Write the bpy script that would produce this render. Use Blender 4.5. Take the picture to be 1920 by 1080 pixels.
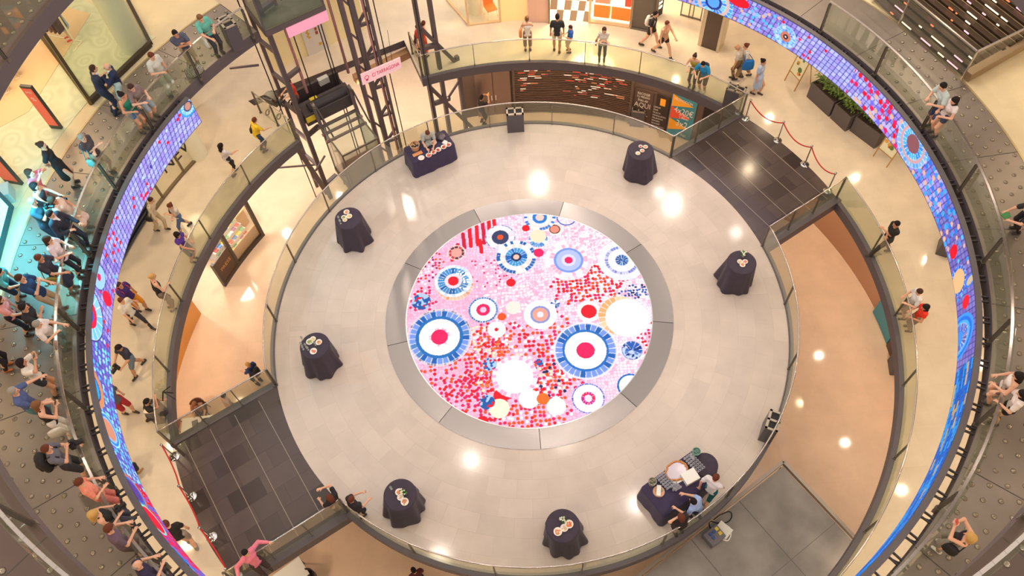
import bpy, bmesh, math, random
import numpy as np
from mathutils import Vector, Matrix
rnd = random.Random(7)
PI = math.pi
SC = bpy.context.scene
COL = SC.collection
rad = math.radians
for b in list(bpy.data.objects):
    bpy.data.objects.remove(b)

# ------------------------------------------------------------------ camera (solved from the concentric circles of the atrium)
F_PX = 1517.3308
TILT, ROLL, AX, AY, DIST = 0.5543, 0.08, 990.8519, 586.4309, 26.0
_d = np.array([math.sin(TILT)*math.sin(ROLL), math.sin(TILT)*math.cos(ROLL), math.cos(TILT)])
_a = np.array([(AX-960)/F_PX, (AY-540)/F_PX, 1.0]); _a /= np.linalg.norm(_a)
_C = _a*DIST
_up = -_d
_Y = np.array([0, 0, 1.0]); _Y = _Y-(_Y@_up)*_up; _Y /= np.linalg.norm(_Y)
_X = np.cross(_Y, _up)
_M = np.stack([_X, _Y, _up])
CAM = _M@(-_C)
def P(px, py, z=0.0):
    """point of the horizontal plane at height z seen at photo pixel (px,py)"""
    r = _M@np.array([(px-960)/F_PX, (py-540)/F_PX, 1.0])
    t = (z-CAM[2])/r[2]
    w = CAM+r*t
    return Vector((float(w[0]), float(w[1]), float(z)))
def PX(w):
    c = _M.T@np.array(w, float)+_C
    return 960+F_PX*c[0]/c[2], 540+F_PX*c[1]/c[2]
def PR(px, py, R):
    """far hit of the pixel's ray on the vertical cylinder of radius R: angle (deg), height"""
    r = _M@np.array([(px-960)/F_PX, (py-540)/F_PX, 1.0])
    A = r[0]**2+r[1]**2; B = CAM[0]*r[0]+CAM[1]*r[1]; c = CAM[0]**2+CAM[1]**2-R*R
    ds = math.sqrt(max(B*B-A*c, 0)); t = (-B+ds)/A
    w = CAM+r*t
    return math.degrees(math.atan2(w[1], w[0])), float(w[2])
def pol(R, a, z=0.0):
    return Vector((R*math.cos(rad(a)), R*math.sin(rad(a)), z))
cd = bpy.data.cameras.new('camera'); co = bpy.data.objects.new('camera', cd); COL.objects.link(co)
cd.sensor_width = 36.0; cd.lens = F_PX/1920*36.0; cd.clip_end = 300
co.matrix_world = Matrix(((_M[0, 0], -_M[0, 1], -_M[0, 2], CAM[0]), (_M[1, 0], -_M[1, 1], -_M[1, 2], CAM[1]),
                          (_M[2, 0], -_M[2, 1], -_M[2, 2], CAM[2]), (0, 0, 0, 1)))
SC.camera = co
SC.view_settings.view_transform = 'Standard'; SC.view_settings.look = 'None'
SC.view_settings.gamma = 1.0; SC.view_settings.use_curve_mapping = False
SC.view_settings.exposure = 0.0

# ------------------------------------------------------------------ colour and materials
def lin(c):
    """8 bit sRGB triple -> linear"""
    return tuple(((v/255)/12.92 if v/255 <= 0.04045 else ((v/255+0.055)/1.055)**2.4) for v in c)
_mats = {}
def mat(name, rgb, rough=0.5, metal=0.0, spec=0.5, emit=None, strength=0.0, alpha=None, trans=0.0, coat=0.0, sheen=0.0,
        noise=0.0, nscale=3.0):
    if name in _mats: return _mats[name]
    m = bpy.data.materials.new(name); m.use_nodes = True
    b = m.node_tree.nodes['Principled BSDF']
    c = lin(rgb)
    b.inputs['Base Color'].default_value = (*c, 1)
    b.inputs['Roughness'].default_value = rough
    b.inputs['Metallic'].default_value = metal
    b.inputs['Specular IOR Level'].default_value = spec
    b.inputs['Transmission Weight'].default_value = trans
    b.inputs['Coat Weight'].default_value = coat
    b.inputs['Sheen Weight'].default_value = sheen
    if emit is not None:
        b.inputs['Emission Color'].default_value = (*lin(emit), 1); b.inputs['Emission Strength'].default_value = strength
    if noise > 0:
        nt = m.node_tree; tc = nt.nodes.new('ShaderNodeTexCoord'); n = nt.nodes.new('ShaderNodeTexNoise')
        n.inputs['Scale'].default_value = nscale; n.inputs['Detail'].default_value = 6
        mr = nt.nodes.new('ShaderNodeMapRange'); mr.inputs['From Min'].default_value = 0.3; mr.inputs['From Max'].default_value = 0.7
        mr.inputs['To Min'].default_value = 1-noise; mr.inputs['To Max'].default_value = 1+noise
        hs = nt.nodes.new('ShaderNodeHueSaturation'); hs.inputs['Color'].default_value = (*c, 1)
        nt.links.new(tc.outputs['Object'], n.inputs['Vector']); nt.links.new(n.outputs['Fac'], mr.inputs['Value'])
        nt.links.new(mr.outputs['Result'], hs.inputs['Value']); nt.links.new(hs.outputs['Color'], b.inputs['Base Color'])
    if alpha is not None:
        b.inputs['Alpha'].default_value = alpha
    _mats[name] = m
    return m
def glass_mat(name, rgb, face=0.10, refl=0.12):
    """thin architectural glass: mostly clear, lightly tinted, with fresnel-like reflection"""
    if name in _mats: return _mats[name]
    m = bpy.data.materials.new(name); m.use_nodes = True
    nt = m.node_tree; nt.nodes.clear()
    out = nt.nodes.new('ShaderNodeOutputMaterial')
    tr = nt.nodes.new('ShaderNodeBsdfTransparent'); gl = nt.nodes.new('ShaderNodeBsdfGlossy'); df = nt.nodes.new('ShaderNodeBsdfDiffuse')
    gl.inputs['Roughness'].default_value = 0.03
    c = lin(rgb)
    tr.inputs['Color'].default_value = (*[0.55+0.45*v for v in c], 1)
    df.inputs['Color'].default_value = (*c, 1)
    m1 = nt.nodes.new('ShaderNodeMixShader'); m1.inputs[0].default_value = face
    m2 = nt.nodes.new('ShaderNodeMixShader')
    fr = nt.nodes.new('ShaderNodeLayerWeight'); fr.inputs['Blend'].default_value = 0.25
    mu = nt.nodes.new('ShaderNodeMath'); mu.operation = 'MULTIPLY'; mu.inputs[1].default_value = refl*3
    nt.links.new(fr.outputs['Fresnel'], mu.inputs[0]); nt.links.new(mu.outputs[0], m2.inputs[0])
    nt.links.new(tr.outputs[0], m1.inputs[1]); nt.links.new(df.outputs[0], m1.inputs[2])
    nt.links.new(m1.outputs[0], m2.inputs[1]); nt.links.new(gl.outputs[0], m2.inputs[2])
    nt.links.new(m2.outputs[0], out.inputs[0])
    _mats[name] = m
    return m
def vcol_mat(name, strength):
    """screen: the picture it shows is stored per vertex and given off as light"""
    m = bpy.data.materials.new(name); m.use_nodes = True
    nt = m.node_tree; b = nt.nodes['Principled BSDF']
    at = nt.nodes.new('ShaderNodeAttribute'); at.attribute_name = 'picture'
    b.inputs['Base Color'].default_value = (0.01, 0.01, 0.012, 1); b.inputs['Roughness'].default_value = 0.6; b.inputs['Specular IOR Level'].default_value = 0.12
    nt.links.new(at.outputs['Color'], b.inputs['Emission Color']); b.inputs['Emission Strength'].default_value = strength
    return m

# ------------------------------------------------------------------ mesh builder
class MB:
    def __init__(s): s.v = []; s.f = []; s.m = []
    def add(s, vs, fs, mi=0):
        o = len(s.v); s.v.extend([tuple(map(float, p)) for p in vs])
        for f in fs: s.f.append(tuple(i+o for i in f)); s.m.append(mi)
    def box(s, c, size, rz=0.0, mi=0, rot=None):
        hx, hy, hz = size[0]/2, size[1]/2, size[2]/2
        R = rot if rot is not None else Matrix.Rotation(rz, 3, 'Z')
        c = Vector(c)
        vs = [c+R@Vector((x*hx, y*hy, z*hz)) for x in (-1, 1) for y in (-1, 1) for z in (-1, 1)]
        s.add(vs, [(0, 1, 3, 2), (4, 6, 7, 5), (0, 4, 5, 1), (2, 3, 7, 6), (0, 2, 6, 4), (1, 5, 7, 3)], mi)
        return s
    def bar(s, p0, p1, w, h=None, mi=0, upv=(0, 0, 1)):
        """rectangular bar between two points"""
        h = h or w
        p0 = Vector(p0); p1 = Vector(p1); d = (p1-p0); L = d.length
        if L < 1e-6: return s
        d.normalize(); u = Vector(upv)
        if abs(d.dot(u)) > 0.99: u = Vector((1, 0, 0)) if abs(d.x) < 0.9 else Vector((0, 1, 0))
        sd = d.cross(u).normalized(); uu = sd.cross(d)
        vs = [p+sd*a*w/2+uu*b*h/2 for p in (p0, p1) for a, b in ((-1, -1), (1, -1), (1, 1), (-1, 1))]
        s.add(vs, [(0, 3, 2, 1), (4, 5, 6, 7), (0, 1, 5, 4), (1, 2, 6, 5), (2, 3, 7, 6), (3, 0, 4, 7)], mi)
        return s
    def tube(s, path, r, n=8, mi=0, cap=True, closed=False):
        path = [Vector(p) for p in path]; k = len(path)
        rr = r if hasattr(r, '__len__') else [r]*k
        vs = []; ref = None
        for i, p in enumerate(path):
            if closed: d = path[(i+1) % k]-path[i-1]
            else: d = path[min(i+1, k-1)]-path[max(i-1, 0)]
            if d.length < 1e-9: d = Vector((0, 0, 1))
            d.normalize()
            if ref is None:
                ref = Vector((0, 0, 1)) if abs(d.z) < 0.9 else Vector((1, 0, 0))
            sd = d.cross(ref)
            if sd.length < 1e-4: sd = d.cross(Vector((0.3, 1, 0.2)))
            sd.normalize(); uu = sd.cross(d); ref = uu
            for j in range(n):
                t = 2*PI*j/n
                vs.append(p+sd*math.cos(t)*rr[i]+uu*math.sin(t)*rr[i])
        fs = []
        for i in range(k if closed else k-1):
            a = i*n; b = ((i+1) % k)*n
            for j in range(n): fs.append((a+j, a+(j+1) % n, b+(j+1) % n, b+j))
        if cap and not closed:
            fs.append(tuple(range(n-1, -1, -1))); fs.append(tuple(range((k-1)*n, k*n)))
        s.add(vs, fs, mi); return s
    def lathe(s, prof, c=(0, 0, 0), n=24, mi=0, wob=None):
        """profile [(r,z)...] turned about the vertical through c"""
        c = Vector(c); vs = []
        for (r, z) in prof:
            for j in range(n):
                t = 2*PI*j/n; q = r
                if wob: q = wob(r, z, t)
                vs.append(c+Vector((q*math.cos(t), q*math.sin(t), z)))
        fs = []; k = len(prof)
        for i in range(k-1):
            for j in range(n): fs.append((i*n+j, i*n+(j+1) % n, (i+1)*n+(j+1) % n, (i+1)*n+j))
        if prof[0][0] > 1e-5: fs.append(tuple(range(n-1, -1, -1)))
        if prof[-1][0] > 1e-5: fs.append(tuple(range((k-1)*n, k*n)))
        s.add(vs, fs, mi); return s
    def prism(s, poly, z0, z1, mi=0):
        n = len(poly); vs = [(p[0], p[1], z0) for p in poly]+[(p[0], p[1], z1) for p in poly]
        fs = [tuple(range(n-1, -1, -1)), tuple(range(n, 2*n))]+[(i, (i+1) % n, n+(i+1) % n, n+i) for i in range(n)]
        s.add(vs, fs, mi); return s
    def arc(s, R0, R1, z0, z1, a0, a1, step=1.5, mi=0, caps=True):
        """solid sector between radii and heights"""
        n = max(2, int(abs(a1-a0)/step)+1); full = abs(abs(a1-a0)-360) < 1e-6
        vs = []
        for i in range(n+(0 if full else 1)):
            a = rad(a0+(a1-a0)*i/n); c, q = math.cos(a), math.sin(a)
            vs += [(R0*c, R0*q, z0), (R1*c, R1*q, z0), (R1*c, R1*q, z1), (R0*c, R0*q, z1)]
        fs = []; N = n if full else n+1
        for i in range(n):
            a = i*4; b = ((i+1) % N)*4
            for j in range(4): fs.append((a+j, a+(j+1) % 4, b+(j+1) % 4, b+j))
        if not full and caps:
            fs.append((0, 3, 2, 1)); e = n*4; fs.append((e, e+1, e+2, e+3))
        s.add(vs, fs, mi); return s
    def ball(s, c, r, nu=10, nv=7, mi=0, sc=(1, 1, 1)):
        c = Vector(c); vs = [c+Vector((0, 0, r*sc[2]))]
        for i in range(1, nv):
            t = PI*i/nv
            for j in range(nu):
                q = 2*PI*j/nu
                vs.append(c+Vector((r*sc[0]*math.sin(t)*math.cos(q), r*sc[1]*math.sin(t)*math.sin(q), r*sc[2]*math.cos(t))))
        vs.append(c-Vector((0, 0, r*sc[2])))
        fs = [(0, 1+j, 1+(j+1) % nu) for j in range(nu)]
        for i in range(nv-2):
            a = 1+i*nu
            for j in range(nu): fs.append((a+j, a+nu+j, a+nu+(j+1) % nu, a+(j+1) % nu))
        e = len(vs)-1; a = 1+(nv-2)*nu
        fs += [(a+j, e, a+(j+1) % nu) for j in range(nu)]
        s.add(vs, fs, mi); return s
    def build(s, name, mats, parent=None, smooth=False, bevel=0.0):
        return mesh_obj(name, s.v, s.f, mats, parent, smooth, s.m, bevel)
def mesh_obj(name, vs, fs, mats, parent=None, smooth=False, mi=None, bevel=0.0):
    me = bpy.data.meshes.new(name)
    me.from_pydata(vs, [], fs)
    mats = mats if isinstance(mats, (list, tuple)) else [mats]
    for m in mats: me.materials.append(m)
    if mi is not None and len(mats) > 1: me.polygons.foreach_set('material_index', mi)
    me.update()
    if smooth is True: me.polygons.foreach_set('use_smooth', [True]*len(me.polygons))
    o = bpy.data.objects.new(name, me); COL.objects.link(o)
    if parent is not None: o.parent = parent
    if smooth == 'auto':
        me.polygons.foreach_set('use_smooth', [True]*len(me.polygons))
        me.set_sharp_from_angle(angle=rad(35))
    if bevel > 0:
        md = o.modifiers.new('bevel', 'BEVEL'); md.width = bevel; md.segments = 2; md.limit_method = 'ANGLE'
    return o
def np_mesh(name, V, Q, mat_, parent=None, smooth=True):
    """fast quad mesh from numpy arrays"""
    me = bpy.data.meshes.new(name)
    me.vertices.add(len(V)); me.vertices.foreach_set('co', np.ascontiguousarray(V, np.float32).ravel())
    n = len(Q); me.loops.add(n*4); me.polygons.add(n)
    me.loops.foreach_set('vertex_index', np.ascontiguousarray(Q, np.int32).ravel())
    me.polygons.foreach_set('loop_start', np.arange(0, n*4, 4, dtype=np.int32))
    if smooth: me.polygons.foreach_set('use_smooth', np.ones(n, bool))
    me.update(calc_edges=True)
    me.materials.append(mat_)
    o = bpy.data.objects.new(name, me); COL.objects.link(o)
    if parent is not None: o.parent = parent
    return o
def thing(name, label, cat, loc=(0, 0, 0), rz=0.0, group=None):
    o = bpy.data.objects.new(name, None); COL.objects.link(o); o.empty_display_size = 0.2
    o.location = loc; o.rotation_euler = (0, 0, rz)
    return tag(o, label, cat, group)
def tag(o, label, cat, group=None):
    o['label'] = label; o['category'] = cat
    if group: o['group'] = group
    return o
def struct(o): o['kind'] = 'structure'; return o
def copy_tree(o, parent=None):
    c = o.copy(); COL.objects.link(c); c.parent = parent
    for ch in list(o.children): copy_tree(ch, c)
    return c
def text(name, body, size, m, parent, mw, depth=0.004, align='CENTER'):
    """raised lettering as a mesh; mw maps the text plane into the parent"""
    cu = bpy.data.curves.new(name, 'FONT'); cu.body = body; cu.size = size; cu.extrude = depth
    cu.align_x = align; cu.align_y = 'CENTER'; cu.resolution_u = 3
    tmp = bpy.data.objects.new(name, cu); COL.objects.link(tmp)
    bpy.context.view_layer.update()
    me = bpy.data.meshes.new_from_object(tmp.evaluated_get(bpy.context.evaluated_depsgraph_get()))
    bpy.data.objects.remove(tmp)
    me.materials.clear(); me.materials.append(m)
    o = bpy.data.objects.new(name, me); COL.objects.link(o); o.parent = parent
    o.matrix_local = mw
    return o
# ------------------------------------------------------------------ shared materials
M_dark = mat('dark_steel', (78, 70, 74), 0.45, 0.3)
M_fascia = mat('fascia_grey', (98, 90, 96), 0.5, 0.1)
M_truss = mat('truss_paint', (98, 86, 90), 0.5, 0.1)
M_rail = mat('rail_steel', (205, 195, 188), 0.25, 0.9)
M_post = mat('post_steel', (128, 120, 112), 0.4, 0.7)
M_chrome = mat('chrome', (225, 225, 225), 0.12, 1.0)
M_glass = glass_mat('balustrade_glass', (232, 238, 216), 0.045, 0.10)
M_clear = glass_mat('clear_glass', (244, 248, 238), 0.02, 0.08)
M_smoke = glass_mat('cab_glass', (205, 220, 212), 0.05, 0.2)
M_black = mat('black_plastic', (26, 24, 26), 0.5)
M_white = mat('white_plain', (238, 236, 230), 0.5)
M_cream = mat('cream_wall', (236, 218, 178), 0.6)
M_bin = mat('bin_grey', (84, 78, 84), 0.45)
M_wood = mat('frame_wood', (176, 134, 72), 0.5)
M_cloth = mat('table_cloth', (58, 46, 62), 0.75, sheen=0.1, noise=0.12, nscale=6)
M_cloth2 = mat('buffet_cloth', (56, 44, 78), 0.75, sheen=0.1, noise=0.12, nscale=5)

def stone_mat(name, base, tile, rough, var=0.10, grout=0.86, uv=False, spec=0.5, squash=1.0):
    """polished stone laid in slabs: brick pattern for joints and slab-to-slab tone, noise for veining"""
    m = bpy.data.materials.new(name); m.use_nodes = True
    nt = m.node_tree; b = nt.nodes['Principled BSDF']; N = nt.nodes.new; L = nt.links.new
    tc = N('ShaderNodeTexCoord'); br = N('ShaderNodeTexBrick')
    c = lin(base)
    br.inputs['Color1'].default_value = (*[v*(1-var) for v in c], 1); br.inputs['Color2'].default_value = (*[min(1, v*(1+var)) for v in c], 1)
    br.inputs['Mortar'].default_value = (*[v*grout for v in c], 1)
    br.inputs['Scale'].default_value = 1.0; br.inputs['Mortar Size'].default_value = 0.006
    br.inputs['Mortar Smooth'].default_value = 0.2; br.inputs['Bias'].default_value = 0.0
    br.inputs['Brick Width'].default_value = tile[0]; br.inputs['Row Height'].default_value = tile[1]
    br.offset = 0.5; br.squash = squash
    src = tc.outputs['UV'] if uv else tc.outputs['Object']
    L(src, br.inputs['Vector'])
    n1 = N('ShaderNodeTexNoise'); n1.inputs['Scale'].default_value = 1.3; n1.inputs['Detail'].default_value = 8; n1.inputs['Roughness'].default_value = 0.6
    L(tc.outputs['Object'], n1.inputs['Vector'])
    mr = N('ShaderNodeMapRange'); mr.inputs['From Min'].default_value = 0.3; mr.inputs['From Max'].default_value = 0.7
    mr.inputs['To Min'].default_value = 0.93; mr.inputs['To Max'].default_value = 1.06
    L(n1.outputs['Fac'], mr.inputs['Value'])
    hs = N('ShaderNodeHueSaturation'); L(br.outputs['Color'], hs.inputs['Color']); L(mr.outputs['Result'], hs.inputs['Value'])
    L(hs.outputs['Color'], b.inputs['Base Color'])
    b.inputs['Roughness'].default_value = rough; b.inputs['Specular IOR Level'].default_value = spec
    _mats[name] = m
    return m
M_disc = stone_mat('disc_stone', (208, 192, 181), (0.95, 0.55), 0.11, 0.05, 0.90, uv=True)
M_ring = stone_mat('ring_stone', (218, 203, 184), (1.2, 1.2), 0.09, 0.025, 0.95)
M_low = stone_mat('lower_stone', (226, 198, 172), (2.4, 2.4), 0.08, 0.02, 0.95)
M_slate = stone_mat('bridge_slate', (82, 70, 68), (1.0, 0.62), 0.20, 0.42, 0.62)
M_up = stone_mat('upper_stone', (214, 196, 160), (1.4, 1.4), 0.18, 0.02, 0.95)
M_plate = mat('deck_plate', (136, 125, 116), 0.42, 0.55, noise=0.10, nscale=1.2)
M_seam = mat('deck_seam', (70, 62, 56), 0.6)
M_plate3 = mat('top_deck_plate', (96, 78, 70), 0.45, 0.4, noise=0.1, nscale=1.2)
M_stud = mat('deck_stud', (150, 138, 122), 0.25, 0.7)
# ------------------------------------------------------------------ setting: levels and floors
ZL, Z1, Z2, Z3 = -4.8, 0.0, 4.75, 9.6
RD, R1, R2, R3 = 8.15, 11.5, 11.9, 12.2
BH = 2.33                      # half width of the two bridges
BA = (30.0, 210.0)             # their directions
def landing(a):                # straight landing edge in front of the lifts
    return 13.71/(math.cos(rad(a))*-0.41+math.sin(rad(a))*0.912)

def slab(name, Rin, Rout, z0, z1, a0, a1, mats, step=1.0, kind=True):
    """floor sector whose inner radius may vary; slot 0 top, slot 1 sides and soffit"""
    n = max(2, int(round((a1-a0)/step))); full = abs(a1-a0-360) < 1e-6
    vs = []; fs = []; mi = []
    N = n if full else n+1
    for i in range(N):
        a = a0+(a1-a0)*i/n; r0 = Rin(a) if callable(Rin) else Rin
        c, q = math.cos(rad(a)), math.sin(rad(a))
        vs += [(r0*c, r0*q, z0), (Rout*c, Rout*q, z0), (Rout*c, Rout*q, z1), (r0*c, r0*q, z1)]
    for i in range(n):
        a = i*4; b = ((i+1) % N)*4
        for j in range(4):
            fs.append((a+j, a+(j+1) % 4, b+(j+1) % 4, b+j)); mi.append(0 if j == 2 else 1)
    if not full:
        e = n*4; fs += [(0, 3, 2, 1), (e, e+1, e+2, e+3)]; mi += [1, 1]
    o = mesh_obj(name, vs, fs, mats, None, False, mi)
    return struct(o)

# lowest floor
mb = MB(); mb.arc(0.01, 27, ZL-0.3, ZL, 0, 360, 3)
struct(mb.build('floor', M_low))
# first level ring with the notch for the lifts
slab('floor', R1, 26, Z1-0.33, Z1, 134, 360+107, [M_ring, M_fascia])
slab('floor', landing, 26, Z1-0.33, Z1, 107, 134, [M_ring, M_fascia])
# round stage in the middle: polar stone courses around a steel ring
def polar_floor(name, r0, r1, z0, z1, nr, na, mats):
    vs = []; uv = []; fs = []; mi = []
    for j in range(nr+1):
        r = r0+(r1-r0)*j/nr
        for i in range(na+1):
            a = 2*PI*i/na-PI
            vs.append((r*math.cos(a), r*math.sin(a), z1)); uv.append((a*6.4, r))
    for j in range(nr):
        for i in range(na):
            k = j*(na+1)+i; fs.append((k, k+na+1, k+na+2, k+1)); mi.append(0)
    o = len(vs)
    for i in range(na+1):
        a = 2*PI*i/na-PI
        vs += [(r1*math.cos(a), r1*math.sin(a), z1), (r1*math.cos(a), r1*math.sin(a), z0), (0.0, 0.0, z0)]; uv += [(0, 0)]*3
    for i in range(na):
        k = o+i*3; fs.append((k+1, k+4, k+3, k)); mi.append(1); fs.append((k+1, k+2, k+4)); mi.append(1)
    ob = mesh_obj(name, vs, fs, mats, None, False, mi)
    ul = ob.data.uv_layers.new(name='UVMap')
    li = np.zeros(len(ob.data.loops), np.int32); ob.data.loops.foreach_get('vertex_index', li)
    ul.data.foreach_set('uv', np.array(uv, np.float32)[li].ravel())
    return struct(ob)
polar_floor('floor', 4.6, RD, Z1-0.33, Z1, 1, 180, [M_disc, M_fascia])
# brushed steel ring, nine plates, each brushed along its own chord
def steel_ring():
    m = bpy.data.materials.new('brushed_steel'); m.use_nodes = True
    nt = m.node_tree; b = nt.nodes['Principled BSDF']
    b.inputs['Base Color'].default_value = (*lin((156, 149, 147)), 1); b.inputs['Metallic'].default_value = 1.0
    b.inputs['Roughness'].default_value = 0.24; b.inputs['Anisotropic'].default_value = 0.8
    tg = nt.nodes.new('ShaderNodeTangent'); tg.direction_type = 'UV_MAP'; tg.uv_map = 'UVMap'
    nt.links.new(tg.outputs[0], b.inputs['Tangent'])
    vs = []; fs = []; uv = []
    n = 9; sub = 12
    for k in range(n):
        a0 = 360/n*k+0.12-90; a1 = 360/n*(k+1)-0.12-90; am = rad((a0+a1)/2)
        for i in range(sub+1):
            a = rad(a0+(a1-a0)*i/sub)
            for r in (3.95, 4.605):
                x, y = r*math.cos(a), r*math.sin(a); vs.append((x, y, 0.012))
                uv.append((x*-math.sin(am)+y*math.cos(am), x*math.cos(am)+y*math.sin(am)))
        o = k*(sub+1)*2
        for i in range(sub): fs.append((o+2*i, o+2*i+1, o+2*i+3, o+2*i+2))
    ob = mesh_obj('trim_1', vs, fs, m)
    ul = ob.data.uv_layers.new(name='UVMap'); li = np.zeros(len(ob.data.loops), np.int32)
    ob.data.loops.foreach_get('vertex_index', li); ul.data.foreach_set('uv', np.array(uv, np.float32)[li].ravel())
    struct(ob)
steel_ring()
# dark base under the round screen
mb = MB(); mb.arc(0.01, 4.61, -0.33, -0.03, 0, 360, 3); struct(mb.build('floor', M_fascia))
# two slate bridges with pale joint lines
for ba in BA:
    u = Vector((1, 0, 0)); v = Vector((0, 1, 0))
    pts = []
    k = 14
    inner = [(math.sqrt(RD**2-w*w), w) for w in [-BH+2*BH*i/k for i in range(k+1)]]
    outer = [(math.sqrt(R1**2-w*w), w) for w in [BH-2*BH*i/k for i in range(k+1)]]
    poly = [u*a+v*b for a, b in inner+outer]
    mb = MB()
    # top cut in strips so every face stays flat and simple
    for i in range(k):
        a0 = u*inner[i][0]+v*inner[i][1]; a1 = u*inner[i+1][0]+v*inner[i+1][1]
        b0 = u*outer[k-i][0]+v*outer[k-i][1]; b1 = u*outer[k-i-1][0]+v*outer[k-i-1][1]
        mb.prism([a0, b0, b1, a1], Z1-0.32, Z1-0.002, 0)
    for w in (-1.86, -0.62, 0.62, 1.86):
        pass
    o = mb.build('floor', [M_slate, M_fascia]); o.rotation_euler.z = rad(ba)
    struct(o)
    u = Vector((math.cos(rad(ba)), math.sin(rad(ba)), 0)); v = Vector((-u.y, u.x, 0))
    mb = MB()
    # pale inlay lines run across the bridge, parallel to the stage tangent
    for q in ((8.55, 9.35, 10.15, 10.95) if ba < 90 else (8.5, 9.3, 10.1, 10.9)):
        mb.box(u*q+Vector((0, 0, 0.0015)), (0.018, 2*min(BH-0.12, math.sqrt(max(R1**2-q*q, 0.01))-0.05), 0.004), rad(ba))
    struct(mb.build('trim_2', mat('inlay', (150, 138, 128), 0.4)))
    # grey kerbs the balustrades stand on
    mb = MB()
    for s_ in (-1, 1):
        p0 = u*(math.sqrt(RD**2-BH*BH)-0.02)+v*BH*s_; p1 = u*(math.sqrt(R1**2-BH*BH)+0.02)+v*BH*s_
        mb.bar(p0+v*0.11*s_+Vector((0, 0, -0.2)), p1+v*0.11*s_+Vector((0, 0, -0.15)), 0.24, 0.4)
    struct(mb.build('trim_3', M_fascia))
# thin kerb lips round the stage and the first level opening
h = math.degrees(math.asin(BH/RD)); h1 = math.degrees(math.asin(BH/R1))
mb = MB()
for a0, a1 in ((30+h, 210-h), (210+h, 390-h)): mb.arc(RD-0.01, RD+0.13, -0.36, 0.03, a0, a1)
for a0, a1 in ((30+h1, 107), (134, 210-h1), (210+h1, 390-h1)): mb.arc(R1-0.14, R1+0.01, -0.36, 0.03, a0, a1)
struct(mb.build('trim_4', M_fascia))

# ------------------------------------------------------------------ upper decks of steel plate with round studs
def deck(z, Rin, Rout, a0, a1, da, smooth_ranges, rows, mp=None):
    slab('floor', Rin, Rout, z-0.42, z, a0, a1, [mp or M_plate, M_fascia], 1.0)
    mb = MB(); sm = MB()
    n = int(round((a1-a0)/da))
    for k in range(n+1):
        a = a0+(a1-a0)*k/n
        p0, p1 = pol(Rin+0.02, a, z+0.001), pol(Rout-0.01, a, z+0.001); sm.bar(p0, p1, 0.022, 0.004)
        if k == n: break
        am = a+(a1-a0)/n/2
        if any(s0 <= am <= s1 for s0, s1 in smooth_ranges): continue
        for i in range(6):
            for j in range(rows):
                r = Rin+0.3+j*(Rout-Rin-0.45)/(rows-1)
                aa = a+(a1-a0)/n*((i+0.5+(0.25 if j % 2 else -0.25))/6)
                c = pol(r, aa, z)
                mb.lathe([(0.062, 0.0), (0.058, 0.012), (0.045, 0.026), (0.025, 0.034), (0.0001, 0.036)], c, 10)
    struct(sm.build('trim_5', M_seam)); struct(mb.build('trim_6', M_stud, smooth=True))
deck(Z2, R2, 13.95, 133, 360+60, 11.2, [(360+22, 360+62)], 6)
deck(Z3, R3, 16.5, 140, 360+20, 11.0, [], 9, M_plate3)
# pale stone floor behind the deck, and its bright edge strip
slab('floor', 13.97, 26, Z2-0.42, Z2, 133, 360+60, [M_up, M_fascia], 1.0)
mb = MB(); mb.arc(13.93, 13.99, Z2-0.01, Z2+0.012, 133, 360+60); struct(mb.build('trim_7', mat('edge_strip', (190, 170, 130), 0.3, 0.6)))

# ------------------------------------------------------------------ walls round the lowest level
RW = 13.42
M_taupe = mat('shop_wall_brown', (104, 84, 74), 0.5, noise=0.05)
M_shut = mat('shutter_slat', (120, 98, 86), 0.35, 0.6)
def wallarc(name, a0, a1, z0, z1, m, R=RW, th=0.12):
    mb = MB(); mb.arc(R, R+th, z0, z1, a0, a1, 1.0); return struct(mb.build(name, m))
wallarc('wall_north', 47, 98.4, ZL, Z1-0.35, M_taupe)
wallarc('wall_west', 163, 200, ZL, Z1-0.35, mat('orange_wall', (226, 160, 84), 0.6))
wallarc('wall_east', -16, 46, ZL, Z1-0.35, mat('warm_wall', (196, 150, 118), 0.6))
wallarc('wall_south', 200, 344, ZL, Z1-0.35, M_cream, 20.0)
wallarc('wall_back', 98.4, 163, ZL, Z1-0.35, mat('white_wall', (232, 230, 220), 0.6), 21.0)
wallarc('wall_outer', 0, 360, Z1, Z2-0.43, M_cream, 21.5)
wallarc('wall_outer', 133, 420, Z2, Z3-0.43, M_cream, 22.5)
wallarc('wall_outer', 0, 360, Z3, 16, mat('drum_wall', (150, 140, 130), 0.7), 24.5)
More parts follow.
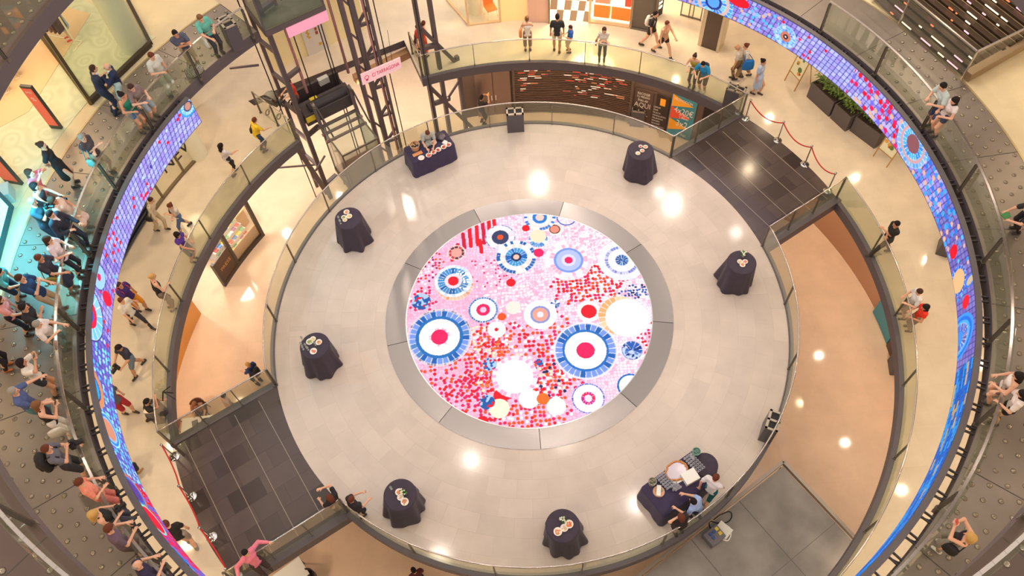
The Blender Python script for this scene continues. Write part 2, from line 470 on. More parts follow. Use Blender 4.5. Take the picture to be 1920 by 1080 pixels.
# ------------------------------------------------------------------ balustrades: handrail, glass panes, posts
def polyline_arc(R, a0, a1, step=1.5):
    n = max(2, int(abs(a1-a0)/step)+1)
    return [pol(R, a0+(a1-a0)*i/n) for i in range(n+1)]
def balustrade(label, path, z, H=1.1, pane=2.2, out=None, group=None, post='flat', rail_r=0.024, glass_off=0.0, lean=0.0, flat_rail=False, post_phase=0.0):
    """path: horizontal points along the edge; posts and pane joints every `pane` metres"""
    pts = [Vector((p[0], p[1], 0)) for p in path]
    L = [0.0]
    for a, b in zip(pts, pts[1:]): L.append(L[-1]+(b-a).length)
    tot = L[-1]
    def at(s):
        s = min(max(s, 0), tot)
        for i in range(len(pts)-1):
            if s <= L[i+1]+1e-9:
                t = (s-L[i])/max(L[i+1]-L[i], 1e-9); d = (pts[i+1]-pts[i]).normalized()
                return pts[i].lerp(pts[i+1], t), d
        return pts[-1], (pts[-1]-pts[-2]).normalized()
    t = thing('balustrade', label, 'railing', (*at(tot/2)[0][:2], z), 0, group)
    o = Vector((*at(tot/2)[0][:2], z))
    mb = MB(); hp = []
    ns = max(2, int(tot/0.25))
    for i in range(ns+1):
        p, d = at(tot*i/ns); nrm = Vector((d.y, -d.x, 0)); hp.append(p+nrm*lean+Vector((0, 0, z+H))-o)
    if flat_rail:
        for a, b in zip(hp, hp[1:]): mb.bar(a, b+(b-a).normalized()*0.004, 0.06, 0.03)
    else: mb.tube(hp, rail_r, 8)
    mb.build('handrail', M_rail, t, smooth=not flat_rail)
    n = max(1, int(round(tot/pane)))
    for k in range(n):
        s0, s1 = tot*k/n+0.012, tot*(k+1)/n-0.012
        m = max(1, int((s1-s0)/0.35)); vs = []; fs = []
        for i in range(m+1):
            p, d = at(s0+(s1-s0)*i/m); nrm = Vector((d.y, -d.x, 0)); q = p+nrm*glass_off-o
            for off in (-0.006, 0.006):
                vs.append(q+nrm*off+Vector((0, 0, z+0.04))); vs.append(q+nrm*(off+lean*0.9)+Vector((0, 0, z+H-0.05)))
        for i in range(m):
            a = i*4; b = a+4
            fs += [(a, b, b+1, a+1), (a+2, a+3, b+3, b+2), (a+1, b+1, b+3, a+3), (a, a+2, b+2, b)]
        e = m*4; fs += [(0, 1, 3, 2), (e, e+2, e+3, e+1)]
        mesh_obj('glass_pane', [tuple(v) for v in vs], fs, M_glass, t)
        for s in ((tot*k/n,) if k < n-1 else (tot*k/n, tot)):
            if post == 'none': continue
            p, d = at(min(max(s, 0.03), tot-0.03)); nrm = Vector((d.y, -d.x, 0)); mb = MB()
            b0 = p+Vector((0, 0, z))-o; b1 = p+nrm*lean+Vector((0, 0, z+H))-o
            if post == 'flat':
                mb.bar(b0-Vector((0, 0, 0.12)), b1, 0.02, 0.07, upv=tuple(nrm))
                mb.box(b0+Vector((0, 0, 0.03)), (0.10, 0.06, 0.06), math.atan2(nrm.y, nrm.x))
            else:      # bracketed double flat with clamps and a curved head
                for w in (-0.022, 0.022):
                    mb.bar(b0-Vector((0, 0, 0.30))+d*w, b1-Vector((0, 0, 0.06))+d*w, 0.014, 0.085, upv=tuple(nrm))
                mb.bar(b1-Vector((0, 0, 0.08)), b1, 0.03, 0.03)
                mb.box(b0-Vector((0, 0, 0.06)), (0.12, 0.10, 0.10), math.atan2(nrm.y, nrm.x))
            pob = mb.build('post', M_post, t)
            if post != 'flat':
                for zz in (0.12, 0.5, 0.92): mb = MB(); mb.tube([b0+Vector((0, 0, zz))-nrm*0.11, b0+Vector((0, 0, zz))+nrm*0.02], 0.018, 6); mb.build('clamp', M_chrome, pob)
    return t
# nrm points to the right of the travel direction
h = math.degrees(math.asin((BH+0.02)/RD)); h1 = math.degrees(math.asin((BH+0.02)/R1))
balustrade('curved glass balustrade round the stage edge on the lift side, between the bridges', polyline_arc(RD+0.02, 30+h, 210-h), Z1, group=None)
balustrade('curved glass balustrade round the stage edge behind the three people at the long buffet', polyline_arc(RD+0.02, 210+h, 390-h), Z1)
R1r = R1-0.02
balustrade('curved glass balustrade of the middle gallery, above the brown shop fronts and red shutter', polyline_arc(R1r, 107, 30+h1), Z1, 1.1, 2.35)
balustrade('curved glass balustrade of the middle gallery, where the woman in purple leans', polyline_arc(R1r, 210-h1, 134), Z1, 1.1, 2.35)
balustrade('curved glass balustrade of the middle gallery on the right, below the striding guard', polyline_arc(R1r, 390-h1, 210+h1), Z1, 1.1, 2.35)
for ba, lab in ((30, ('straight glass balustrade of the slate bridge beside the yellow and teal posters',
                      'straight glass balustrade on the lower side of the slate bridge with four rope posts')),
                (210, ('straight glass balustrade of the slate bridge that the person in pink grips',
                       'straight glass balustrade of the slate bridge above the drawing tables'))):
    u = Vector((math.cos(rad(ba)), math.sin(rad(ba)), 0)); v = Vector((-u.y, u.x, 0))
    for s_ in (1, -1):
        p0 = u*(math.sqrt(RD**2-BH*BH)+0.03)+v*(BH+0.05)*s_; p1 = u*(math.sqrt(R1**2-BH*BH)-0.03)+v*(BH+0.05)*s_
        l = lab[0 if s_ == 1 else 1]
        balustrade(l, [p0, p1] if s_ > 0 else [p1, p0], Z1, 1.1, 1.35)
# short runs beside the lift opening
balustrade('short glass balustrade beside the lift opening, behind the person in yellow', [pol(R1+0.05, 134.3), pol(landing(134.3)-0.9, 134.3)], Z1, 1.1, 1.3)
balustrade('short glass balustrade at the right side of the lift opening, beside the steel truss', [pol(landing(106.6)-0.9, 106.6), pol(R1+0.05, 106.6)], Z1, 1.1, 1.3)
# upper decks
balustrade('curved glass balustrade of the upper steel deck, lined with onlookers', polyline_arc(11.86, 360+34, 134), Z2, 1.1, 2.35, post='double', flat_rail=True, glass_off=-0.10)
balustrade('curved glass balustrade of the topmost deck, cutting the corners of the view', polyline_arc(12.25, 360+15, 145), Z3, 1.1, 2.4, post='double', flat_rail=True, glass_off=-0.10)
# ------------------------------------------------------------------ the round floor screen and the ribbon screen
def srgb2lin(a):
    a = np.clip(a/255.0, 0, 1); return np.where(a <= 0.04045, a/12.92, ((a+0.055)/1.055)**2.4)
def hash2(i, j, s=0.0):
    v = np.sin(i*127.1+j*311.7+s*74.7)*43758.5453; return v-np.floor(v)
def put(col, mask, c, w=1.0):
    if mask.any(): col[mask] = col[mask]*(1-w)+np.array(c, float)*w
def voro(x, y, s, jit=0.8, seed=0.0):
    """nearest jittered cell: distance to its centre, second distance, cell hash, centre"""
    gx, gy = np.floor(x/s), np.floor(y/s)
    d1 = np.full(x.shape, 9.0); d2 = d1.copy(); hh = np.zeros_like(d1); cx = d1.copy(); cy = d1.copy()
    for di in (-1, 0, 1):
        for dj in (-1, 0, 1):
            i, j = gx+di, gy+dj
            px = (i+0.5+(hash2(i, j, seed)-0.5)*jit)*s; py = (j+0.5+(hash2(i, j, seed+3)-0.5)*jit)*s
            d = np.hypot(x-px, y-py)
            nb = d < d1
            d2 = np.where(nb, d1, np.minimum(d2, d))
            hh = np.where(nb, hash2(i, j, seed+7), hh); cx = np.where(nb, px, cx); cy = np.where(nb, py, cy); d1 = np.where(nb, d, d1)
    return d1, d2, hh, cx, cy
def rosette(col, x, y, cx, cy, R, rings, seed=1.0):
    """concentric plate: rings = [(outer fraction, colour, tile count or 0, second colour)] from outside in"""
    dx, dy = x-cx, y-cy; d = np.hypot(dx, dy)/R; a = np.arctan2(dy, dx)
    for fr, c, n, c2 in rings:
        m = d < fr
        put(col, m, c)
        if n:
            k = np.floor((a+PI)/(2*PI)*n); f = (a+PI)/(2*PI)*n-k
            hv = hash2(k, 0*k, seed+fr)
            m2 = m & (hv > 0.5); put(col, m2, c2)
            m3 = m & (hv < 0.18); put(col, m3, [min(255, v*0.75+60) for v in c])
            m4 = m & (np.minimum(f, 1-f) < 0.05); put(col, m4, (250, 244, 252))
        put(col, m & (d > fr-0.025), (236, 226, 240) if n else c, 0.6)
BL, LB, WH, RE, MG, OR, PK, CR, NV = (30, 96, 176), (120, 150, 226), (252, 246, 250), (226, 22, 40), (230, 30, 92), (240, 82, 32), (244, 180, 206), (252, 226, 196), (24, 44, 90)

def floor_picture(x, y):
    n = x.shape[0]; col = np.zeros((n, 3))
    # ground mosaic: pink-white tiles, whiter to the right
    d1, d2, hh, cx, cy = voro(x, y, 0.105, 0.7, 2)
    wr = np.clip((x+1.0+0.5*y)/3.2, 0, 1)[:, None]
    base = np.array((242, 190, 216))*(1-wr)+np.array((252, 240, 248))*wr
    tone = (0.93+0.10*hh)[:, None]
    col[:] = base*tone
    put(col, hh < 0.16, (246, 170, 200), 0.7)
    put(col, (hh > 0.16) & (hh < 0.24), (226, 202, 240), 0.7)
    grout = (d2-d1) < 0.016
    put(col, grout, (216, 138, 176), 0.55)
    # scattered pebble dots
    def cluster(px, py, rx, ry, cols, dens, s=0.15, rr=0.060, seed=5, rot=0.0):
        c = P(px, py); k = 0.0173
        a1, a2, h2, qx, qy = voro(x, y, s, 0.45, seed)
        ux, uy = (qx-c.x), (qy-c.y); cr, sr = math.cos(rot), math.sin(rot)
        e = np.hypot((ux*cr+uy*sr)/(rx*k), (-ux*sr+uy*cr)/(ry*k))
        keep = (hash2(np.floor(qx*91), np.floor(qy*91), seed) < dens*np.clip(1.35-e, 0, 1)*1.6) & (e < 1.25)
        ci = np.floor(h2*len(cols)*0.999).astype(int)
        for q, cc in enumerate(cols):
            m = keep & (ci == q) & (a1 < rr)
            put(col, m, cc); put(col, m & (a1 > rr*0.72), [v*0.86 for v in cc], 0.6)
    cluster(1105, 530, 62, 46, [RE, MG, OR, RE, WH], 0.95, 0.125, 0.055, 11)
    cluster(915, 640, 42, 36, [OR, OR, RE, CR, WH, MG], 1.0, 0.115, 0.053, 12)
    cluster(1020, 660, 60, 80, [MG, RE, OR, PK, WH], 0.9, 0.14, 0.058, 13, 0.3)
    cluster(1030, 722, 34, 34, [OR, RE, WH, NV, MG, CR], 1.0, 0.115, 0.054, 14)
    cluster(985, 780, 75, 32, [OR, RE, OR, WH, MG], 0.85, 0.135, 0.054, 15)
    cluster(858, 706, 70, 58, [MG, RE, MG, OR, PK], 0.8, 0.155, 0.054, 16)
    cluster(900, 735, 60, 50, [MG, RE, MG, PK], 0.7, 0.15, 0.054, 17)
    cluster(930, 690, 45, 45, [OR, RE, (250, 120, 60), CR], 0.9, 0.14, 0.056, 27)
    cluster(1195, 548, 30, 16, [BL, NV, BL, WH], 1.0, 0.095, 0.040, 18)
    cluster(960, 560, 60, 60, [WH, (252, 226, 236), PK], 0.7, 0.12, 0.05, 19)
    cluster(800, 500, 40, 30, [RE, MG, WH, (150, 40, 90), OR], 0.8, 0.12, 0.042, 20)
    cluster(925, 510, 55, 40, [(250, 190, 210), WH, MG], 0.6, 0.13, 0.035, 21)
    cluster(1110, 440, 55, 30, [WH, (250, 220, 235), PK], 0.9, 0.12, 0.05, 22)
    cluster(1212, 630, 16, 60, [MG, RE, WH], 0.7, 0.13, 0.045, 23)
    cluster(790, 560, 26, 26, [RE, MG, WH], 0.8, 0.12, 0.05, 24)
    # red strokes at the upper left
    for i, (px, py, l) in enumerate(((868, 452, 26), (880, 445, 34), (893, 441, 36), (905, 436, 40), (916, 428, 34), (926, 424, 22), (858, 470, 22), (845, 478, 20), (900, 462, 22))):
        a, b = P(px, py-l/2), P(px+3, py+l/2)
        ab = np.array((b.x-a.x, b.y-a.y)); t = np.clip(((x-a.x)*ab[0]+(y-a.y)*ab[1])/(ab@ab), 0, 1)
        put(col, np.hypot(x-a.x-t*ab[0], y-a.y-t*ab[1]) < 0.066, RE if i % 3 else (200, 24, 60))
    K = 0.0173
    def ros(px, py, r, rings, seed=1.0):
        c = P(px, py); rosette(col, x, y, c.x, c.y, r*K, rings, seed)
    ros(824, 632, 60, [(1.0, (150, 120, 130), 60, (220, 190, 200))], 9)
    ros(824, 632, 56, [(1.0, BL, 30, LB), (0.78, (36, 110, 180), 0, 0), (0.67, WH, 0, 0), (0.36, (238, 170, 196), 24, WH), (0.28, MG, 0, 0)], 1)
    ros(1098, 657, 58, [(1.0, (232, 226, 246), 0, 0)], 2)
    ros(1098, 657, 55, [(1.0, BL, 30, LB), (0.76, (36, 110, 190), 0, 0), (0.68, WH, 0, 0), (0.30, MG, 0, 0)], 3)
    ros(852, 533, 37, [(1.0, (230, 150, 110), 30, (240, 190, 160))], 4)
    ros(850, 527, 36, [(1.0, (226, 232, 248), 26, (200, 216, 246)), (0.84, (26, 96, 160), 26, (60, 140, 200)), (0.46, (250, 214, 226), 0, 0), (0.29, RE, 0, 0)], 5)
    for i in range(26):
        a = -0.9+2.2*hash2(i, 3); r = (0.45+0.5*hash2(i, 8))*36*K; c = P(850, 527)
        put(col, np.hypot(x-c.x-r*math.cos(a), y-c.y-r*math.sin(a)) < 0.035, WH)
    ros(906, 581, 28, [(1.0, (40, 84, 140), 34, (70, 130, 190)), (0.86, WH, 0, 0), (0.46, MG, 0, 0), (0.22, (244, 190, 214), 0, 0)], 6)
    ros(938, 445, 30, [(1.0, (90, 110, 160), 26, (200, 206, 230)), (0.92, (244, 238, 244), 22, (226, 214, 226)), (0.56, (54, 62, 96), 0, 0), (0.20, OR, 0, 0)], 7)
    ros(968, 482, 39, [(1.0, (250, 240, 240), 34, (30, 96, 170)), (0.80, (246, 236, 232), 24, (236, 216, 206)), (0.56, (26, 100, 180), 18, (60, 150, 210)), (0.26, NV, 0, 0), (0.15, (236, 190, 170), 0, 0)], 8)
    ros(1066, 488, 46, [(1.0, (250, 196, 214), 40, (246, 230, 240)), (0.82, (250, 226, 236), 30, (244, 176, 196)), (0.62, (120, 150, 226), 0, 0), (0.52, (178, 190, 240), 0, 0), (0.30, (216, 214, 246), 0, 0), (0.17, MG, 0, 0)], 10)
    ros(1166, 488, 46, [(1.0, (226, 226, 250), 30, (246, 240, 252)), (0.72, (120, 130, 200), 34, (200, 196, 236)), (0.58, (234, 230, 250), 0, 0), (0.28, (30, 110, 176), 12, (20, 80, 150))], 11)
    ros(1040, 430, 13, [(1.0, (250, 226, 206), 0, 0), (0.85, (80, 50, 60), 0, 0), (0.68, (240, 140, 120), 0, 0)], 12)
    ros(1012, 408, 32, [(1.0, (252, 240, 250), 30, (60, 120, 200)), (0.78, (244, 220, 210), 0, 0), (0.66, (250, 240, 250), 20, (220, 226, 250)), (0.46, (40, 120, 200), 0, 0), (0.26, (236, 200, 190), 0, 0)], 13)
    ros(1062, 408, 20, [(1.0, (60, 100, 180), 0, 0), (0.86, (244, 230, 246), 20, (250, 200, 220))], 14)
    ros(1009, 449, 19, [(1.0, (60, 130, 200), 22, (226, 232, 250))], 15)
    ros(1009, 443, 16, [(1.0, (252, 222, 190), 0, 0)], 15)
    ros(986, 428, 8, [(1.0, RE, 0, 0)], 15)
    ros(1013, 590, 31, [(1.0, (244, 240, 250), 0, 0), (0.60, (140, 146, 200), 0, 0), (0.46, (246, 160, 140), 0, 0), (0.20, (226, 226, 246), 0, 0)], 16)
    ros(1041, 570, 9, [(1.0, (40, 90, 160), 9, (250, 250, 255))], 16)
    ros(1104, 584, 22, [(1.0, (252, 240, 236), 0, 0), (0.66, RE, 0, 0)], 17)
    ros(1164, 592, 42, [(1.0, (250, 170, 110), 22, (252, 206, 160)), ], 18)
    ros(1176, 596, 40, [(1.0, (252, 248, 252), 0, 0), (0.7, (246, 244, 250), 0, 0), (0.6, (254, 252, 254), 0, 0)], 19)
    ros(1185, 657, 22, [(1.0, WH, 20, (250, 200, 216)), (0.86, (40, 92, 180), 12, (20, 60, 130))], 20)
    d1, d2, hh, _, _ = voro(x, y, 0.09, 0.9, 31); c = P(1185, 657); put(col, (np.hypot(x-c.x, y-c.y) < 0.30) & (hh > 0.6), (190, 206, 250))
    ros(1103, 747, 29, [(1.0, (60, 80, 180), 40, (130, 120, 210)), (0.90, WH, 0, 0), (0.44, MG, 14, (200, 30, 140)), (0.22, (230, 220, 250), 0, 0)], 21)
    ros(1183, 724, 24, [(1.0, (30, 104, 190), 0, 0), (0.86, (236, 240, 252), 0, 0)], 22)
    ros(940, 742, 14, [(1.0, RE, 0, 0)], 22)
    ros(965, 706, 41, [(1.0, (252, 222, 236), 34, (246, 170, 200)), (0.80, WH, 0, 0), (0.3, (250, 246, 246), 0, 0)], 23)
    ros(992, 748, 18, [(1.0, WH, 0, 0)]); ros(1043, 762, 17, [(1.0, (252, 244, 230), 0, 0)]); ros(936, 766, 18, [(1.0, (252, 236, 206), 0, 0)])
    ros(1018, 748, 11, [(1.0, (244, 110, 40), 0, 0)])
    for px, py, r in ((913, 754, 14), (790, 566, 18), (1012, 679, 7), (918, 683, 13)):
        c = P(px, py); d = np.hypot(x-c.x, y-c.y); a1, a2, hh, _, _ = voro(x, y, 0.075, 0.9, px)
        m = d < r*K; put(col, m, (34, 88, 160)); put(col, m & (hh > 0.6), (170, 200, 240)); put(col, m & (hh < 0.12), RE)
    ros(931, 618, 17, [(1.0, (252, 246, 250), 0, 0), (0.22, RE, 0, 0)]); ros(941, 594, 8, [(1.0, OR, 0, 0)])
    ros(962, 577, 14, [(1.0, (252, 226, 214), 0, 0)]); ros(958, 530, 9, [(1.0, RE, 0, 0)]); ros(1010, 474, 10, [(1.0, MG, 0, 0)])
    ros(856, 474, 18, [(1.0, (250, 200, 190), 20, (240, 150, 140)), (0.86, (90, 40, 50), 10, (200, 60, 60)), (0.6, (246, 160, 150), 0, 0)], 25)
    ros(905, 790, 10, [(1.0, RE, 0, 0)])
    return srgb2lin(col)

def round_screen():
    R = 3.94; s = 0.0165
    n = int(R/s)
    g = np.arange(-n, n+1)*s; X, Y = np.meshgrid(g, g, indexing='ij')
    rr = np.hypot(X, Y)
    # keep cells inside, pull the outermost vertices on to the circle
    ins = rr <= R+s*0.2
    cell = ins[:-1, :-1] & ins[1:, :-1] & ins[1:, 1:] & ins[:-1, 1:]
    k = np.minimum(1, R/np.maximum(rr, 1e-6)); X = X*k; Y = Y*k
    used = np.zeros_like(ins); used[:-1, :-1] |= cell; used[1:, :-1] |= cell; used[1:, 1:] |= cell; used[:-1, 1:] |= cell
    idx = np.full(ins.shape, -1, np.int32); idx[used] = np.arange(used.sum())
    V = np.stack([X[used], Y[used], np.full(used.sum(), 0.0)], 1)
    Q = np.stack([idx[:-1, :-1][cell], idx[1:, :-1][cell], idx[1:, 1:][cell], idx[:-1, 1:][cell]], 1)
    t = thing('floor_screen', 'round floor screen glowing with a pink, red and blue mosaic of plates', 'screen', (0, 0, 0))
    o = np_mesh('display', V, Q, vcol_mat('round_screen_light', 1.22), t, False)
    C = np.ones((len(V), 4), np.float32); C[:, :3] = floor_picture(V[:, 0], V[:, 1])
    at = o.data.color_attributes.new('picture', 'FLOAT_COLOR', 'POINT'); at.data.foreach_set('color', C.ravel())
    o.location.z = 0.006
    mb = MB(); mb.arc(3.925, 3.955, -0.02, 0.014, 0, 360, 2); mb.build('edge_ring', M_chrome, t)
round_screen()

def ribbon_picture(a, v):
    """a: degrees, v: height in metres above the ribbon's lower edge (0..1.02)"""
    R = 11.52; u = a*PI/180*R
    n = a.shape[0]; col = np.zeros((n, 3))
    # periwinkle tile net
    su, sv = 0.17, 0.17
    sk = u+v*0.25
    iu, iv = np.floor(sk/su), np.floor(v/sv); fu, fv = sk/su-iu, v/sv-iv
    hh = hash2(iu, iv, 4)
    al = ((a % 360)+360) % 360
    right = (al < 75) | (al > 300)
    low = ((al > 205) & (al < 262))
    pale = np.array((170, 168, 252)); deep = np.array((142, 124, 216))
    col[:] = pale
    wl = ((al > 150) & (al < 178)) | ((al > 17) & (al < 36))
    put(col, ~wl, deep)
    put(col, (hh > 0.62), (196, 196, 255), 0.7); put(col, hh < 0.25, (166, 142, 232), 0.7)
    put(col, (al > 318) & (al < 359), (96, 84, 160), 0.6)
    put(col, (al > 190) & (al < 236), (98, 88, 200), 0.75)
    edge = (np.minimum(fu, 1-fu) < 0.09) | (np.minimum(fv, 1-fv) < 0.09)
    put(col, edge, (54, 56, 130), 0.85)
    # blue brick field at the lower right
    br = (al > 288) & (al < 335)
    bw, bh = 0.34, 0.11; ib = np.floor(v/bh); ub = u/bw+0.5*(ib % 2); fb = ub-np.floor(ub); gb = v/bh-ib
    put(col, br, (22, 96, 196)); h3 = hash2(np.floor(ub), ib, 8)
    put(col, br & (h3 > 0.6), (40, 146, 226)); put(col, br & (al > 315) & (h3 < 0.12), (190, 160, 120))
    put(col, br & ((fb < 0.06) | (gb < 0.14)), (16, 40, 100))
    put(col, (al > 262) & (al < 288), (22, 96, 196))
    # pebble dots
    def dots(a0, a1, cols, dens, s=0.2, rr=0.06, seed=1, fade=2.5, v0=0.0, v1=1.02):
        m0 = (((al-a0) % 360) < ((a1-a0) % 360)) & (v > v0) & (v < v1)
        d1, d2, h2, qx, qy = voro(u, v, s, 0.5, seed)
        keep = m0 & (hash2(np.floor(qx*53), np.floor(qy*53), seed) < dens)
        ci = np.floor(h2*len(cols)*0.999).astype(int)
        for k, c in enumerate(cols):
            m = keep & (ci == k) & (d1 < rr); put(col, m, c)
    CY, TN = (80, 190, 252), (222, 176, 150)
    dots(150, 166, [RE, RE, (60, 60, 150), (190, 220, 252)], 0.16, 0.24, 0.055, 3)
    dots(164, 178, [RE, RE, RE, MG], 0.34, 0.24, 0.06, 4)
    dots(178, 192, [RE, MG, (190, 220, 252), CY], 0.35, 0.22, 0.06, 5)
    dots(192, 214, [CY, (120, 200, 252), (130, 226, 250), CY, (160, 220, 240)], 0.8, 0.17, 0.060, 6)
    dots(212, 226, [RE, MG, RE, (200, 20, 60)], 0.9, 0.17, 0.085, 7)
    dots(226, 234, [(60, 80, 200), (200, 60, 110), CY], 0.6, 0.17, 0.06, 8)
    dots(17, 25, [RE, MG, TN, RE, (120, 110, 240)], 0.75, 0.21, 0.085, 9)
    dots(9, 17, [RE, RE, TN, MG, (190, 180, 250)], 0.9, 0.20, 0.085, 10)
    dots(26, 41, [RE, RE, MG, (60, 60, 150)], 0.26, 0.24, 0.055, 11)
    dots(40, 57, [CY, (110, 200, 252), TN, (120, 180, 252), CY], 0.6, 0.19, 0.062, 12)
    dots(354, 369, [(60, 150, 250), (40, 120, 230), (60, 170, 252), TN], 0.9, 0.20, 0.075, 13)
    dots(345, 354, [CY, TN, (60, 150, 250)], 0.45, 0.2, 0.06, 14)
    def disc(px, py, rv, rings, seed=1.0, stretch=1.0):
        aa, zz = PR(px, py, R); uu = ((aa-a+180) % 360-180)*PI/180*R; vv = zz-3.73
        rosette(col, uu/stretch, v, 0.0, vv, rv, rings, seed)
    LB2 = (110, 196, 252)
    disc(352, 199, 0.36, [(1.0, (60, 160, 226), 0, 0), (0.8, LB2, 18, (150, 210, 250)), (0.5, (60, 70, 120), 0, 0), (0.36, (200, 140, 120), 0, 0)])
    disc(186, 520, 0.36, [(1.0, (50, 60, 130), 0, 0), (0.93, (160, 206, 252), 0, 0), (0.28, MG, 0, 0)], 2, 1.0)
    disc(181, 487, 0.13, [(1.0, RE, 0, 0)])
    disc(201, 560, 0.26, [(1.0, (240, 20, 60), 0, 0)], 2, 0.8)
    disc(168, 588, 0.76, [(1.0, (60, 60, 140), 0, 0), (0.94, (110, 196, 250), 16, (120, 204, 254)), (0.52, (238, 26, 70), 0, 0), (0.30, (70, 80, 190), 0, 0), (0.12, LB2, 0, 0)])
    disc(172, 722, 0.62, [(1.0, (214, 140, 100), 0, 0), (0.72, (70, 60, 110), 0, 0), (0.64, (26, 160, 240), 0, 0)])
    disc(205, 806, 0.50, [(1.0, (150, 226, 230), 0, 0), (0.9, (40, 130, 230), 0, 0), (0.74, (150, 190, 250), 0, 0), (0.62, (212, 140, 112), 0, 0)])
    disc(252, 920, 0.50, [(1.0, (180, 120, 110), 0, 0), (0.8, (40, 110, 220), 0, 0), (0.66, (90, 60, 150), 0, 0)])
    disc(288, 975, 0.46, [(1.0, (120, 220, 200), 0, 0), (0.86, (232, 24, 60), 0, 0)])
    disc(332, 1040, 0.45, [(1.0, (30, 150, 250), 0, 0), (0.84, (22, 50, 130), 0, 0), (0.7, (30, 130, 240), 0, 0), (0.5, (26, 70, 170), 0, 0)])
    disc(374, 1085, 0.45, [(1.0, (30, 150, 250), 0, 0)])
    disc(1473, 69, 0.42, [(1.0, (150, 190, 244), 0, 0), (0.9, (170, 200, 240), 20, (110, 170, 250)), (0.66, (70, 130, 236), 16, (120, 200, 252)), (0.46, (206, 120, 96), 0, 0), (0.22, (30, 26, 50), 0, 0), (0.08, (240, 220, 200), 0, 0)])
    disc(1338, 4, 0.72, [(1.0, (30, 120, 230), 26, (60, 160, 250)), (0.82, (214, 180, 170), 0, 0), (0.66, LB2, 22, (60, 130, 240)), (0.42, (40, 50, 130), 0, 0), (0.3, (90, 160, 250), 0, 0)])
    disc(1385, 3, 0.2, [(1.0, RE, 0, 0)], 1, 2.0)
    disc(1712, 270, 0.72, [(1.0, (90, 160, 250), 26, (130, 180, 254)), (0.80, (206, 160, 160), 0, 0), (0.66, (40, 140, 240), 22, (80, 180, 252)), (0.40, (140, 84, 90), 0, 0)])
    disc(1788, 472, 0.22, [(1.0, (240, 16, 40), 0, 0)], 1, 0.85)
    disc(1797, 527, 0.46, [(1.0, (50, 120, 226), 18, (30, 90, 200)), (0.78, (226, 182, 130), 0, 0)], 3, 0.9)
    disc(1819, 525, 0.30, [(1.0, (40, 120, 230), 0, 0), (0.7, (200, 180, 150), 0, 0)], 3, 0.5)
    disc(1811, 566, 0.20, [(1.0, (240, 30, 50), 0, 0)], 1, 0.9)
    disc(1798, 636, 0.85, [(1.0, (60, 150, 250), 0, 0), (0.88, (36, 110, 220), 0, 0), (0.74, (70, 170, 252), 0, 0), (0.62, (100, 90, 160), 20, (60, 120, 220)), (0.3, (60, 140, 230), 0, 0)], 4, 0.75)
    return srgb2lin(col)

def ribbon():
    R = 11.52; z0, z1 = 3.73, 4.75
    a0, a1 = 149.6, 360+60
    nu, nv = int((a1-a0)*PI/180*R/0.0215), 48
    A = np.linspace(a0, a1, nu+1); Vv = np.linspace(0, z1-z0, nv+1)
    AA, VV = np.meshgrid(A, Vv, indexing='ij'); AA = AA.ravel(); VV = VV.ravel()
    V = np.stack([R*np.cos(np.radians(AA)), R*np.sin(np.radians(AA)), z0+VV], 1)
    i, j = np.meshgrid(np.arange(nu), np.arange(nv), indexing='ij'); k = (i*(nv+1)+j).ravel()
    Q = np.stack([k, k+1, k+nv+2, k+nv+1], 1)
    t = thing('ribbon_screen', 'long curved ribbon screen with a violet and blue mosaic, hung below the upper deck edge', 'screen', (0, -R, z0))
    o = np_mesh('display', V-np.array((0, -R, z0)), Q, vcol_mat('ribbon_light', 1.25), t, False)
    C = np.ones((len(V), 4), np.float32); C[:, :3] = ribbon_picture(AA, VV)
    at = o.data.color_attributes.new('picture', 'FLOAT_COLOR', 'POINT'); at.data.foreach_set('color', C.ravel())
    off = Vector((0, R, -z0))
    mb = MB(); mb.arc(R+0.005, R+0.15, z0-0.02, z1+0.03, a0-0.1, a1, 1.0)
    for v in range(len(mb.v)): mb.v[v] = tuple(Vector(mb.v[v])+off)
    mb.build('casing', mat('casing_grey', (104, 96, 100), 0.5), t)
    n = 90
    for k in range(n):
        a = a0+1+(a1-a0-2)*k/(n-1)
        mb = MB(); d = pol(1, a); sd = Vector((-d.y, d.x, 0))
        for w in (-0.07, 0.07):
            mb.bar(pol(R+0.14, a, z1-0.12)+sd*w+off, pol(R2+0.01, a, z1-0.12)+sd*w+off, 0.035, 0.06)
        mb.bar(pol(R+0.14, a, z1-0.35)+off, pol(R2+0.01, a, z1-0.14)+off, 0.03, 0.03)
        mb.build('bracket', M_dark, t)
ribbon()
# ------------------------------------------------------------------ people: one smooth body grown from a posed skeleton, clothes as children
VOX = 0.0145
def field(prims, k=0.03, pad=0.06):
    lo = np.min([p[1] for p in prims], 0)-pad; hi = np.max([p[2] for p in prims], 0)+pad
    n = np.ceil((hi-lo)/VOX).astype(int)+1
    F = np.full(n, 0.5, np.float32)
    ax = [lo[i]+np.arange(n[i])*VOX for i in range(3)]
    for kind, plo, phi, fn, kk in prims:
        m = 0.055
        i0 = np.maximum(np.floor((plo-m-lo)/VOX).astype(int), 0); i1 = np.minimum(np.ceil((phi+m-lo)/VOX).astype(int)+1, n)
        x = ax[0][i0[0]:i1[0], None, None]; y = ax[1][None, i0[1]:i1[1], None]; z = ax[2][None, None, i0[2]:i1[2]]
        d = fn(x, y, z)
        S = F[i0[0]:i1[0], i0[1]:i1[1], i0[2]:i1[2]]
        if kind == 'cut': np.maximum(S, d, out=S); continue
        h = np.maximum(kk-np.abs(S-d), 0)/kk
        S[...] = np.minimum(S, d)-h*h*kk*0.25
    return F, lo
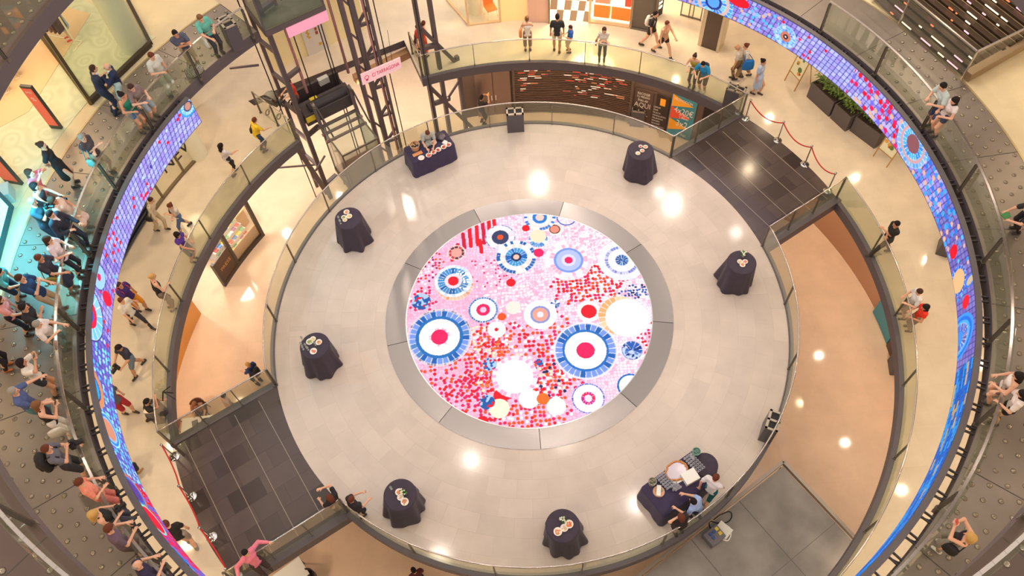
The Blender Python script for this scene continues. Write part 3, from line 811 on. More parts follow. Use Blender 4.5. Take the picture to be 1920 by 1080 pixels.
def cone(a, b, r1, r2, k=0.03):
    a = np.array(a, float); b = np.array(b, float); ba = b-a; L = max(ba@ba, 1e-9)
    R = max(r1, r2)
    def fn(x, y, z):
        px, py, pz = x-a[0], y-a[1], z-a[2]
        t = np.clip((px*ba[0]+py*ba[1]+pz*ba[2])/L, 0, 1)
        return np.sqrt((px-t*ba[0])**2+(py-t*ba[1])**2+(pz-t*ba[2])**2)-(r1+(r2-r1)*t)
    return ('cone', np.minimum(a, b)-R, np.maximum(a, b)+R, fn, k)
def ell(c, r, axes=None, k=0.03, cut=None):
    c = np.array(c, float); r = np.array(r, float); A = np.eye(3) if axes is None else np.array(axes, float)
    R = r.max()
    def fn(x, y, z):
        px, py, pz = x-c[0], y-c[1], z-c[2]
        q = [(px*A[i][0]+py*A[i][1]+pz*A[i][2])/r[i] for i in range(3)]
        d = (np.sqrt(q[0]**2+q[1]**2+q[2]**2)-1)*r.min()
        if cut is not None:
            n_, o_ = cut
            d = np.maximum(d, px*n_[0]+py*n_[1]+pz*n_[2]-o_)
        return d
    return ('ell', c-R, c+R, fn, k)
def nets(F, lo):
    I = F < 0
    c = [I[i:I.shape[0]-1+i, j:I.shape[1]-1+j, k:I.shape[2]-1+k] for i in (0, 1) for j in (0, 1) for k in (0, 1)]
    anyi = c[0].copy(); alli = c[0].copy()
    for q in c[1:]: anyi |= q; alli &= q
    mask = anyi & ~alli
    ijk = np.argwhere(mask)
    if len(ijk) == 0: return None
    idx = np.full(mask.shape, -1, np.int32); idx[mask] = np.arange(len(ijk))
    offs = np.array([(i, j, k) for i in (0, 1) for j in (0, 1) for k in (0, 1)])
    vals = np.stack([F[ijk[:, 0]+o[0], ijk[:, 1]+o[1], ijk[:, 2]+o[2]] for o in offs], 1)
    acc = np.zeros((len(ijk), 3)); cnt = np.zeros(len(ijk))
    for a in range(8):
        for b in range(a+1, 8):
            if np.abs(offs[a]-offs[b]).sum() != 1: continue
            va, vb = vals[:, a], vals[:, b]; m = (va < 0) != (vb < 0)
            t = np.where(m, va/np.where(m, va-vb, 1), 0)
            acc += np.where(m[:, None], offs[a]+(offs[b]-offs[a])*t[:, None], 0); cnt += m
    V = (ijk+acc/cnt[:, None])*VOX+lo
    Q = []
    for ax_ in range(3):
        sl0 = [slice(None)]*3; sl1 = [slice(None)]*3
        sl0[ax_] = slice(0, -1); sl1[ax_] = slice(1, None)
        A, B = I[tuple(sl0)], I[tuple(sl1)]
        e = np.argwhere(A != B)
        o1, o2 = [(1, 2), (2, 0), (0, 1)][ax_]
        ok = (e[:, o1] > 0) & (e[:, o2] > 0) & (e[:, o1] < I.shape[o1]-1) & (e[:, o2] < I.shape[o2]-1)
        e = e[ok]
        q = []
        for d1, d2 in ((1, 1), (0, 1), (0, 0), (1, 0)):
            f = e.copy(); f[:, o1] -= d1; f[:, o2] -= d2; q.append(idx[f[:, 0], f[:, 1], f[:, 2]])
        q = np.stack(q, 1)
        flip = ~A[e[:, 0], e[:, 1], e[:, 2]]
        q[flip] = q[flip][:, ::-1]
        Q.append(q)
    Q = np.concatenate(Q); Q = Q[(Q >= 0).all(1)]
    return V, Q
def grow(name, prims, m, parent):
    r = nets(*field(prims))
    if r is None: return None
    return np_mesh(name, r[0], r[1], m, parent, True)
def ik(a, b, l1, l2, pole):
    """middle joint of a two bone limb"""
    a, b, pole = np.array(a, float), np.array(b, float), np.array(pole, float)
    d = b-a; L = np.linalg.norm(d)
    if L > (l1+l2)*0.995: b = a+d/L*(l1+l2)*0.995; d = b-a; L = np.linalg.norm(d)
    u = d/L; x = (l1*l1-l2*l2+L*L)/(2*L); h = math.sqrt(max(l1*l1-x*x, 0))
    p = pole-(pole@u)*u; p /= (np.linalg.norm(p)+1e-9)
    return a+u*x+p*h, b
SKIN = {'l': (226, 172, 142), 'm': (206, 148, 116), 'd': (160, 108, 82), 'p': (236, 186, 160)}
HAIRC = {'br': (70, 46, 36), 'bk': (36, 28, 28), 'bl': (200, 158, 92), 'gr': (150, 142, 134), 'rd': (104, 56, 40), 'lb': (128, 88, 58)}
def cmat(rgb, rough=0.8, pre='cloth'):
    return mat('%s_%d_%d_%d' % (pre, *rgb), rgb, rough, noise=0.10 if pre == 'cloth' else 0.0, nscale=18)
M_eye = mat('eye_dark', (30, 22, 20), 0.3)
def person(label, feet, head, z, h=1.72, yaw=None, face=None, arms='dn dn', top='tee', topc=(200, 200, 200), bot='pants', botc=(60, 60, 70),
           shoe=(60, 50, 46), hair='short', hc='br', skin='l', stride=0.0, pitch=22, girl=False, seat=None, group=None, lean=None, belly=0.0, kneel=False):
    """feet/head: photo pixels of the point between the feet and of the head top; face: pixel looked at (on that floor) or 'c' for the atrium axis"""
    s = h/1.75
    base = P(feet[0], feet[1], z) if not isinstance(feet, Vector) else feet
    hw = P(head[0], head[1], z+h*0.93 if seat is None else z+seat+0.78*s) if head is not None else base
    if yaw is None:
        if face is None or face == 'c': tgt = Vector((0, 0, 0))
        elif face == 'o': tgt = Vector((base.x*2, base.y*2, 0))
        else: tgt = P(face[0], face[1], z)
        dv = Vector((tgt.x-base.x, tgt.y-base.y, 0)); ang = math.atan2(dv.y, dv.x)
    else: ang = rad(yaw)
    rz = ang-PI/2
    root = thing('person', label, 'person', base, rz, group)
    Lw = Vector((hw.x-base.x, hw.y-base.y, 0)); Ll = Matrix.Rotation(-rz, 3, 'Z')@Lw
    lx, ly = max(-0.38, min(0.38, Ll.x)), max(-0.38, min(0.48, Ll.y))
    if lean is not None: lx, ly = lean
    lx /= s; ly /= s
    pel_z = 0.93 if seat is None else seat/s+0.10
    if kneel: pel_z = 0.42
    dz = pel_z-0.93
    bend = math.hypot(lx, ly); drop = bend*bend*0.35
    pel = np.array((lx*0.22, ly*0.22, pel_z)); ch = np.array((lx*0.62, ly*0.62, 1.27+dz-drop*0.5)); sh = np.array((lx*0.80, ly*0.80, 1.43+dz-drop*0.8))
    nk = np.array((lx*0.88, ly*0.88+0.01, 1.50+dz-drop)); hd = np.array((lx*1.0, ly*1.0+0.035, 1.635+dz-drop))
    w = 0.88 if girl else 1.0
    cp, sp = math.cos(rad(pitch)), math.sin(rad(pitch))
    fwd = np.array((0, cp, -sp)); upv = np.array((0, sp, cp)); rt = np.array((1.0, 0, 0))
    hip = [pel+np.array((q*0.092, 0, -0.03)) for q in (-1, 1)]
    legs = []
    for i, q in enumerate((-1, 1)):
        fy = stride*0.5*(1 if i == 0 else -1)
        if seat is not None: ank = np.array((q*0.10, 0.40, 0.08)); pole = (0, 0.5, 1.0)
        elif kneel: ank = np.array((q*0.12, -0.15+0.35*i, 0.08)); pole = (q*0.2, 1, 0.4)
        else: ank = np.array((q*(0.10 if stride < 0.2 else 0.07), fy, 0.08)); pole = (q*0.1, 1, 0.1)
        kn, ank = ik(hip[i], ank, 0.445, 0.43, pole)
        legs.append((hip[i], kn, ank))
    arms_ = []
    for i, (q, code) in enumerate(zip((-1, 1), arms.split())):
        s0 = sh+np.array((q*0.185*w, -0.005, -0.015)); ft = lambda x, y, zz: np.array((sh[0]+q*x, sh[1]+y, zz))
        hz = {'dn': ft(0.25, 0.04, 0.86+dz), 'sw': ft(0.24, 0.22 if i else -0.18, 0.92+dz), 'rl': ft(0.15, 0.27, 1.13), 'rn': ft(0.12, 0.24, 1.14), 'ph': ft(0.05, 0.30, 1.36+dz),
              'up': ft(0.07, 0.33, 1.62+dz), 'cr': np.array((sh[0]-q*0.12, sh[1]+0.22, 1.20+dz)), 'bk': np.array((sh[0]+q*0.06, sh[1]-0.17, 0.98+dz)),
              'hp': ft(0.20, 0.06, 1.0+dz), 'ot': ft(0.42, 0.42, 1.18+dz), 'fw': ft(0.16, 0.38, 1.08+dz), 'hd': np.array((sh[0]+q*0.10, sh[1]+0.08, 1.62+dz)),
              'tb': ft(0.12, 0.28, 0.95+dz*0.5), 'sd': ft(0.55, 0.10, 1.16+dz)}[code]
        el, hz = ik(s0, hz, 0.285, 0.255, (q*0.8, -0.6, -0.7) if code not in ('hd',) else (q, 0.2, 0.3))
        arms_.append((s0, el, hz, q))
    sk = mat('skin_%s' % skin, SKIN[skin], 0.55)
    b = belly
    prims = [cone(pel+[-0.07, 0, 0.0], pel+[0.07, 0, 0.0], 0.098, 0.098, 0.05), cone(pel+[0, 0, 0.05], ch, 0.112*w+b*0.6, 0.115*w+b*0.3, 0.06),
             cone(ch+[-0.075*w, 0.0, 0.02], ch+[0.075*w, 0.0, 0.02], 0.098, 0.098, 0.06), cone(sh+[-0.14*w, -0.01, -0.01], sh+[0.14*w, -0.01, -0.01], 0.066, 0.066, 0.06),
             cone(sh, nk+[0, 0, 0.03], 0.058, 0.050, 0.04),
             ell(hd, (0.074, 0.094, 0.112), (rt, fwd, upv), 0.03), cone(hd+fwd*0.045-upv*0.070, hd+fwd*0.030-upv*0.055, 0.038, 0.05, 0.03),
             cone(hd+fwd*0.092+upv*0.012, hd+fwd*0.112-upv*0.022, 0.008, 0.016, 0.012), cone(hd+fwd*0.088-upv*0.056-rt*0.018, hd+fwd*0.088-upv*0.056+rt*0.018, 0.010, 0.010, 0.008)]
    for q in (-1, 1):
        prims.append(ell(hd+rt*q*0.076-fwd*0.004-upv*0.004, (0.014, 0.026, 0.036), (rt, fwd, upv), 0.012))
    for hp_, kn, an in legs:
        prims += [cone(hp_, kn, 0.088*w, 0.056, 0.04), cone(kn, kn*0.55+an*0.45-np.array((0, 0.012, 0)), 0.055, 0.056, 0.03), cone(kn*0.55+an*0.45-np.array((0, 0.012, 0)), an, 0.055, 0.037, 0.03),
                  cone(an+[0, -0.03, -0.045], an+[0, 0.13, -0.052], 0.034, 0.026, 0.03)]
    for s0, el, hz, q in arms_:
        d = hz-el; d = d/np.linalg.norm(d)
        prims += [cone(s0, el, 0.050*w+0.003, 0.040, 0.03), cone(el, hz, 0.040, 0.027, 0.02)]
        side = np.cross(d, np.array((0, 0, 1.0))); nn = np.linalg.norm(side); side = side/nn if nn > 0.2 else np.array((1.0, 0, 0)); pn = np.cross(side, d)
        pc = hz+d*0.055
        prims.append(ell(pc, (0.040, 0.052, 0.019), (side, d, pn), 0.015))
        for fi, (off, ln) in enumerate(((-0.030, 0.062), (-0.010, 0.074), (0.010, 0.070), (0.029, 0.052))):
            p0 = hz+d*0.095+side*off; p1 = p0+d*ln*0.55-pn*0.012+side*off*0.25; p2 = p1+d*ln*0.3-pn*0.034
            prims += [cone(p0, p1, 0.0105, 0.0098, 0.006), cone(p1, p2, 0.0098, 0.0085, 0.006)]
        t0 = hz+d*0.03-side*q*0.034; prims += [cone(t0, t0+d*0.04-side*q*0.030-pn*0.008, 0.014, 0.0105, 0.010), cone(t0+d*0.04-side*q*0.030-pn*0.008, t0+d*0.068-side*q*0.032-pn*0.022, 0.0105, 0.009, 0.006)]
    ob = grow('body', prims, sk, root)
    # clothes
    T = []
    tm = cmat(topc); g = 0.013
    if top != 'bare':
        low = pel+np.array((0, 0, -0.02))
        nw = 0.8 if top in ('tank',) else 1.0
        T += [cone(low+[-0.06, 0, 0], low+[0.06, 0, 0], 0.106+g, 0.106+g, 0.05), cone(pel+[0, 0, 0.05], ch, 0.116*w+g+b*0.6, 0.118*w+g+b*0.3, 0.06),
              cone(ch+[-0.075*w, 0, 0.02], ch+[0.075*w, 0, 0.02], 0.100+g, 0.100+g, 0.06)]
        if top == 'tank':
            for q in (-1, 1): T.append(cone(ch+[q*0.07, 0.0, 0.05], sh+[q*0.095*w, -0.005, 0.045], 0.07, 0.026, 0.03))
        else:
            T += [cone(sh+[-0.14*w, -0.01, -0.01], sh+[0.14*w, -0.01, -0.01], 0.070+g, 0.070+g, 0.05)]
            for s0, el, hz, q in arms_:
                if top in ('long', 'jacket'): T += [cone(s0, el, 0.056+g, 0.047+g, 0.03), cone(el, el+(hz-el)*0.94, 0.046+g, 0.033+g, 0.02)]
                elif top == 'cap': T.append(cone(s0, s0+(el-s0)*0.28, 0.056+g, 0.056+g, 0.03))
                else: T.append(cone(s0, s0+(el-s0)*0.62, 0.056+g, 0.056+g, 0.03))
        ncut = nk+np.array((0, 0.02, 0.0))
        T.append(('cut', ncut-0.25, ncut+np.array((0.25, 0.25, 0.25)), (lambda c, m_: (lambda x, y, z: np.broadcast_to(0.075+0*x+0*y+0*z-np.sqrt((x-c[0])**2+(y-c[1]-0.03)**2+(z-c[2]-0.02)**2), (0*x+0*y+0*z).shape)))(ncut, 0), 0))
        if bot == 'dress':
            T += [cone(pel+[0, 0, -0.02], pel+[0, 0.01, -0.50], 0.135+g, 0.175, 0.05), cone(pel+[-0.08, 0, -0.05], pel+[-0.09, 0.01, -0.48], 0.10, 0.11, 0.05), cone(pel+[0.08, 0, -0.05], pel+[0.09, 0.01, -0.48], 0.10, 0.11, 0.05)]
        grow('dress' if bot == 'dress' else ('jacket' if top == 'jacket' else 'shirt'), T, tm, root)
        if top == 'jacket':
            grow('shirt_front', [cone(sh+[0, 0.072, 0.0], ch+[0, 0.122, -0.02], 0.034, 0.018, 0.02), cone(nk+[-0.03, 0.02, -0.03], nk+[0.03, 0.02, -0.03], 0.045, 0.045, 0.02)], cmat((226, 226, 230)), root)
    if bot != 'dress':
        B = [cone(pel+[-0.07, 0, 0.03], pel+[0.07, 0, 0.03], 0.104+0.004, 0.104+0.004, 0.05)]
        for hp_, kn, an in legs:
            if bot == 'pants': B += [cone(hp_, kn, 0.094*w+0.010, 0.066, 0.03), cone(kn, an+(kn-an)*0.06, 0.066, 0.056, 0.03)]
            elif bot == 'slim': B += [cone(hp_, kn, 0.092*w+0.006, 0.060, 0.03), cone(kn, an+(kn-an)*0.12, 0.062, 0.043, 0.03)]
            elif bot == 'capri': B += [cone(hp_, kn, 0.094*w+0.012, 0.074, 0.03), cone(kn, an+(kn-an)*0.42, 0.074, 0.074, 0.03)]
            elif bot == 'shorts': B += [cone(hp_, hp_+(kn-hp_)*0.86, 0.096*w+0.012, 0.080, 0.03)]
            elif bot == 'mini': B += [cone(hp_, hp_+(kn-hp_)*0.36, 0.098*w+0.012, 0.092, 0.03)]
            elif bot == 'skirt': B += [cone(hp_*0.8+pel*0.2, hp_+(kn-hp_)*0.9, 0.11, 0.125, 0.08)]
        grow({'skirt': 'skirt', 'shorts': 'shorts', 'mini': 'shorts'}.get(bot, 'trousers'), B, cmat(botc), root)
    for hp_, kn, an in legs:
        grow('shoe', [cone(an+[0, -0.035, -0.035], an+[0, 0.13, -0.044], 0.044, 0.036, 0.03), cone(an+[0, -0.02, -0.02], an+[0, 0.0, 0.015], 0.046, 0.044, 0.03)], cmat(shoe, 0.5, 'shoe'), root)
    # hair, eyes
    hm = mat('hair_%s' % hc, HAIRC.get(hc, (60, 40, 34)), 0.75, spec=0.2)
    if hair != 'bald':
        nrm = fwd*0.86-upv*0.51
        H = [ell(hd+upv*0.016-fwd*0.008, (0.087, 0.105, 0.118), (rt, fwd, upv), 0.02, (nrm, 0.038))]
        if hair == 'long': H += [cone(hd-fwd*0.06+upv*0.02, hd-fwd*0.085-np.array((0, 0, 0.20)), 0.085, 0.075, 0.04), cone(hd-fwd*0.085-np.array((0, 0, 0.2)), hd-fwd*0.075-np.array((0, 0, 0.32)), 0.075, 0.045, 0.04)]
        if hair == 'bob': H += [cone(hd-fwd*0.05, hd-fwd*0.06-np.array((0, 0, 0.12)), 0.092, 0.085, 0.04)]
        if hair == 'bun': H += [ell(hd-fwd*0.105+upv*0.06, (0.045, 0.045, 0.045), None, 0.02)]
        if hair == 'tail': H += [cone(hd-fwd*0.10+upv*0.04, hd-fwd*0.13-np.array((0, 0, 0.20)), 0.038, 0.026, 0.02)]
        grow('hair', H, hm, root)
    else:
        grow('hair', [ell(hd-fwd*0.03-upv*0.01, (0.080, 0.078, 0.055), (rt, fwd, upv), 0.02, (fwd, 0.02))], mat('hair_gr', HAIRC['gr'], 0.6), root)
    mb = MB()
    for q in (-1, 1): mb.ball(hd+fwd*0.086+upv*0.014+rt*q*0.030, 0.011, 6, 5)
    mb.build('eyes', M_eye, root, smooth=True)
    for ch_ in root.children: ch_.scale = (s, s, s)
    fr = Matrix.Rotation(rz, 3, 'Z')
    W = lambda p: base+fr@(Vector([float(t) for t in p])*s)
    return dict(root=root, hands=[W(a[2]+(a[2]-a[1])/np.linalg.norm(a[2]-a[1])*0.09) for a in arms_], chest=W(ch), pel=W(pel), sh=W(sh), head=W(hd), rz=rz, s=s, base=base,
                fwd=fr@Vector((0, 1, 0)), right=fr@Vector((1, 0, 0)), elbow=[W(a[1]) for a in arms_])
# things people hold or carry
def phone(p, label, c=(24, 24, 28)):
    a, b = p['hands']; m = (a+b)/2+Vector((0, 0, 0.05))
    mb = MB(); t = rad(55); R = Matrix.Rotation(p['rz'], 3, 'Z')@Matrix.Rotation(t-PI/2, 3, 'X')
    mb.box((0, 0, 0), (0.075, 0.012, 0.15), rot=R)
    o = mb.build('phone', [mat('phone_%d' % c[0], c, 0.3)], bevel=0.004); o.location = m; tag(o, label, 'phone'); return o
def camera(p, label, big=False):
    a, b = p['hands']; m = (a+b)/2+Vector((0, 0, 0.05))
    t = thing('camera', label, 'camera', m, p['rz'])
    k = 1.35 if big else 1.0
    mb = MB(); mb.box((0, 0, 0), (0.15*k, 0.08*k, 0.11*k)); mb.box((0, -0.01, 0.07*k), (0.06*k, 0.06*k, 0.04*k)); mb.build('camera_body', M_black, t, bevel=0.008)
    mb = MB(); mb.tube([(0, 0.04*k, -0.01), (0, 0.17*k, -0.02)], [0.042*k, 0.048*k], 12); mb.build('lens', M_black, t, smooth='auto')
    if big:
        mb = MB(); mb.tube([(0, -0.08, 0.13), (0, 0.10, 0.15), (0, 0.13, 0.07)], 0.014, 6); mb.build('handle', M_black, t)
    return t
def bag(p, label, c, side=1, size=(0.32, 0.12, 0.27), low=0.0, name='shoulder_bag', strap=True, cat='bag'):
    R = p['right']; o = p['pel']+R*side*(0.21*p['s']+size[1]/2+0.01)+Vector((0, 0, 0.02-low))
    t = thing(name, label, cat, o, p['rz']+PI/2)
    m = cmat(c, 0.7)
    mb = MB(); mb.lathe([(0.30, -size[2]/2), (0.5, -size[2]*0.42), (0.5, 0.0), (0.42, size[2]*0.40), (0.30, size[2]/2)], (0, 0, 0), 20)
    mb.v = [(x*size[0], y*size[1], z_) for x, y, z_ in mb.v]; mb.build('pouch', m, t, smooth=True)
    if strap:
        top = p['sh']+R*side*0.16*p['s']+Vector((0, 0, 0.075)); iv = Matrix.Rotation(-(p['rz']+PI/2), 3, 'Z')
        f = iv@(top-o)
        mb = MB(); mb.tube([(size[0]*0.4, 0, size[2]*0.35), (f.x+0.06, f.y, f.z-0.1), (f.x, f.y, f.z), (f.x-0.06, f.y, f.z-0.1), (-size[0]*0.4, 0, size[2]*0.35)], 0.013, 6)
        mb.build('strap', m, t, smooth=True)
    return t
def backpack(p, label, c, size=(0.33, 0.22, 0.46)):
    o = p['chest']-p['fwd']*(0.13*p['s']+size[1]/2)+Vector((0, 0, -0.03))
    t = thing('backpack', label, 'bag', o, p['rz'])
    m = cmat(c, 0.75)
    mb = MB(); mb.lathe([(0.36, -0.5), (0.5, -0.42), (0.5, 0.2), (0.40, 0.42), (0.20, 0.5)], (0, 0, 0), 20)
    mb.v = [(x*size[0], y*size[1], z_*size[2]) for x, y, z_ in mb.v]; pz = mb.build('pouch', m, t, smooth=True)
    mb = MB(); mb.lathe([(0.3, -0.4), (0.5, -0.3), (0.45, 0.1), (0.2, 0.2)], (0, 0, 0), 14)
    mb.v = [(x*size[0]*0.7, y*size[1]*0.6-size[1]*0.42, z_*size[2]*0.9-0.03) for x, y, z_ in mb.v]; mb.build('pocket', m, pz, smooth=True)
    for q in (-1, 1):
        mb = MB(); mb.tube([(q*0.11, size[1]*0.4, 0.18), (q*0.12, size[1]*0.5+0.10, 0.27), (q*0.13, size[1]*0.5+0.24, 0.14), (q*0.15, size[1]*0.5+0.18, -0.08), (q*0.13, size[1]*0.4, -0.16)], 0.018, 6); mb.build('strap', m, t, smooth=True)
    return t
# ------------------------------------------------------------------ tables, plates, bins, posts and ropes, planters, boards
def cocktail(px, py, label, seed, R=0.43, H=1.12):
    c = P(px, py, H); r_ = random.Random(seed)
    t = thing('cocktail_table', label, 'table', (c.x, c.y, 0), 0, 'cocktail tables on the stage')
    ph = [r_.uniform(0, 2*PI) for _ in range(5)]; nf = [r_.randint(5, 7), r_.randint(8, 10), r_.randint(11, 14)]
    sd = r_.uniform(0, 2*PI)
    def rr(th, k):       # k 0 at the rim, 1 at the floor
        q = 0.5*math.sin(nf[0]*th+ph[0])+0.32*math.sin(nf[1]*th+ph[1])+0.2*math.sin(nf[2]*th+ph[2])
        return R+0.02+k*(0.13+0.06*math.cos(th-sd))+q*0.085*k**0.8
    n = 132; vs = []; fs = []
    prof = [(0.0, 0), (0.5, 0), (0.94, 0)]
    vs.append((0, 0, H))
    rings = []
    for f, _ in prof[1:]: rings.append([(R*f*math.cos(2*PI*j/n), R*f*math.sin(2*PI*j/n), H) for j in range(n)])
    for k in (0.0, 0.02, 0.06, 0.14, 0.26, 0.4, 0.55, 0.7, 0.84, 0.94, 1.0):
        ring = []
        for j in range(n):
            th = 2*PI*j/n; q = rr(th, k)
            hem = 0.012+0.02*(0.5+0.5*math.sin(3*th+ph[3]))
            ring.append((q*math.cos(th), q*math.sin(th), H-0.012*(1 if k > 0 else 0.4)-k*(H-0.012-hem)))
        rings.append(ring)
    for r in rings: vs += r
    for j in range(n): fs.append((0, 1+j, 1+(j+1) % n))
    for i in range(len(rings)-1):
        a = 1+i*n
        for j in range(n): fs.append((a+j, a+n+j, a+n+(j+1) % n, a+(j+1) % n))
    mesh_obj('tablecloth', vs, fs, M_cloth, t, True)
    return c
M_plate_w = mat('plate_white', (236, 230, 222), 0.3)
def plate(c, r, food, label, group, name='plate', rim=(240, 232, 220)):
    t = thing(name, label, 'plate', c, 0, group)
    mb = MB(); mb.lathe([(0.0001, 0.004), (r*0.6, 0.004), (r, 0.018), (r, 0.022), (r*0.6, 0.009), (0.0001, 0.008)], (0, 0, 0), 20)
    mb.build('dish', mat('dish_%d%d%d' % rim, rim, 0.3), t, smooth='auto')
    mb = MB(); q = random.Random(int(c[0]*1000))
    for i in range(16):
        a = q.uniform(0, 2*PI); d = r*0.58*math.sqrt(q.random())
        mb.ball((d*math.cos(a), d*math.sin(a), 0.016), r*0.2, 7, 5, sc=(1, 1, 0.6))
    mb.build('food', mat('food_%d_%d_%d' % food, food, 0.6), t, smooth=True)
    return t
M_gl = glass_mat('drinking_glass', (235, 240, 235), 0.30, 0.2)
def wine_glass(c, label, group):
    mb = MB(); mb.lathe([(0.034, 0.0), (0.034, 0.004), (0.006, 0.010), (0.005, 0.075), (0.030, 0.10), (0.038, 0.14), (0.032, 0.185), (0.029, 0.185), (0.034, 0.14), (0.027, 0.104), (0.0001, 0.088)], (0, 0, 0), 12)
    o = mb.build('wine_glass', M_gl, smooth=True); o.location = c; return tag(o, label, 'glass', group)
def flowers(c, label):
    t = thing('flower_vase', label, 'vase', c)
    q = random.Random(int(c[0]*777))
    mb = MB(); mb.lathe([(0.03, 0), (0.042, 0.02), (0.045, 0.07), (0.034, 0.10), (0.03, 0.10), (0.038, 0.07), (0.0001, 0.01)], (0, 0, 0), 12); mb.build('vase', M_gl, t, smooth=True)
    mb = MB()
    for i in range(26):
        a = q.uniform(0, 2*PI); l = q.uniform(0.06, 0.14); e = Vector((math.cos(a)*l, math.sin(a)*l, 0.12+q.uniform(0, 0.1)))
        s = Vector((-math.sin(a), math.cos(a), 0))*0.022; m = e*0.6+Vector((0, 0, 0.06))
        mb.add([Vector((0, 0, 0.09)), m-s, e, m+s], [(0, 1, 2, 3)])
    mb.build('leaves', mat('leaf_fresh', (96, 150, 62), 0.6), t)
    mb = MB()
    for i in range(12):
        a = q.uniform(0, 2*PI); l = q.uniform(0.02, 0.11); mb.ball((math.cos(a)*l, math.sin(a)*l, 0.2+q.uniform(-0.03, 0.05)), 0.022, 6, 4)
    mb.build('blossoms', mat('blossom', (246, 244, 226), 0.7), t, smooth=True)
PEACH, CRM, PNK, GRN = (226, 150, 100), (226, 200, 140), (226, 130, 110), (150, 160, 90)
def dress_table(c, items):
    for kind, px, py, *rest in items:
        p = P(px, py, c.z); p.z = c.z+0.002
        if kind == 'p': plate(p, rest[0], rest[1], rest[2], rest[3])
        elif kind == 'g': wine_glass(p, rest[0], rest[1])
        elif kind == 'f': flowers(p, rest[0])
TB = 'snack plates on the cocktail tables'
TG = 'glasses on the cocktail tables'
c = cocktail(1201, 282, 'tall round table in dark cloth beside the upper slate bridge', 3)
dress_table(c, [('p', 1196, 288, 0.085, CRM, 'plate of pale snacks at the front on the table beside the upper slate bridge', TB),
                ('p', 1204, 283, 0.08, PNK, 'plate of pink snacks in the middle of the table beside the upper slate bridge', TB),
                ('p', 1210, 276, 0.085, PEACH, 'orange snack plate at the back of the table beside the upper slate bridge', TB),
                ('p', 1201, 275, 0.07, (200, 80, 70), 'red snack plate at the back of the table beside the upper slate bridge', TB)])
c = cocktail(653, 409, 'tall round table in dark cloth at the upper left of the stage', 5)
dress_table(c, [('p', 650, 398, 0.10, PEACH, 'plate of orange snacks at the back of the upper left table', TB),
                ('p', 655, 406, 0.10, CRM, 'plate of yellow snacks on the upper left table', TB),
                ('p', 645, 408, 0.09, GRN, 'plate of green and white snacks on the upper left table', TB),
                ('p', 647, 413, 0.08, CRM, 'small cream snack plate at the front of the upper left table', TB),
                ('g', 636, 412, 'glass on the upper left table, beside the green snacks', TG), ('g', 639, 419, 'glass at the front left of the upper left table', TG)])
c = cocktail(1391, 492, 'tall round table in dark cloth at the right of the stage', 8)
dress_table(c, [('p', 1387, 491, 0.085, CRM, 'plate of yellow snacks on the left of the right hand table', TB),
                ('p', 1397, 491, 0.085, PNK, 'plate of pink snacks on the right of the right hand table', TB),
                ('p', 1392, 497, 0.09, PEACH, 'plate of orange snacks at the front of the right hand table', TB),
                ('f', 1393, 481, 'small bunch of red and green leaves on the right hand table')])
c = cocktail(590, 648, 'tall round table in dark cloth at the left of the stage, crowded with glasses', 12)
dress_table(c, [('p', 587, 636, 0.09, CRM, 'plate of pale snacks at the back of the left table', TB), ('p', 598, 642, 0.10, PEACH, 'plate of orange snacks on the right of the left table', TB),
                ('p', 581, 641, 0.11, GRN, 'plate of green snacks on the left table', TB), ('p', 588, 659, 0.11, PNK, 'plate of pink salmon at the front of the left table', TB),
                ('g', 567, 637, 'glass at the far left edge of the left table', TG), ('g', 566, 648, 'glass at the left edge of the left table, below another glass', TG),
                ('g', 574, 650, 'glass left of the pink salmon plate', TG), ('g', 569, 655, 'glass at the front left edge of the left table', TG),
                ('g', 592, 647, 'glass beside the orange snack plate of the left table', TG), ('g', 578, 656, 'glass just beside the pink salmon plate', TG)])
c = cocktail(750, 928, 'tall round table in dark cloth at the lower left of the stage, with white flowers', 21)
dress_table(c, [('p', 748, 923, 0.10, PEACH, 'plate of orange snacks left of the white flowers', TB), ('p', 751, 933, 0.09, (226, 196, 170), 'pale snack plate under the white flowers', TB),
                ('p', 759, 941, 0.11, (216, 140, 96), 'orange snack plate at the front of the lower left table', TB), ('f', 758, 926, 'vase of white flowers and green leaves on the lower left table'),
                ('g', 734, 917, 'glass at the back left of the lower left table', TG)])
c = cocktail(1055, 986, 'tall round table in dark cloth at the bottom of the stage, with a green bouquet', 33)
dress_table(c, [('p', 1067, 983, 0.115, (232, 130, 80), 'plate of salmon right of the green bouquet', TB), ('p', 1058, 990, 0.105, (226, 190, 160), 'pale snack plate in front of the green bouquet', TB),
                ('p', 1046, 997, 0.115, PEACH, 'orange snack plate left on the bottom table', TB), ('f', 1055, 977, 'vase with a green and white bouquet on the bottom table')])

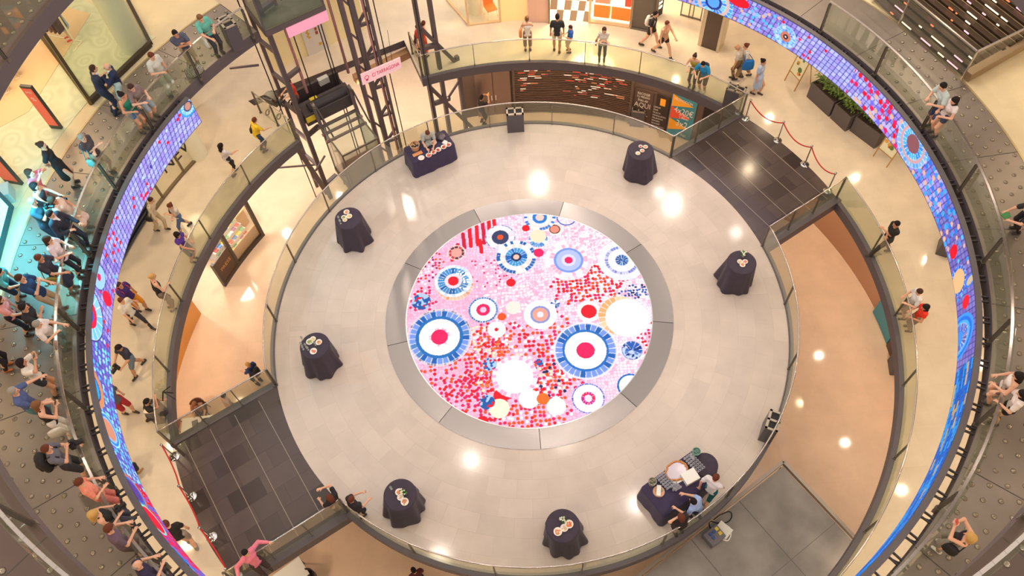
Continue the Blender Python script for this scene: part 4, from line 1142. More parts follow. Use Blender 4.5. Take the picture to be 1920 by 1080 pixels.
def buffet(label, A, B, depth, H, seed, folds=True, round_end=None):
    """A, B: floor corners of the long front side (to the left and right as the table is seen from its back)"""
    A, B = Vector((A.x, A.y, 0)), Vector((B.x, B.y, 0)); d = (B-A); L = d.length; d.normalize(); n = Vector((-d.y, d.x, 0))
    o = (A+B)/2+n*depth/2; rz = math.atan2(d.y, d.x)
    t = thing('buffet_table', label, 'table', o, rz)
    q = random.Random(seed); hl, hd_ = L/2, depth/2; rc = 0.07
    pts = []
    for cx, cy, a0 in ((hl-rc, hd_-rc, 0), (-hl+rc, hd_-rc, 90), (-hl+rc, -hd_+rc, 180), (hl-rc, -hd_+rc, 270)):
        for k in range(7): a = rad(a0+15*k); pts.append((cx+rc*math.cos(a), cy+rc*math.sin(a), math.cos(a), math.sin(a)))
    dense = []
    for i in range(len(pts)):
        p0, p1 = pts[i], pts[(i+1) % len(pts)]; l = math.hypot(p1[0]-p0[0], p1[1]-p0[1]); m = max(1, int(l/0.05))
        for k in range(m): f = k/m; dense.append(tuple(p0[j]*(1-f)+p1[j]*f for j in range(4)))
    n_ = len(dense); vs = [(0, 0, H)]; fs = []
    ks = (0.0, 0.03, 0.2, 0.5, 0.8, 1.0); per = 0; cum = []
    for i in range(n_):
        cum.append(per); p1 = dense[(i+1) % n_]; per += math.hypot(p1[0]-dense[i][0], p1[1]-dense[i][1])
    ph = q.uniform(0, 6)
    for k in ks:
        for i, (x, y, nx, ny) in enumerate(dense):
            w = math.sin(cum[i]*9+ph)*0.5+math.sin(cum[i]*17+ph*2)*0.3
            ex = 0.012*(k > 0)+0.05*k+w*0.028*k
            vs.append((x+nx*ex, y+ny*ex, H-(0.012 if k else 0)-k*(H-0.03)))
    for i in range(n_): fs.append((0, 1+i, 1+(i+1) % n_))
    for j in range(len(ks)-1):
        a = 1+j*n_
        for i in range(n_): fs.append((a+i, a+n_+i, a+n_+(i+1) % n_, a+(i+1) % n_))
    mesh_obj('tablecloth', vs, fs, M_cloth2, t, True)
    return t, o, d, n, L
HB = 0.80
A, B = P(781, 333), P(857, 298)
buffet('long buffet table in dark blue cloth beside the lift tower, with five red plates', A, B, 0.82, HB, 2)
G = 'five red tartare plates in a row'
for i, (px, py) in enumerate(((804, 291.5), (813, 286), (822, 281), (832, 276), (841, 271.5))):
    plate(P(px, py, HB)+Vector((0, 0, .002)), 0.105, (206, 70, 56), 'white plate of red tartare, %s in the row of five' % ('nearest the white empty plate', 'second from the white empty plate', 'in the middle', 'second from the right', 'at the right end')[i], G)
plate(P(790, 296.5, HB)+Vector((0, 0, .002)), 0.115, (232, 226, 226), 'white plain plate at the left corner of the buffet by the lifts', 'plain plates')
plate(P(813, 268, HB)+Vector((0, 0, .002)), 0.115, (226, 150, 140), 'white plate in front of the cook behind the buffet', 'plain plates')
def bucket(c, r, h, rgb, fill, label, name='ice_bucket', cat='bucket'):
    t = thing(name, label, cat, c)
    mb = MB(); mb.lathe([(r*0.8, 0), (r, h), (r*1.06, h), (r*1.06, h+0.012), (r*0.94, h+0.012), (r*0.9, h*0.7), (0.0001, h*0.7)], (0, 0, 0), 22); mb.build('bowl', mat('bk_%d_%d_%d' % rgb, rgb, 0.4), t, smooth='auto')
    mb = MB(); q = random.Random(5)
    for i in range(18):
        a = q.uniform(0, 6.28); d = r*0.75*math.sqrt(q.random()); mb.ball((d*math.cos(a), d*math.sin(a), h*0.75), r*0.17, 6, 4)
    mb.build('contents', mat('bf_%d_%d_%d' % fill, fill, 0.5), t, smooth=True); return t
bucket(P(779, 279, HB)+Vector((0, 0, .002)), 0.17, 0.22, (206, 160, 120), (60, 54, 50), 'round wicker bread basket at the left end of the buffet by the lifts', 'bread_basket', 'basket')
def slab_thing(name, label, cat, c, size, rz, m, bev=0.006):
    mb = MB(); mb.box((0, 0, size[2]/2), size); o = mb.build(name, m, bevel=bev); o.location = c; o.rotation_euler.z = rz; return tag(o, label, cat)
dz = Vector((0, 0, .002)); arz = math.atan2((B-A).y, (B-A).x)
slab_thing('cutting_board', 'pale orange wooden board in front of the bread basket', 'board', P(783, 289, HB)+dz, (0.36, 0.14, 0.03), arz, mat('board', (222, 150, 96), 0.6))
slab_thing('napkin', 'white folded napkin beside the last red plate', 'napkin', P(834, 267, HB)+dz, (0.17, 0.15, 0.02), arz+0.5, M_white)
slab_thing('napkin', 'white folded napkin at the left of the cook', 'napkin', P(799, 273, HB)+dz, (0.18, 0.14, 0.02), arz-0.2, M_white)
mb = MB(); mb.lathe([(0.0001, 0.0), (0.16, 0.0), (0.16, 0.10), (0.10, 0.15), (0.0001, 0.16)], (0, 0, 0), 24); o = mb.build('domed_pan', mat('pan_grey', (104, 96, 104), 0.3, 0.7), smooth='auto'); o.location = P(827, 259, HB)+dz; tag(o, 'grey round covered pan beside the cook', 'pan')
t = thing('bowl_stand', 'clear bowl on a black wire stand in front of the cook', 'bowl', P(805, 275, HB)+dz)
mb = MB(); mb.lathe([(0.03, 0.10), (0.10, 0.16), (0.13, 0.20), (0.12, 0.20), (0.0001, 0.11)], (0, 0, 0), 16); mb.build('bowl', M_gl, t, smooth=True)
mb = MB()
for k in range(4): mb.tube([(0.16*math.cos(k*1.57), 0.16*math.sin(k*1.57), 0.005), (0.03*math.cos(k*1.57), 0.03*math.sin(k*1.57), 0.11)], 0.008, 6)
mb.build('stand', M_black, t)

# second buffet, lower right: the back edge runs along the guests' side
A2, B2 = P(1303, 842, HB), P(1202, 914, HB)
d2 = (B2-A2).normalized(); n2 = Vector((-d2.y, d2.x, 0)); dep = 0.98
buffet('long buffet table in purple cloth at the lower right, laid with rows of glasses', A2, B2, dep, HB, 4)
GB = 'glasses in dense rows on the lower right buffet'
def glass_rows(px0, py0, ux, uy, vx, vy, nu, nv, lab):
    for i in range(nu):
        for j in range(nv):
            q = P(px0+ux*i+vx*j, py0+uy*i+vy*j, HB)+dz
            mb_o = tumbler.copy(); COL.objects.link(mb_o); mb_o.location = q; tag(mb_o, lab, 'glass', 'glasses '+lab)
mb = MB(); mb.lathe([(0.026, 0.0), (0.034, 0.12), (0.030, 0.12), (0.023, 0.008), (0.0001, 0.008)], (0, 0, 0), 10)
tumbler = mb.build('tumbler', glass_mat('tumbler_glass', (236, 234, 244), 0.55, 0.3), smooth=True); tumbler.location = P(1262, 920, HB)+dz; tag(tumbler, 'small glass alone on the front of the lower right buffet', 'glass')
glass_rows(1231, 898, 3.9, 4.0, 4.0, -2.9, 6, 4, 'clear glass in the close rows between the bucket and the big platter')
glass_rows(1283, 862, 3.9, 4.2, 4.0, -2.9, 7, 4, 'clear glass in the close rows beside the long white tray')
glass_rows(1259, 914, 3.9, 3.2, 4.0, -2.6, 3, 3, 'clear glass in the small group in front of the white box')
bucket(P(1222, 907, HB)+dz, 0.11, 0.2, (170, 160, 140), (110, 104, 84), 'round metal ice bucket at the left end of the lower right buffet')
bucket(P(1304, 851, HB)+dz, 0.11, 0.2, (120, 160, 146), (110, 140, 130), 'round green tinted bucket at the far end of the lower right buffet')
t = plate(P(1235, 922, HB)+dz, 0.16, (170, 180, 120), 'round platter of salad with a white napkin over it', 'platters', 'platter', (222, 170, 140))
slab_thing('napkin', 'white napkin lying across the salad platter', 'napkin', P(1235, 920, HB+0.06), (0.30, 0.12, 0.03), arz+0.9, M_white)
t = thing('serving_platter', 'big oval platter ringed with small orange canapes', 'platter', P(1268, 884, HB)+dz, math.atan2(d2.y, d2.x))
mb = MB(); mb.lathe([(0.0001, 0.01), (0.24, 0.01), (0.28, 0.03), (0.28, 0.035), (0.0001, 0.018)], (0, 0, 0), 30); mb.v = [(x*1.25, y*0.95, z_) for x, y, z_ in mb.v]; mb.build('dish', mat('silver_dish', (196, 186, 196), 0.25, 0.7), t, smooth='auto')
mb = MB(); q = random.Random(3)
for i in range(44):
    a = i/44*2*PI; k = 0.9+0.12*q.random(); mb.ball((0.33*k*math.cos(a), 0.25*k*math.sin(a), 0.045), 0.032, 6, 5)
mb.build('canape', mat('canape', (206, 140, 76), 0.6), t, smooth=True)
slab_thing('box', 'white square box on the front of the lower right buffet', 'box', P(1293, 896, HB)+dz, (0.42, 0.34, 0.16), math.atan2(d2.y, d2.x)-0.12, M_white)
slab_thing('napkin', 'white cloth strip left of the white box', 'napkin', P(1271, 903, HB)+dz, (0.30, 0.10, 0.03), math.atan2(d2.y, d2.x)-0.1, M_white)
slab_thing('tray', 'long white tray near the green tinted bucket', 'tray', P(1301, 861, HB)+dz, (0.09, 0.34, 0.04), math.atan2(d2.y, d2.x), M_white)
# small round table closed up to the end of that buffet
c = P(1323, 871, 0.86)
t = thing('round_table', 'small bare round table in dark cloth at the end of the lower right buffet', 'table', (c.x, c.y, 0))
mb = MB(); mb.lathe([(0.0001, 0.86), (0.33, 0.86), (0.345, 0.845), (0.36, 0.5), (0.39, 0.02)], (0, 0, 0), 40, wob=lambda r, z_, th: r+(0.86-z_)*0.05*math.sin(9*th) if z_ < 0.84 else r)
mb.build('tablecloth', M_cloth, t, smooth=True)

# litter bins with two square openings
def bin_(c, rz, label, w=0.62, dpt=0.36, H=0.95):
    t = thing('recycling_bin', label, 'bin', c, rz, None)
    mb = MB(); mb.box((0, 0, H/2-0.03), (w, dpt, H-0.06)); mb.build('body', M_bin, t, bevel=0.012)
    mb = MB()
    for a in (-1, 0, 1): mb.box((a*(w/2-0.03), 0, H-0.02), (0.06, dpt, 0.045))
    for b_ in (-1, 1): mb.box((0, b_*(dpt/2-0.035), H-0.0195), (w, 0.07, 0.044))
    mb.build('lid_frame', mat('bin_lid', (186, 172, 156), 0.35, 0.4), t)
    mb = MB(); mb.box((0, 0, H-0.055), (w-0.06, dpt-0.06, 0.02)); mb.build('opening', M_black, t)
    return t
bin_(P(967, 242), rad(0), 'grey bin with two openings at the top of the stage edge')
bin_(P(1437, 812), rad(62), 'grey bin with two openings at the right edge of the stage')
bin_(P(1372, 200), rad(-32), 'grey bin with two openings behind the glass beside the slate bridge', 0.66, 0.4)
bin_(P(303, 781), rad(93), 'brown grey bin behind the glass where a person crouches', 0.5, 0.3, 0.85)
bin_(P(1675, 690, ZL), rad(80), 'grey bin on the lowest floor at the right, below the teal poster')
bin_(P(1194, 233, ZL), rad(-15), 'dark bin on the lowest floor in front of the brown shop wall')
bin_(P(443, 84, Z2), rad(-58), 'grey bin with two openings on the upper deck beside the man in turquoise', 0.62, 0.42)
bin_(P(1767, 467), rad(60), 'dark bin half hidden under the ribbon screen on the right')
t = thing('pedestal', 'small dark pedestal with a pale top on the lowest floor at the right', 'stand', P(1567, 431, ZL), 0.5)
mb = MB(); mb.box((0, 0, 0.42), (0.30, 0.26, 0.84)); mb.build('body', M_black, t, bevel=0.01)
mb = MB(); mb.box((0, 0, 0.87), (0.34, 0.30, 0.06)); mb.build('top', mat('pale_top', (220, 200, 180), 0.5), t, bevel=0.01)

# rope posts
M_rope = mat('rope_red', (196, 26, 36), 0.6)
def rope_post(c, label, group):
    t = thing('rope_post', label, 'post', c, 0, group)
    mb = MB(); mb.lathe([(0.0001, 0.03), (0.06, 0.028), (0.15, 0.012), (0.155, 0.0)], (0, 0, 0), 26); mb.build('base', M_chrome, t, smooth=True)
    mb = MB(); mb.tube([(0, 0, 0.02), (0, 0, 0.93)], 0.026, 10); mb.build('pole', M_chrome, t, smooth='auto')
    mb = MB(); mb.lathe([(0.026, 0.90), (0.042, 0.93), (0.042, 0.965), (0.02, 0.985), (0.0001, 0.99)], (0, 0, 0), 14); mb.build('finial', M_chrome, t, smooth=True)
    return c
def rope(a, b, label, sag, group):
    pts = []
    for i in range(15):
        f = i/14; p = a.lerp(b, f); pts.append(Vector((p.x, p.y, 0.90-sag*4*f*(1-f))))
    o = pts[0].copy(); mb = MB(); mb.tube([p-o for p in pts], 0.021, 8); ob = mb.build('rope', M_rope, smooth=True); ob.location = o; tag(ob, label, 'rope', group)
ps = [rope_post(P(*q), l, 'rope posts of the upper slate bridge') for q, l in (((1398, 222), 'chrome rope post nearest the bin on the upper right bridge'), ((1458, 263), 'second chrome rope post from the bin on the upper right bridge'),
      ((1509, 308), 'third chrome rope post from the bin on the upper right bridge'), ((1552, 358), 'chrome rope post at the glass balustrade corner on the upper right bridge'))]
for i, l in enumerate(('red rope nearest the bin on the upper right bridge', 'middle red rope on the upper right bridge', 'red rope nearest the glass corner on the upper right bridge')): rope(ps[i], ps[i+1], l, 0.30, 'ropes of the upper slate bridge')
ps = [rope_post(P(*q), l, 'rope posts of the lower slate bridge') for q, l in (((327, 856), 'chrome rope post at the glass corner, top of the row on the lower left bridge'), ((359, 931), 'chrome rope post second from the glass corner on the lower left bridge'),
      ((397, 1007), 'chrome rope post beside the man in a black shirt with white print'), ((445, 1082), 'chrome rope post at the bottom edge near the person in pink'))]
for i, l in enumerate(('red rope nearest the glass corner on the lower left bridge', 'middle red rope on the lower left bridge', 'red rope nearest the person in pink on the lower left bridge')): rope(ps[i], ps[i+1], l, 0.22, 'ropes of the lower slate bridge')

# planters
def planter(c0, c1, dpt, label, seed):
    d = (c1-c0); L = d.length; d.normalize(); n = Vector((-d.y, d.x, 0))
    if n.dot(c0) < 0: n = -n
    o = (c0+c1)/2+n*dpt/2; rz = math.atan2(d.y, d.x)
    t = thing('planter', label, 'planter', o, rz); H = 0.72
    mb = MB(); th = 0.03
    mb.box((0, -dpt/2+th/2, H/2), (L, th, H)); mb.box((0, dpt/2-th/2, H/2), (L, th, H)); mb.box((-L/2+th/2, 0, H/2), (th, dpt-2*th, H)); mb.box((L/2-th/2, 0, H/2), (th, dpt-2*th, H)); mb.box((0, 0, 0.03), (L-2*th, dpt-2*th, 0.05))
    mb.build('box', mat('planter_grey', (92, 82, 82), 0.5), t)
    mb = MB(); mb.box((0, 0, H-0.08), (L-0.06, dpt-0.06, 0.06)); mb.build('soil', mat('soil', (60, 46, 36), 0.9, noise=0.3, nscale=20), t)
    q = random.Random(seed)
    for k in range(4):
        bx = -L/2+0.2+(L-0.4)*k/3; mb = MB(); sm = MB(); hh = q.uniform(0.35, 0.6)
        for s_ in range(3): sm.tube([(bx, 0, H-0.06), (bx+q.uniform(-0.12, 0.12), q.uniform(-0.1, 0.1), H+hh*0.8)], [0.012, 0.006], 5)
        for i in range(90):
            a = q.uniform(0, 2*PI); e = q.uniform(-0.3, 1.2); rr_ = q.uniform(0.06, 0.30); ctr = Vector((bx+rr_*math.cos(a), rr_*0.8*math.sin(a), H+0.1+q.uniform(0, hh)))
            dr = Vector((math.cos(a)*math.cos(e), math.sin(a)*math.cos(e), math.sin(e)*0.6)).normalized(); l = q.uniform(0.09, 0.16); s2 = dr.cross(Vector((0, 0, 1))).normalized()*l*0.28
            tip = ctr+dr*l-Vector((0, 0, l*0.25)); md = ctr+dr*l*0.5+Vector((0, 0, 0.012))
            mb.add([ctr, md-s2, tip, md+s2], [(0, 1, 2, 3)])
        pl = mb.build('foliage', [mat('planter_leaf_%d' % (k % 2), ((128, 150, 70), (98, 128, 56))[k % 2], 0.5)], t); sm.build('stem', mat('stem', (80, 70, 40), 0.7), t)
planter(P(1512, 181), P(1553, 219), 0.62, 'grey planter box nearest the menu board under the ribbon screen', 1)
planter(P(1556, 221), P(1584, 247), 0.62, 'grey planter box in the middle of the row, with a leafless gap', 2)
planter(P(1593, 245), P(1638, 279), 0.62, 'grey planter box at the lower end of the row, beside the second board', 3)
# standing menu boards
def aboard(c0, c1, label, H, art, seed):
    d = (c1-c0); L = d.length; d.normalize(); n = Vector((d.y, -d.x, 0))
    if n.dot(c0) > 0: n = -n          # leans away from the axis: front towards it
    o = (c0+c1)/2; t = thing('menu_board', label, 'sign', o, math.atan2(d.y, d.x))
    sg = 1 if n.dot(Vector((-d.y, d.x, 0))) > 0 else -1
    mb = MB()
    for q in (-1, 1): mb.bar((q*L/2, 0, 0), (q*L/2, -sg*0.32, H), 0.035, 0.03)
    mb.bar((-L/2, -sg*0.10, H*0.32), (L/2, -sg*0.10, H*0.32), 0.03); mb.bar((-L/2, -sg*0.315, H*0.985), (L/2, -sg*0.315, H*0.985), 0.03)
    mb.build('frame', M_wood, t)
    mb = MB()
    for q in (-1, 1): mb.bar((q*L/2*0.9, -sg*0.75, 0), (q*L/2*0.9, -sg*0.34, H*0.97), 0.03, 0.02)
    mb.build('leg', M_wood, t)
    mb = MB(); y0, z0, y1, z1 = -sg*0.10, H*0.33, -sg*0.308, H*0.975
    mb.add([(-L/2+.02, y0, z0), (L/2-.02, y0, z0), (L/2-.02, y1, z1), (-L/2+.02, y1, z1), (-L/2+.02, y0-sg*.02, z0), (L/2-.02, y0-sg*.02, z0), (L/2-.02, y1-sg*.02, z1), (-L/2+.02, y1-sg*.02, z1)], [(0, 1, 2, 3), (7, 6, 5, 4), (0, 4, 5, 1), (1, 5, 6, 2), (2, 6, 7, 3), (3, 7, 4, 0)])
    mb.build('sheet', mat('menu_paper', (226, 222, 190), 0.5), t)
    q = random.Random(seed); mb = [MB(), MB(), MB()]
    for i in range(9):
        u = q.uniform(-0.7, 0.7)*L/2; v = q.uniform(0.15, 0.85); ctr = Vector((u, y0+(y1-y0)*v+sg*.004, z0+(z1-z0)*v)); r = q.uniform(0.05, 0.11)
        ax = Vector((1, 0, 0)); ay = Vector((0, y1-y0, z1-z0)).normalized()
        mb[i % 3].add([ctr+ax*r*math.cos(k*PI/5)+ay*r*math.sin(k*PI/5) for k in range(10)], [tuple(range(10))])
    for k, c in enumerate(((196, 60, 40), (216, 160, 70), (90, 120, 60))): mb[k].build('picture', mat('menu_%d' % k, c, 0.6), t)
    return t
aboard(P(1471, 151), P(1489, 171), 'wooden menu board with food pictures above the planters', 1.5, 0, 1)
aboard(P(1637, 293), P(1662, 314), 'wooden framed board at the lower end of the planters', 1.2, 0, 2)
# bag on the upper deck and the stroller
t = thing('handbag', 'black and white patterned bag at the feet of the man in slate', 'bag', P(367, 138, Z2), 0.6)
m = bpy.data.materials.new('zigzag'); m.use_nodes = True
nt = m.node_tree; wv = nt.nodes.new('ShaderNodeTexWave'); wv.inputs['Scale'].default_value = 9; wv.inputs['Distortion'].default_value = 6
cr = nt.nodes.new('ShaderNodeValToRGB'); cr.color_ramp.elements[0].position = 0.45; cr.color_ramp.elements[1].position = 0.55; cr.color_ramp.elements[0].color = (0.02, 0.02, 0.02, 1); cr.color_ramp.elements[1].color = (0.6, 0.58, 0.5, 1)
tc = nt.nodes.new('ShaderNodeTexCoord'); nt.links.new(tc.outputs['Object'], wv.inputs['Vector']); nt.links.new(wv.outputs['Color'], cr.inputs['Fac']); nt.links.new(cr.outputs['Color'], nt.nodes['Principled BSDF'].inputs['Base Color'])
mb = MB(); mb.lathe([(0.20, 0.0), (0.26, 0.05), (0.25, 0.2), (0.20, 0.30), (0.12, 0.34)], (0, 0, 0), 22); mb.v = [(x*1.15, y*0.7, z_) for x, y, z_ in mb.v]; mb.build('pouch', m, t, smooth=True)
mb = MB()
for q in (-1, 1): mb.tube([(-0.12, q*0.07, 0.30), (-0.08, q*0.1, 0.44), (0.08, q*0.1, 0.44), (0.12, q*0.07, 0.30)], 0.012, 6)
mb.build('handle', M_black, t, smooth=True)
# ------------------------------------------------------------------ lift tower
UR = Vector((-0.5, 0.866, 0)); UT = Vector((0.866, 0.5, 0)); RZL = math.atan2(0.5, 0.866)
def LT(s, r, z=0.0): return UR*r+UT*s+Vector((0, 0, z))
def LP(px, py, r):
    d = _M@np.array([(px-960)/F_PX, (py-540)/F_PX, 1.0]); u = np.array(UR)
    w = CAM+d*((r-u@CAM)/(u@d)); return Vector([float(t) for t in w])
TOP = 11.5
def post_at(px, py, r): p = LP(px, py, r); return p.x, p.y
t = thing('lift_tower', 'dark steel lattice tower of the glass lifts with guide rails and cross braces', 'lift', LT(0, 11, ZL)); O = Vector(t.location)
def seg(name, a, b, w, h=None, m=M_truss, up=tuple(UR)):
    mb = MB(); mb.bar(Vector(a)-O, Vector(b)-O, w, h or w, upv=up); return mb.build(name, m, t)
def vpost(px, py, r, w, z0=ZL, z1=TOP, name='column', m=M_truss, tube=False):
    x, y = post_at(px, py, r)
    if tube:
        mb = MB(); mb.tube([Vector((x, y, z0))-O, Vector((x, y, z1))-O], w/2, 10); mb.build(name, m, t, smooth='auto')
    else: seg(name, (x, y, z0), (x, y, z1), w)
    return Vector((x, y, 0))
RF = 11.2
pA = vpost(503, 60, 12.0, 0.17)
pA2 = vpost(497, 100, 12.9, 0.12)
m_pink = mat('guide_rail', (196, 150, 160), 0.25, 0.7)
g1 = vpost(545, 85, 12.2, 0.11, 0.9, TOP, 'guide_rail', m_pink, True); g2 = vpost(636, 75, 12.2, 0.11, 0.9, TOP, 'guide_rail', m_pink, True)
c1 = vpost(652, 60, 11.5, 0.13); c2 = vpost(672, 60, 11.5, 0.18); c3 = vpost(660, 75, 11.9, 0.10, ZL, TOP, 'guide_rail', m_pink, True); c4 = vpost(693, 60, 11.3, 0.11, ZL, TOP, 'guide_rail', m_pink, True); c5 = vpost(701, 60, 11.3, 0.10)
r1 = vpost(787, 60, RF, 0.15); r2 = vpost(814, 60, RF, 0.15); r3 = vpost(862, 150, RF, 0.15, ZL, 0.2)
zs = [-4.2, -2.7, -1.2, 0.3, 1.8, 3.3, 4.8, 6.3, 7.8, 9.3]
for i, z in enumerate(zs):
    V = lambda p, zz: (p.x, p.y, zz)
    seg('brace', V(c2, z), V(c5, z+0.1), 0.11, 0.10); seg('brace', V(c1, z), V(c2, z-0.7), 0.07); seg('brace', V(c5, z+0.75), V(c2, z), 0.09)
    seg('brace', V(pA, z), V(pA2, z+0.02), 0.12)
    if i % 2 == 0: seg('beam', V(pA, z+0.3), V(g1, z+0.3), 0.14, 0.16)
# right hand truss: rungs and diagonals read from its elevation
for a, b in (((793, 90), (818, 84)), ((815, 194), (843, 184))): seg('rung', LP(*a, RF), LP(*b, RF), 0.16, 0.16)
for a, b in (((788, 52), (866, 128)), ((806, 163), (888, 242)), ((862, 150), (840, 184))): seg('brace', LP(*a, RF), LP(*b, RF), 0.15 if b[0] > 850 else 0.07)
for a, b in (((485, 122), (430, 128)), ((512, 315), (590, 309))): seg('tie_bar', LP(*a, 11.9), LP(*b, 11.9 if a[1] < 200 else 12.4), 0.06)
# heavy raking strut under the gallery edge
seg('strut', LP(556, 276, 11.3), LP(612, 360, 11.9), 0.20, 0.22)
seg('strut', LP(609, 292, 11.6), LP(592, 320, 11.6), 0.06)
for px, py, r in ((553, 75, 12.3), (600, 60, 12.6), (606, 60, 12.6), (714, 65, 11.2), (717, 150, 10.9), (798, 120, 10.9), (497, 130, 12.4)):
    x, y = post_at(px, py, r); mb = MB(); mb.tube([Vector((x, y, ZL))-O, Vector((x, y, TOP))-O], 0.022, 6); mb.build('cable', M_black, t)
# counterweight machine frame
t2 = thing('lift_machinery', 'dark grey lift machinery box with yellow stickers, between the guide rails', 'machine', LT(-1.1, 12.5, 0.0), RZL)
mb = MB(); mb.box((0, -0.35, 0.0), (2.1, 0.75, 0.55)); mb.box((0, 0.45, 0.1), (2.0, 0.12, 0.9)); mb.box((0, 0.1, -0.2), (2.2, 1.2, 0.18)); mb.build('housing', mat('machine_grey', (76, 66, 68), 0.5, 0.2), t2, bevel=0.02)
mb = MB(); mb.tube([(-0.75, -0.45, 0.28), (0.85, -0.45, 0.28)], 0.22, 16); mb.build('drum', mat('machine_dark', (54, 48, 52), 0.5, 0.2), t2, smooth='auto')
for ce, sz in (((-0.35, -0.05, 0.285), (0.30, 0.16, 0.012)), ((-0.78, -0.73, 0.05), (0.5, 0.02, 0.26))): mb = MB(); mb.box(ce, sz); mb.build('sticker', mat('sticker', (224, 196, 60), 0.5), t2)
mb = MB(); mb.box((0.35, 0.35, 0.50), (0.42, 0.2, 0.28)); mb.build('control_box', mat('ctrl', (190, 190, 186), 0.4), t2, bevel=0.01)
for q in (-0.62, 0.92):
    mb = MB(); mb.lathe([(0.0001, -0.06), (0.16, -0.06), (0.13, 0), (0.16, 0.06), (0.0001, 0.06)], (0, 0, 0), 18)
    mb.v = [(z_+q, y-0.75, x+0.6) for x, y, z_ in mb.v]; mb.build('pulley', M_post, t2, smooth='auto')
    mb = MB(); mb.bar((q, -0.75, 0.5), (q, -1.1, -0.9), 0.12); mb.bar((q+0.1, -0.75, 0.5), (q+0.25, -1.35, -0.9), 0.05); mb.build('hanger', M_truss, t2)
for k in range(3): 
    mb = MB(); mb.box((0.1, -0.95-0.3*k, -0.35-0.12*k), (1.75, 0.10, 0.07)); mb.build('cross_bar', m_pink if k else M_rail, t2)
def cab(label, s0, s1, r0, r1, z0, z1, tint, floor_c, frame):
    o = LT((s0+s1)/2, (r0+r1)/2, z0); c = thing('lift_cab', label, 'lift', o, RZL); w, d, H = s1-s0, r1-r0, z1-z0
    for nm, ce, sz in (('glass_wall', (0, -d/2, H/2), (w, 0.015, H)), ('glass_wall', (-w/2, 0, H/2), (0.015, d, H)), ('glass_wall', (w/2, 0, H/2), (0.015, d, H)), ('glass_roof', (0, 0, H), (w, d, 0.015))):
        mb = MB(); mb.box(ce, sz); mb.build(nm, tint, c)
    mb = MB(); mb.box((0, 0, -0.06), (w, d, 0.12)); mb.build('floor_panel', floor_c, c)
    mb = MB()
    for a in (-1, 1):
        for b in (-1, 1): mb.box((a*w/2, b*d/2, H/2), (0.05, 0.05, H))
        mb.box((0, a*d/2, H), (w, 0.05, 0.06)); mb.box((a*w/2, 0, H), (0.05, d, 0.06)); mb.box((0, a*d/2, -0.16), (w+0.05, 0.08, 0.20)); mb.box((a*w/2, 0, -0.16), (0.08, d, 0.20))
    mb.build('frame', frame, c); return c, w, d, H
c, w, d, H = cab('glass lift cab at the bottom, its floor reddish brown, behind the stage balustrade', -1.75, -0.25, 9.75, 11.5, -2.6, -0.35, M_smoke, mat('cab_floor', (136, 84, 74), 0.4), M_post)
c, w, d, H = cab('glass lift cab at the top edge glowing pink inside', -2.5, -0.35, 11.3, 12.9, 4.9, 7.3, M_smoke, mat('cab_floor_green', (116, 118, 92), 0.4), M_truss)
mb = MB(); mb.box((0, 0.3, 2.3), (1.2, 0.5, 0.03)); mb.build('ceiling_lamp', mat('pink_lamp', (255, 120, 150), emit=(255, 110, 150), strength=5.0), c)
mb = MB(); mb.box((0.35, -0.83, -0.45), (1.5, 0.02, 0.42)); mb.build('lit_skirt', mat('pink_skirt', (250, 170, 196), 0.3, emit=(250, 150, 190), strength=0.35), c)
mb = MB(); q = random.Random(3)
for k in range(7): mb.bar((-0.9+0.28*k, 0.78, 0.4), (-0.6+0.3*k, 0.78, 1.9), 0.16, 0.01)
mb.build('back_panel', mat('pink_pattern', (226, 110, 130), 0.5), c)
# street sign hung in the tower
def plane_matrix(o, xa, ya):
    xa = xa.normalized(); za = xa.cross(ya).normalized(); ya = za.cross(xa)
    return Matrix(((xa.x, ya.x, za.x, o.x), (xa.y, ya.y, za.y, o.y), (xa.z, ya.z, za.z, o.z), (0, 0, 0, 1)))
a, b = LP(680, 157, 10.5), LP(753, 125, 10.5); ctr = (a+b)/2+Vector((0, 0, 0.20)); xa = (b-a); L = xa.length
s = thing('hanging_sign', 'white and pink street name sign hung in the lift tower', 'sign', ctr)
mw = plane_matrix(Vector((0, 0, 0)), xa, Vector((0, 0, 1)))
mb = MB(); mb.box((0, 0, 0), (L, 0.50, 0.04)); o = mb.build('panel', mat('sign_pink', (250, 206, 214), 0.5, emit=(250, 206, 214), strength=0.25), s); o.matrix_local = mw
mp = mat('sign_letters', (226, 40, 110), 0.5)
text('lettering', 'C/ TARRAGONA', 0.23, mp, s, mw@Matrix.Translation((0.17, 0, 0.025))@Matrix.Diagonal((0.66, 1, 1, 1)))
mb = MB(); mb.tube([(0.085*math.cos(k*PI/4+PI/8), 0.02+0.085*math.sin(k*PI/4+PI/8), 0.025) for k in range(8)], 0.011, 6, closed=True); mb.box((0, -0.10, 0.025), (0.09, 0.05, 0.01)); o = mb.build('emblem', mp, s); o.matrix_local = mw@Matrix.Translation((-L/2+0.2, 0, 0))
mb = MB(); mb.tube([(L*0.3, 0.2, 0), (L*0.3, 1.6, 0)], 0.008, 5); mb.tube([(-L*0.3, 0.2, 0), (-L*0.3, 1.6, 0)], 0.008, 5); o = mb.build('wire', M_black, s); o.matrix_local = mw
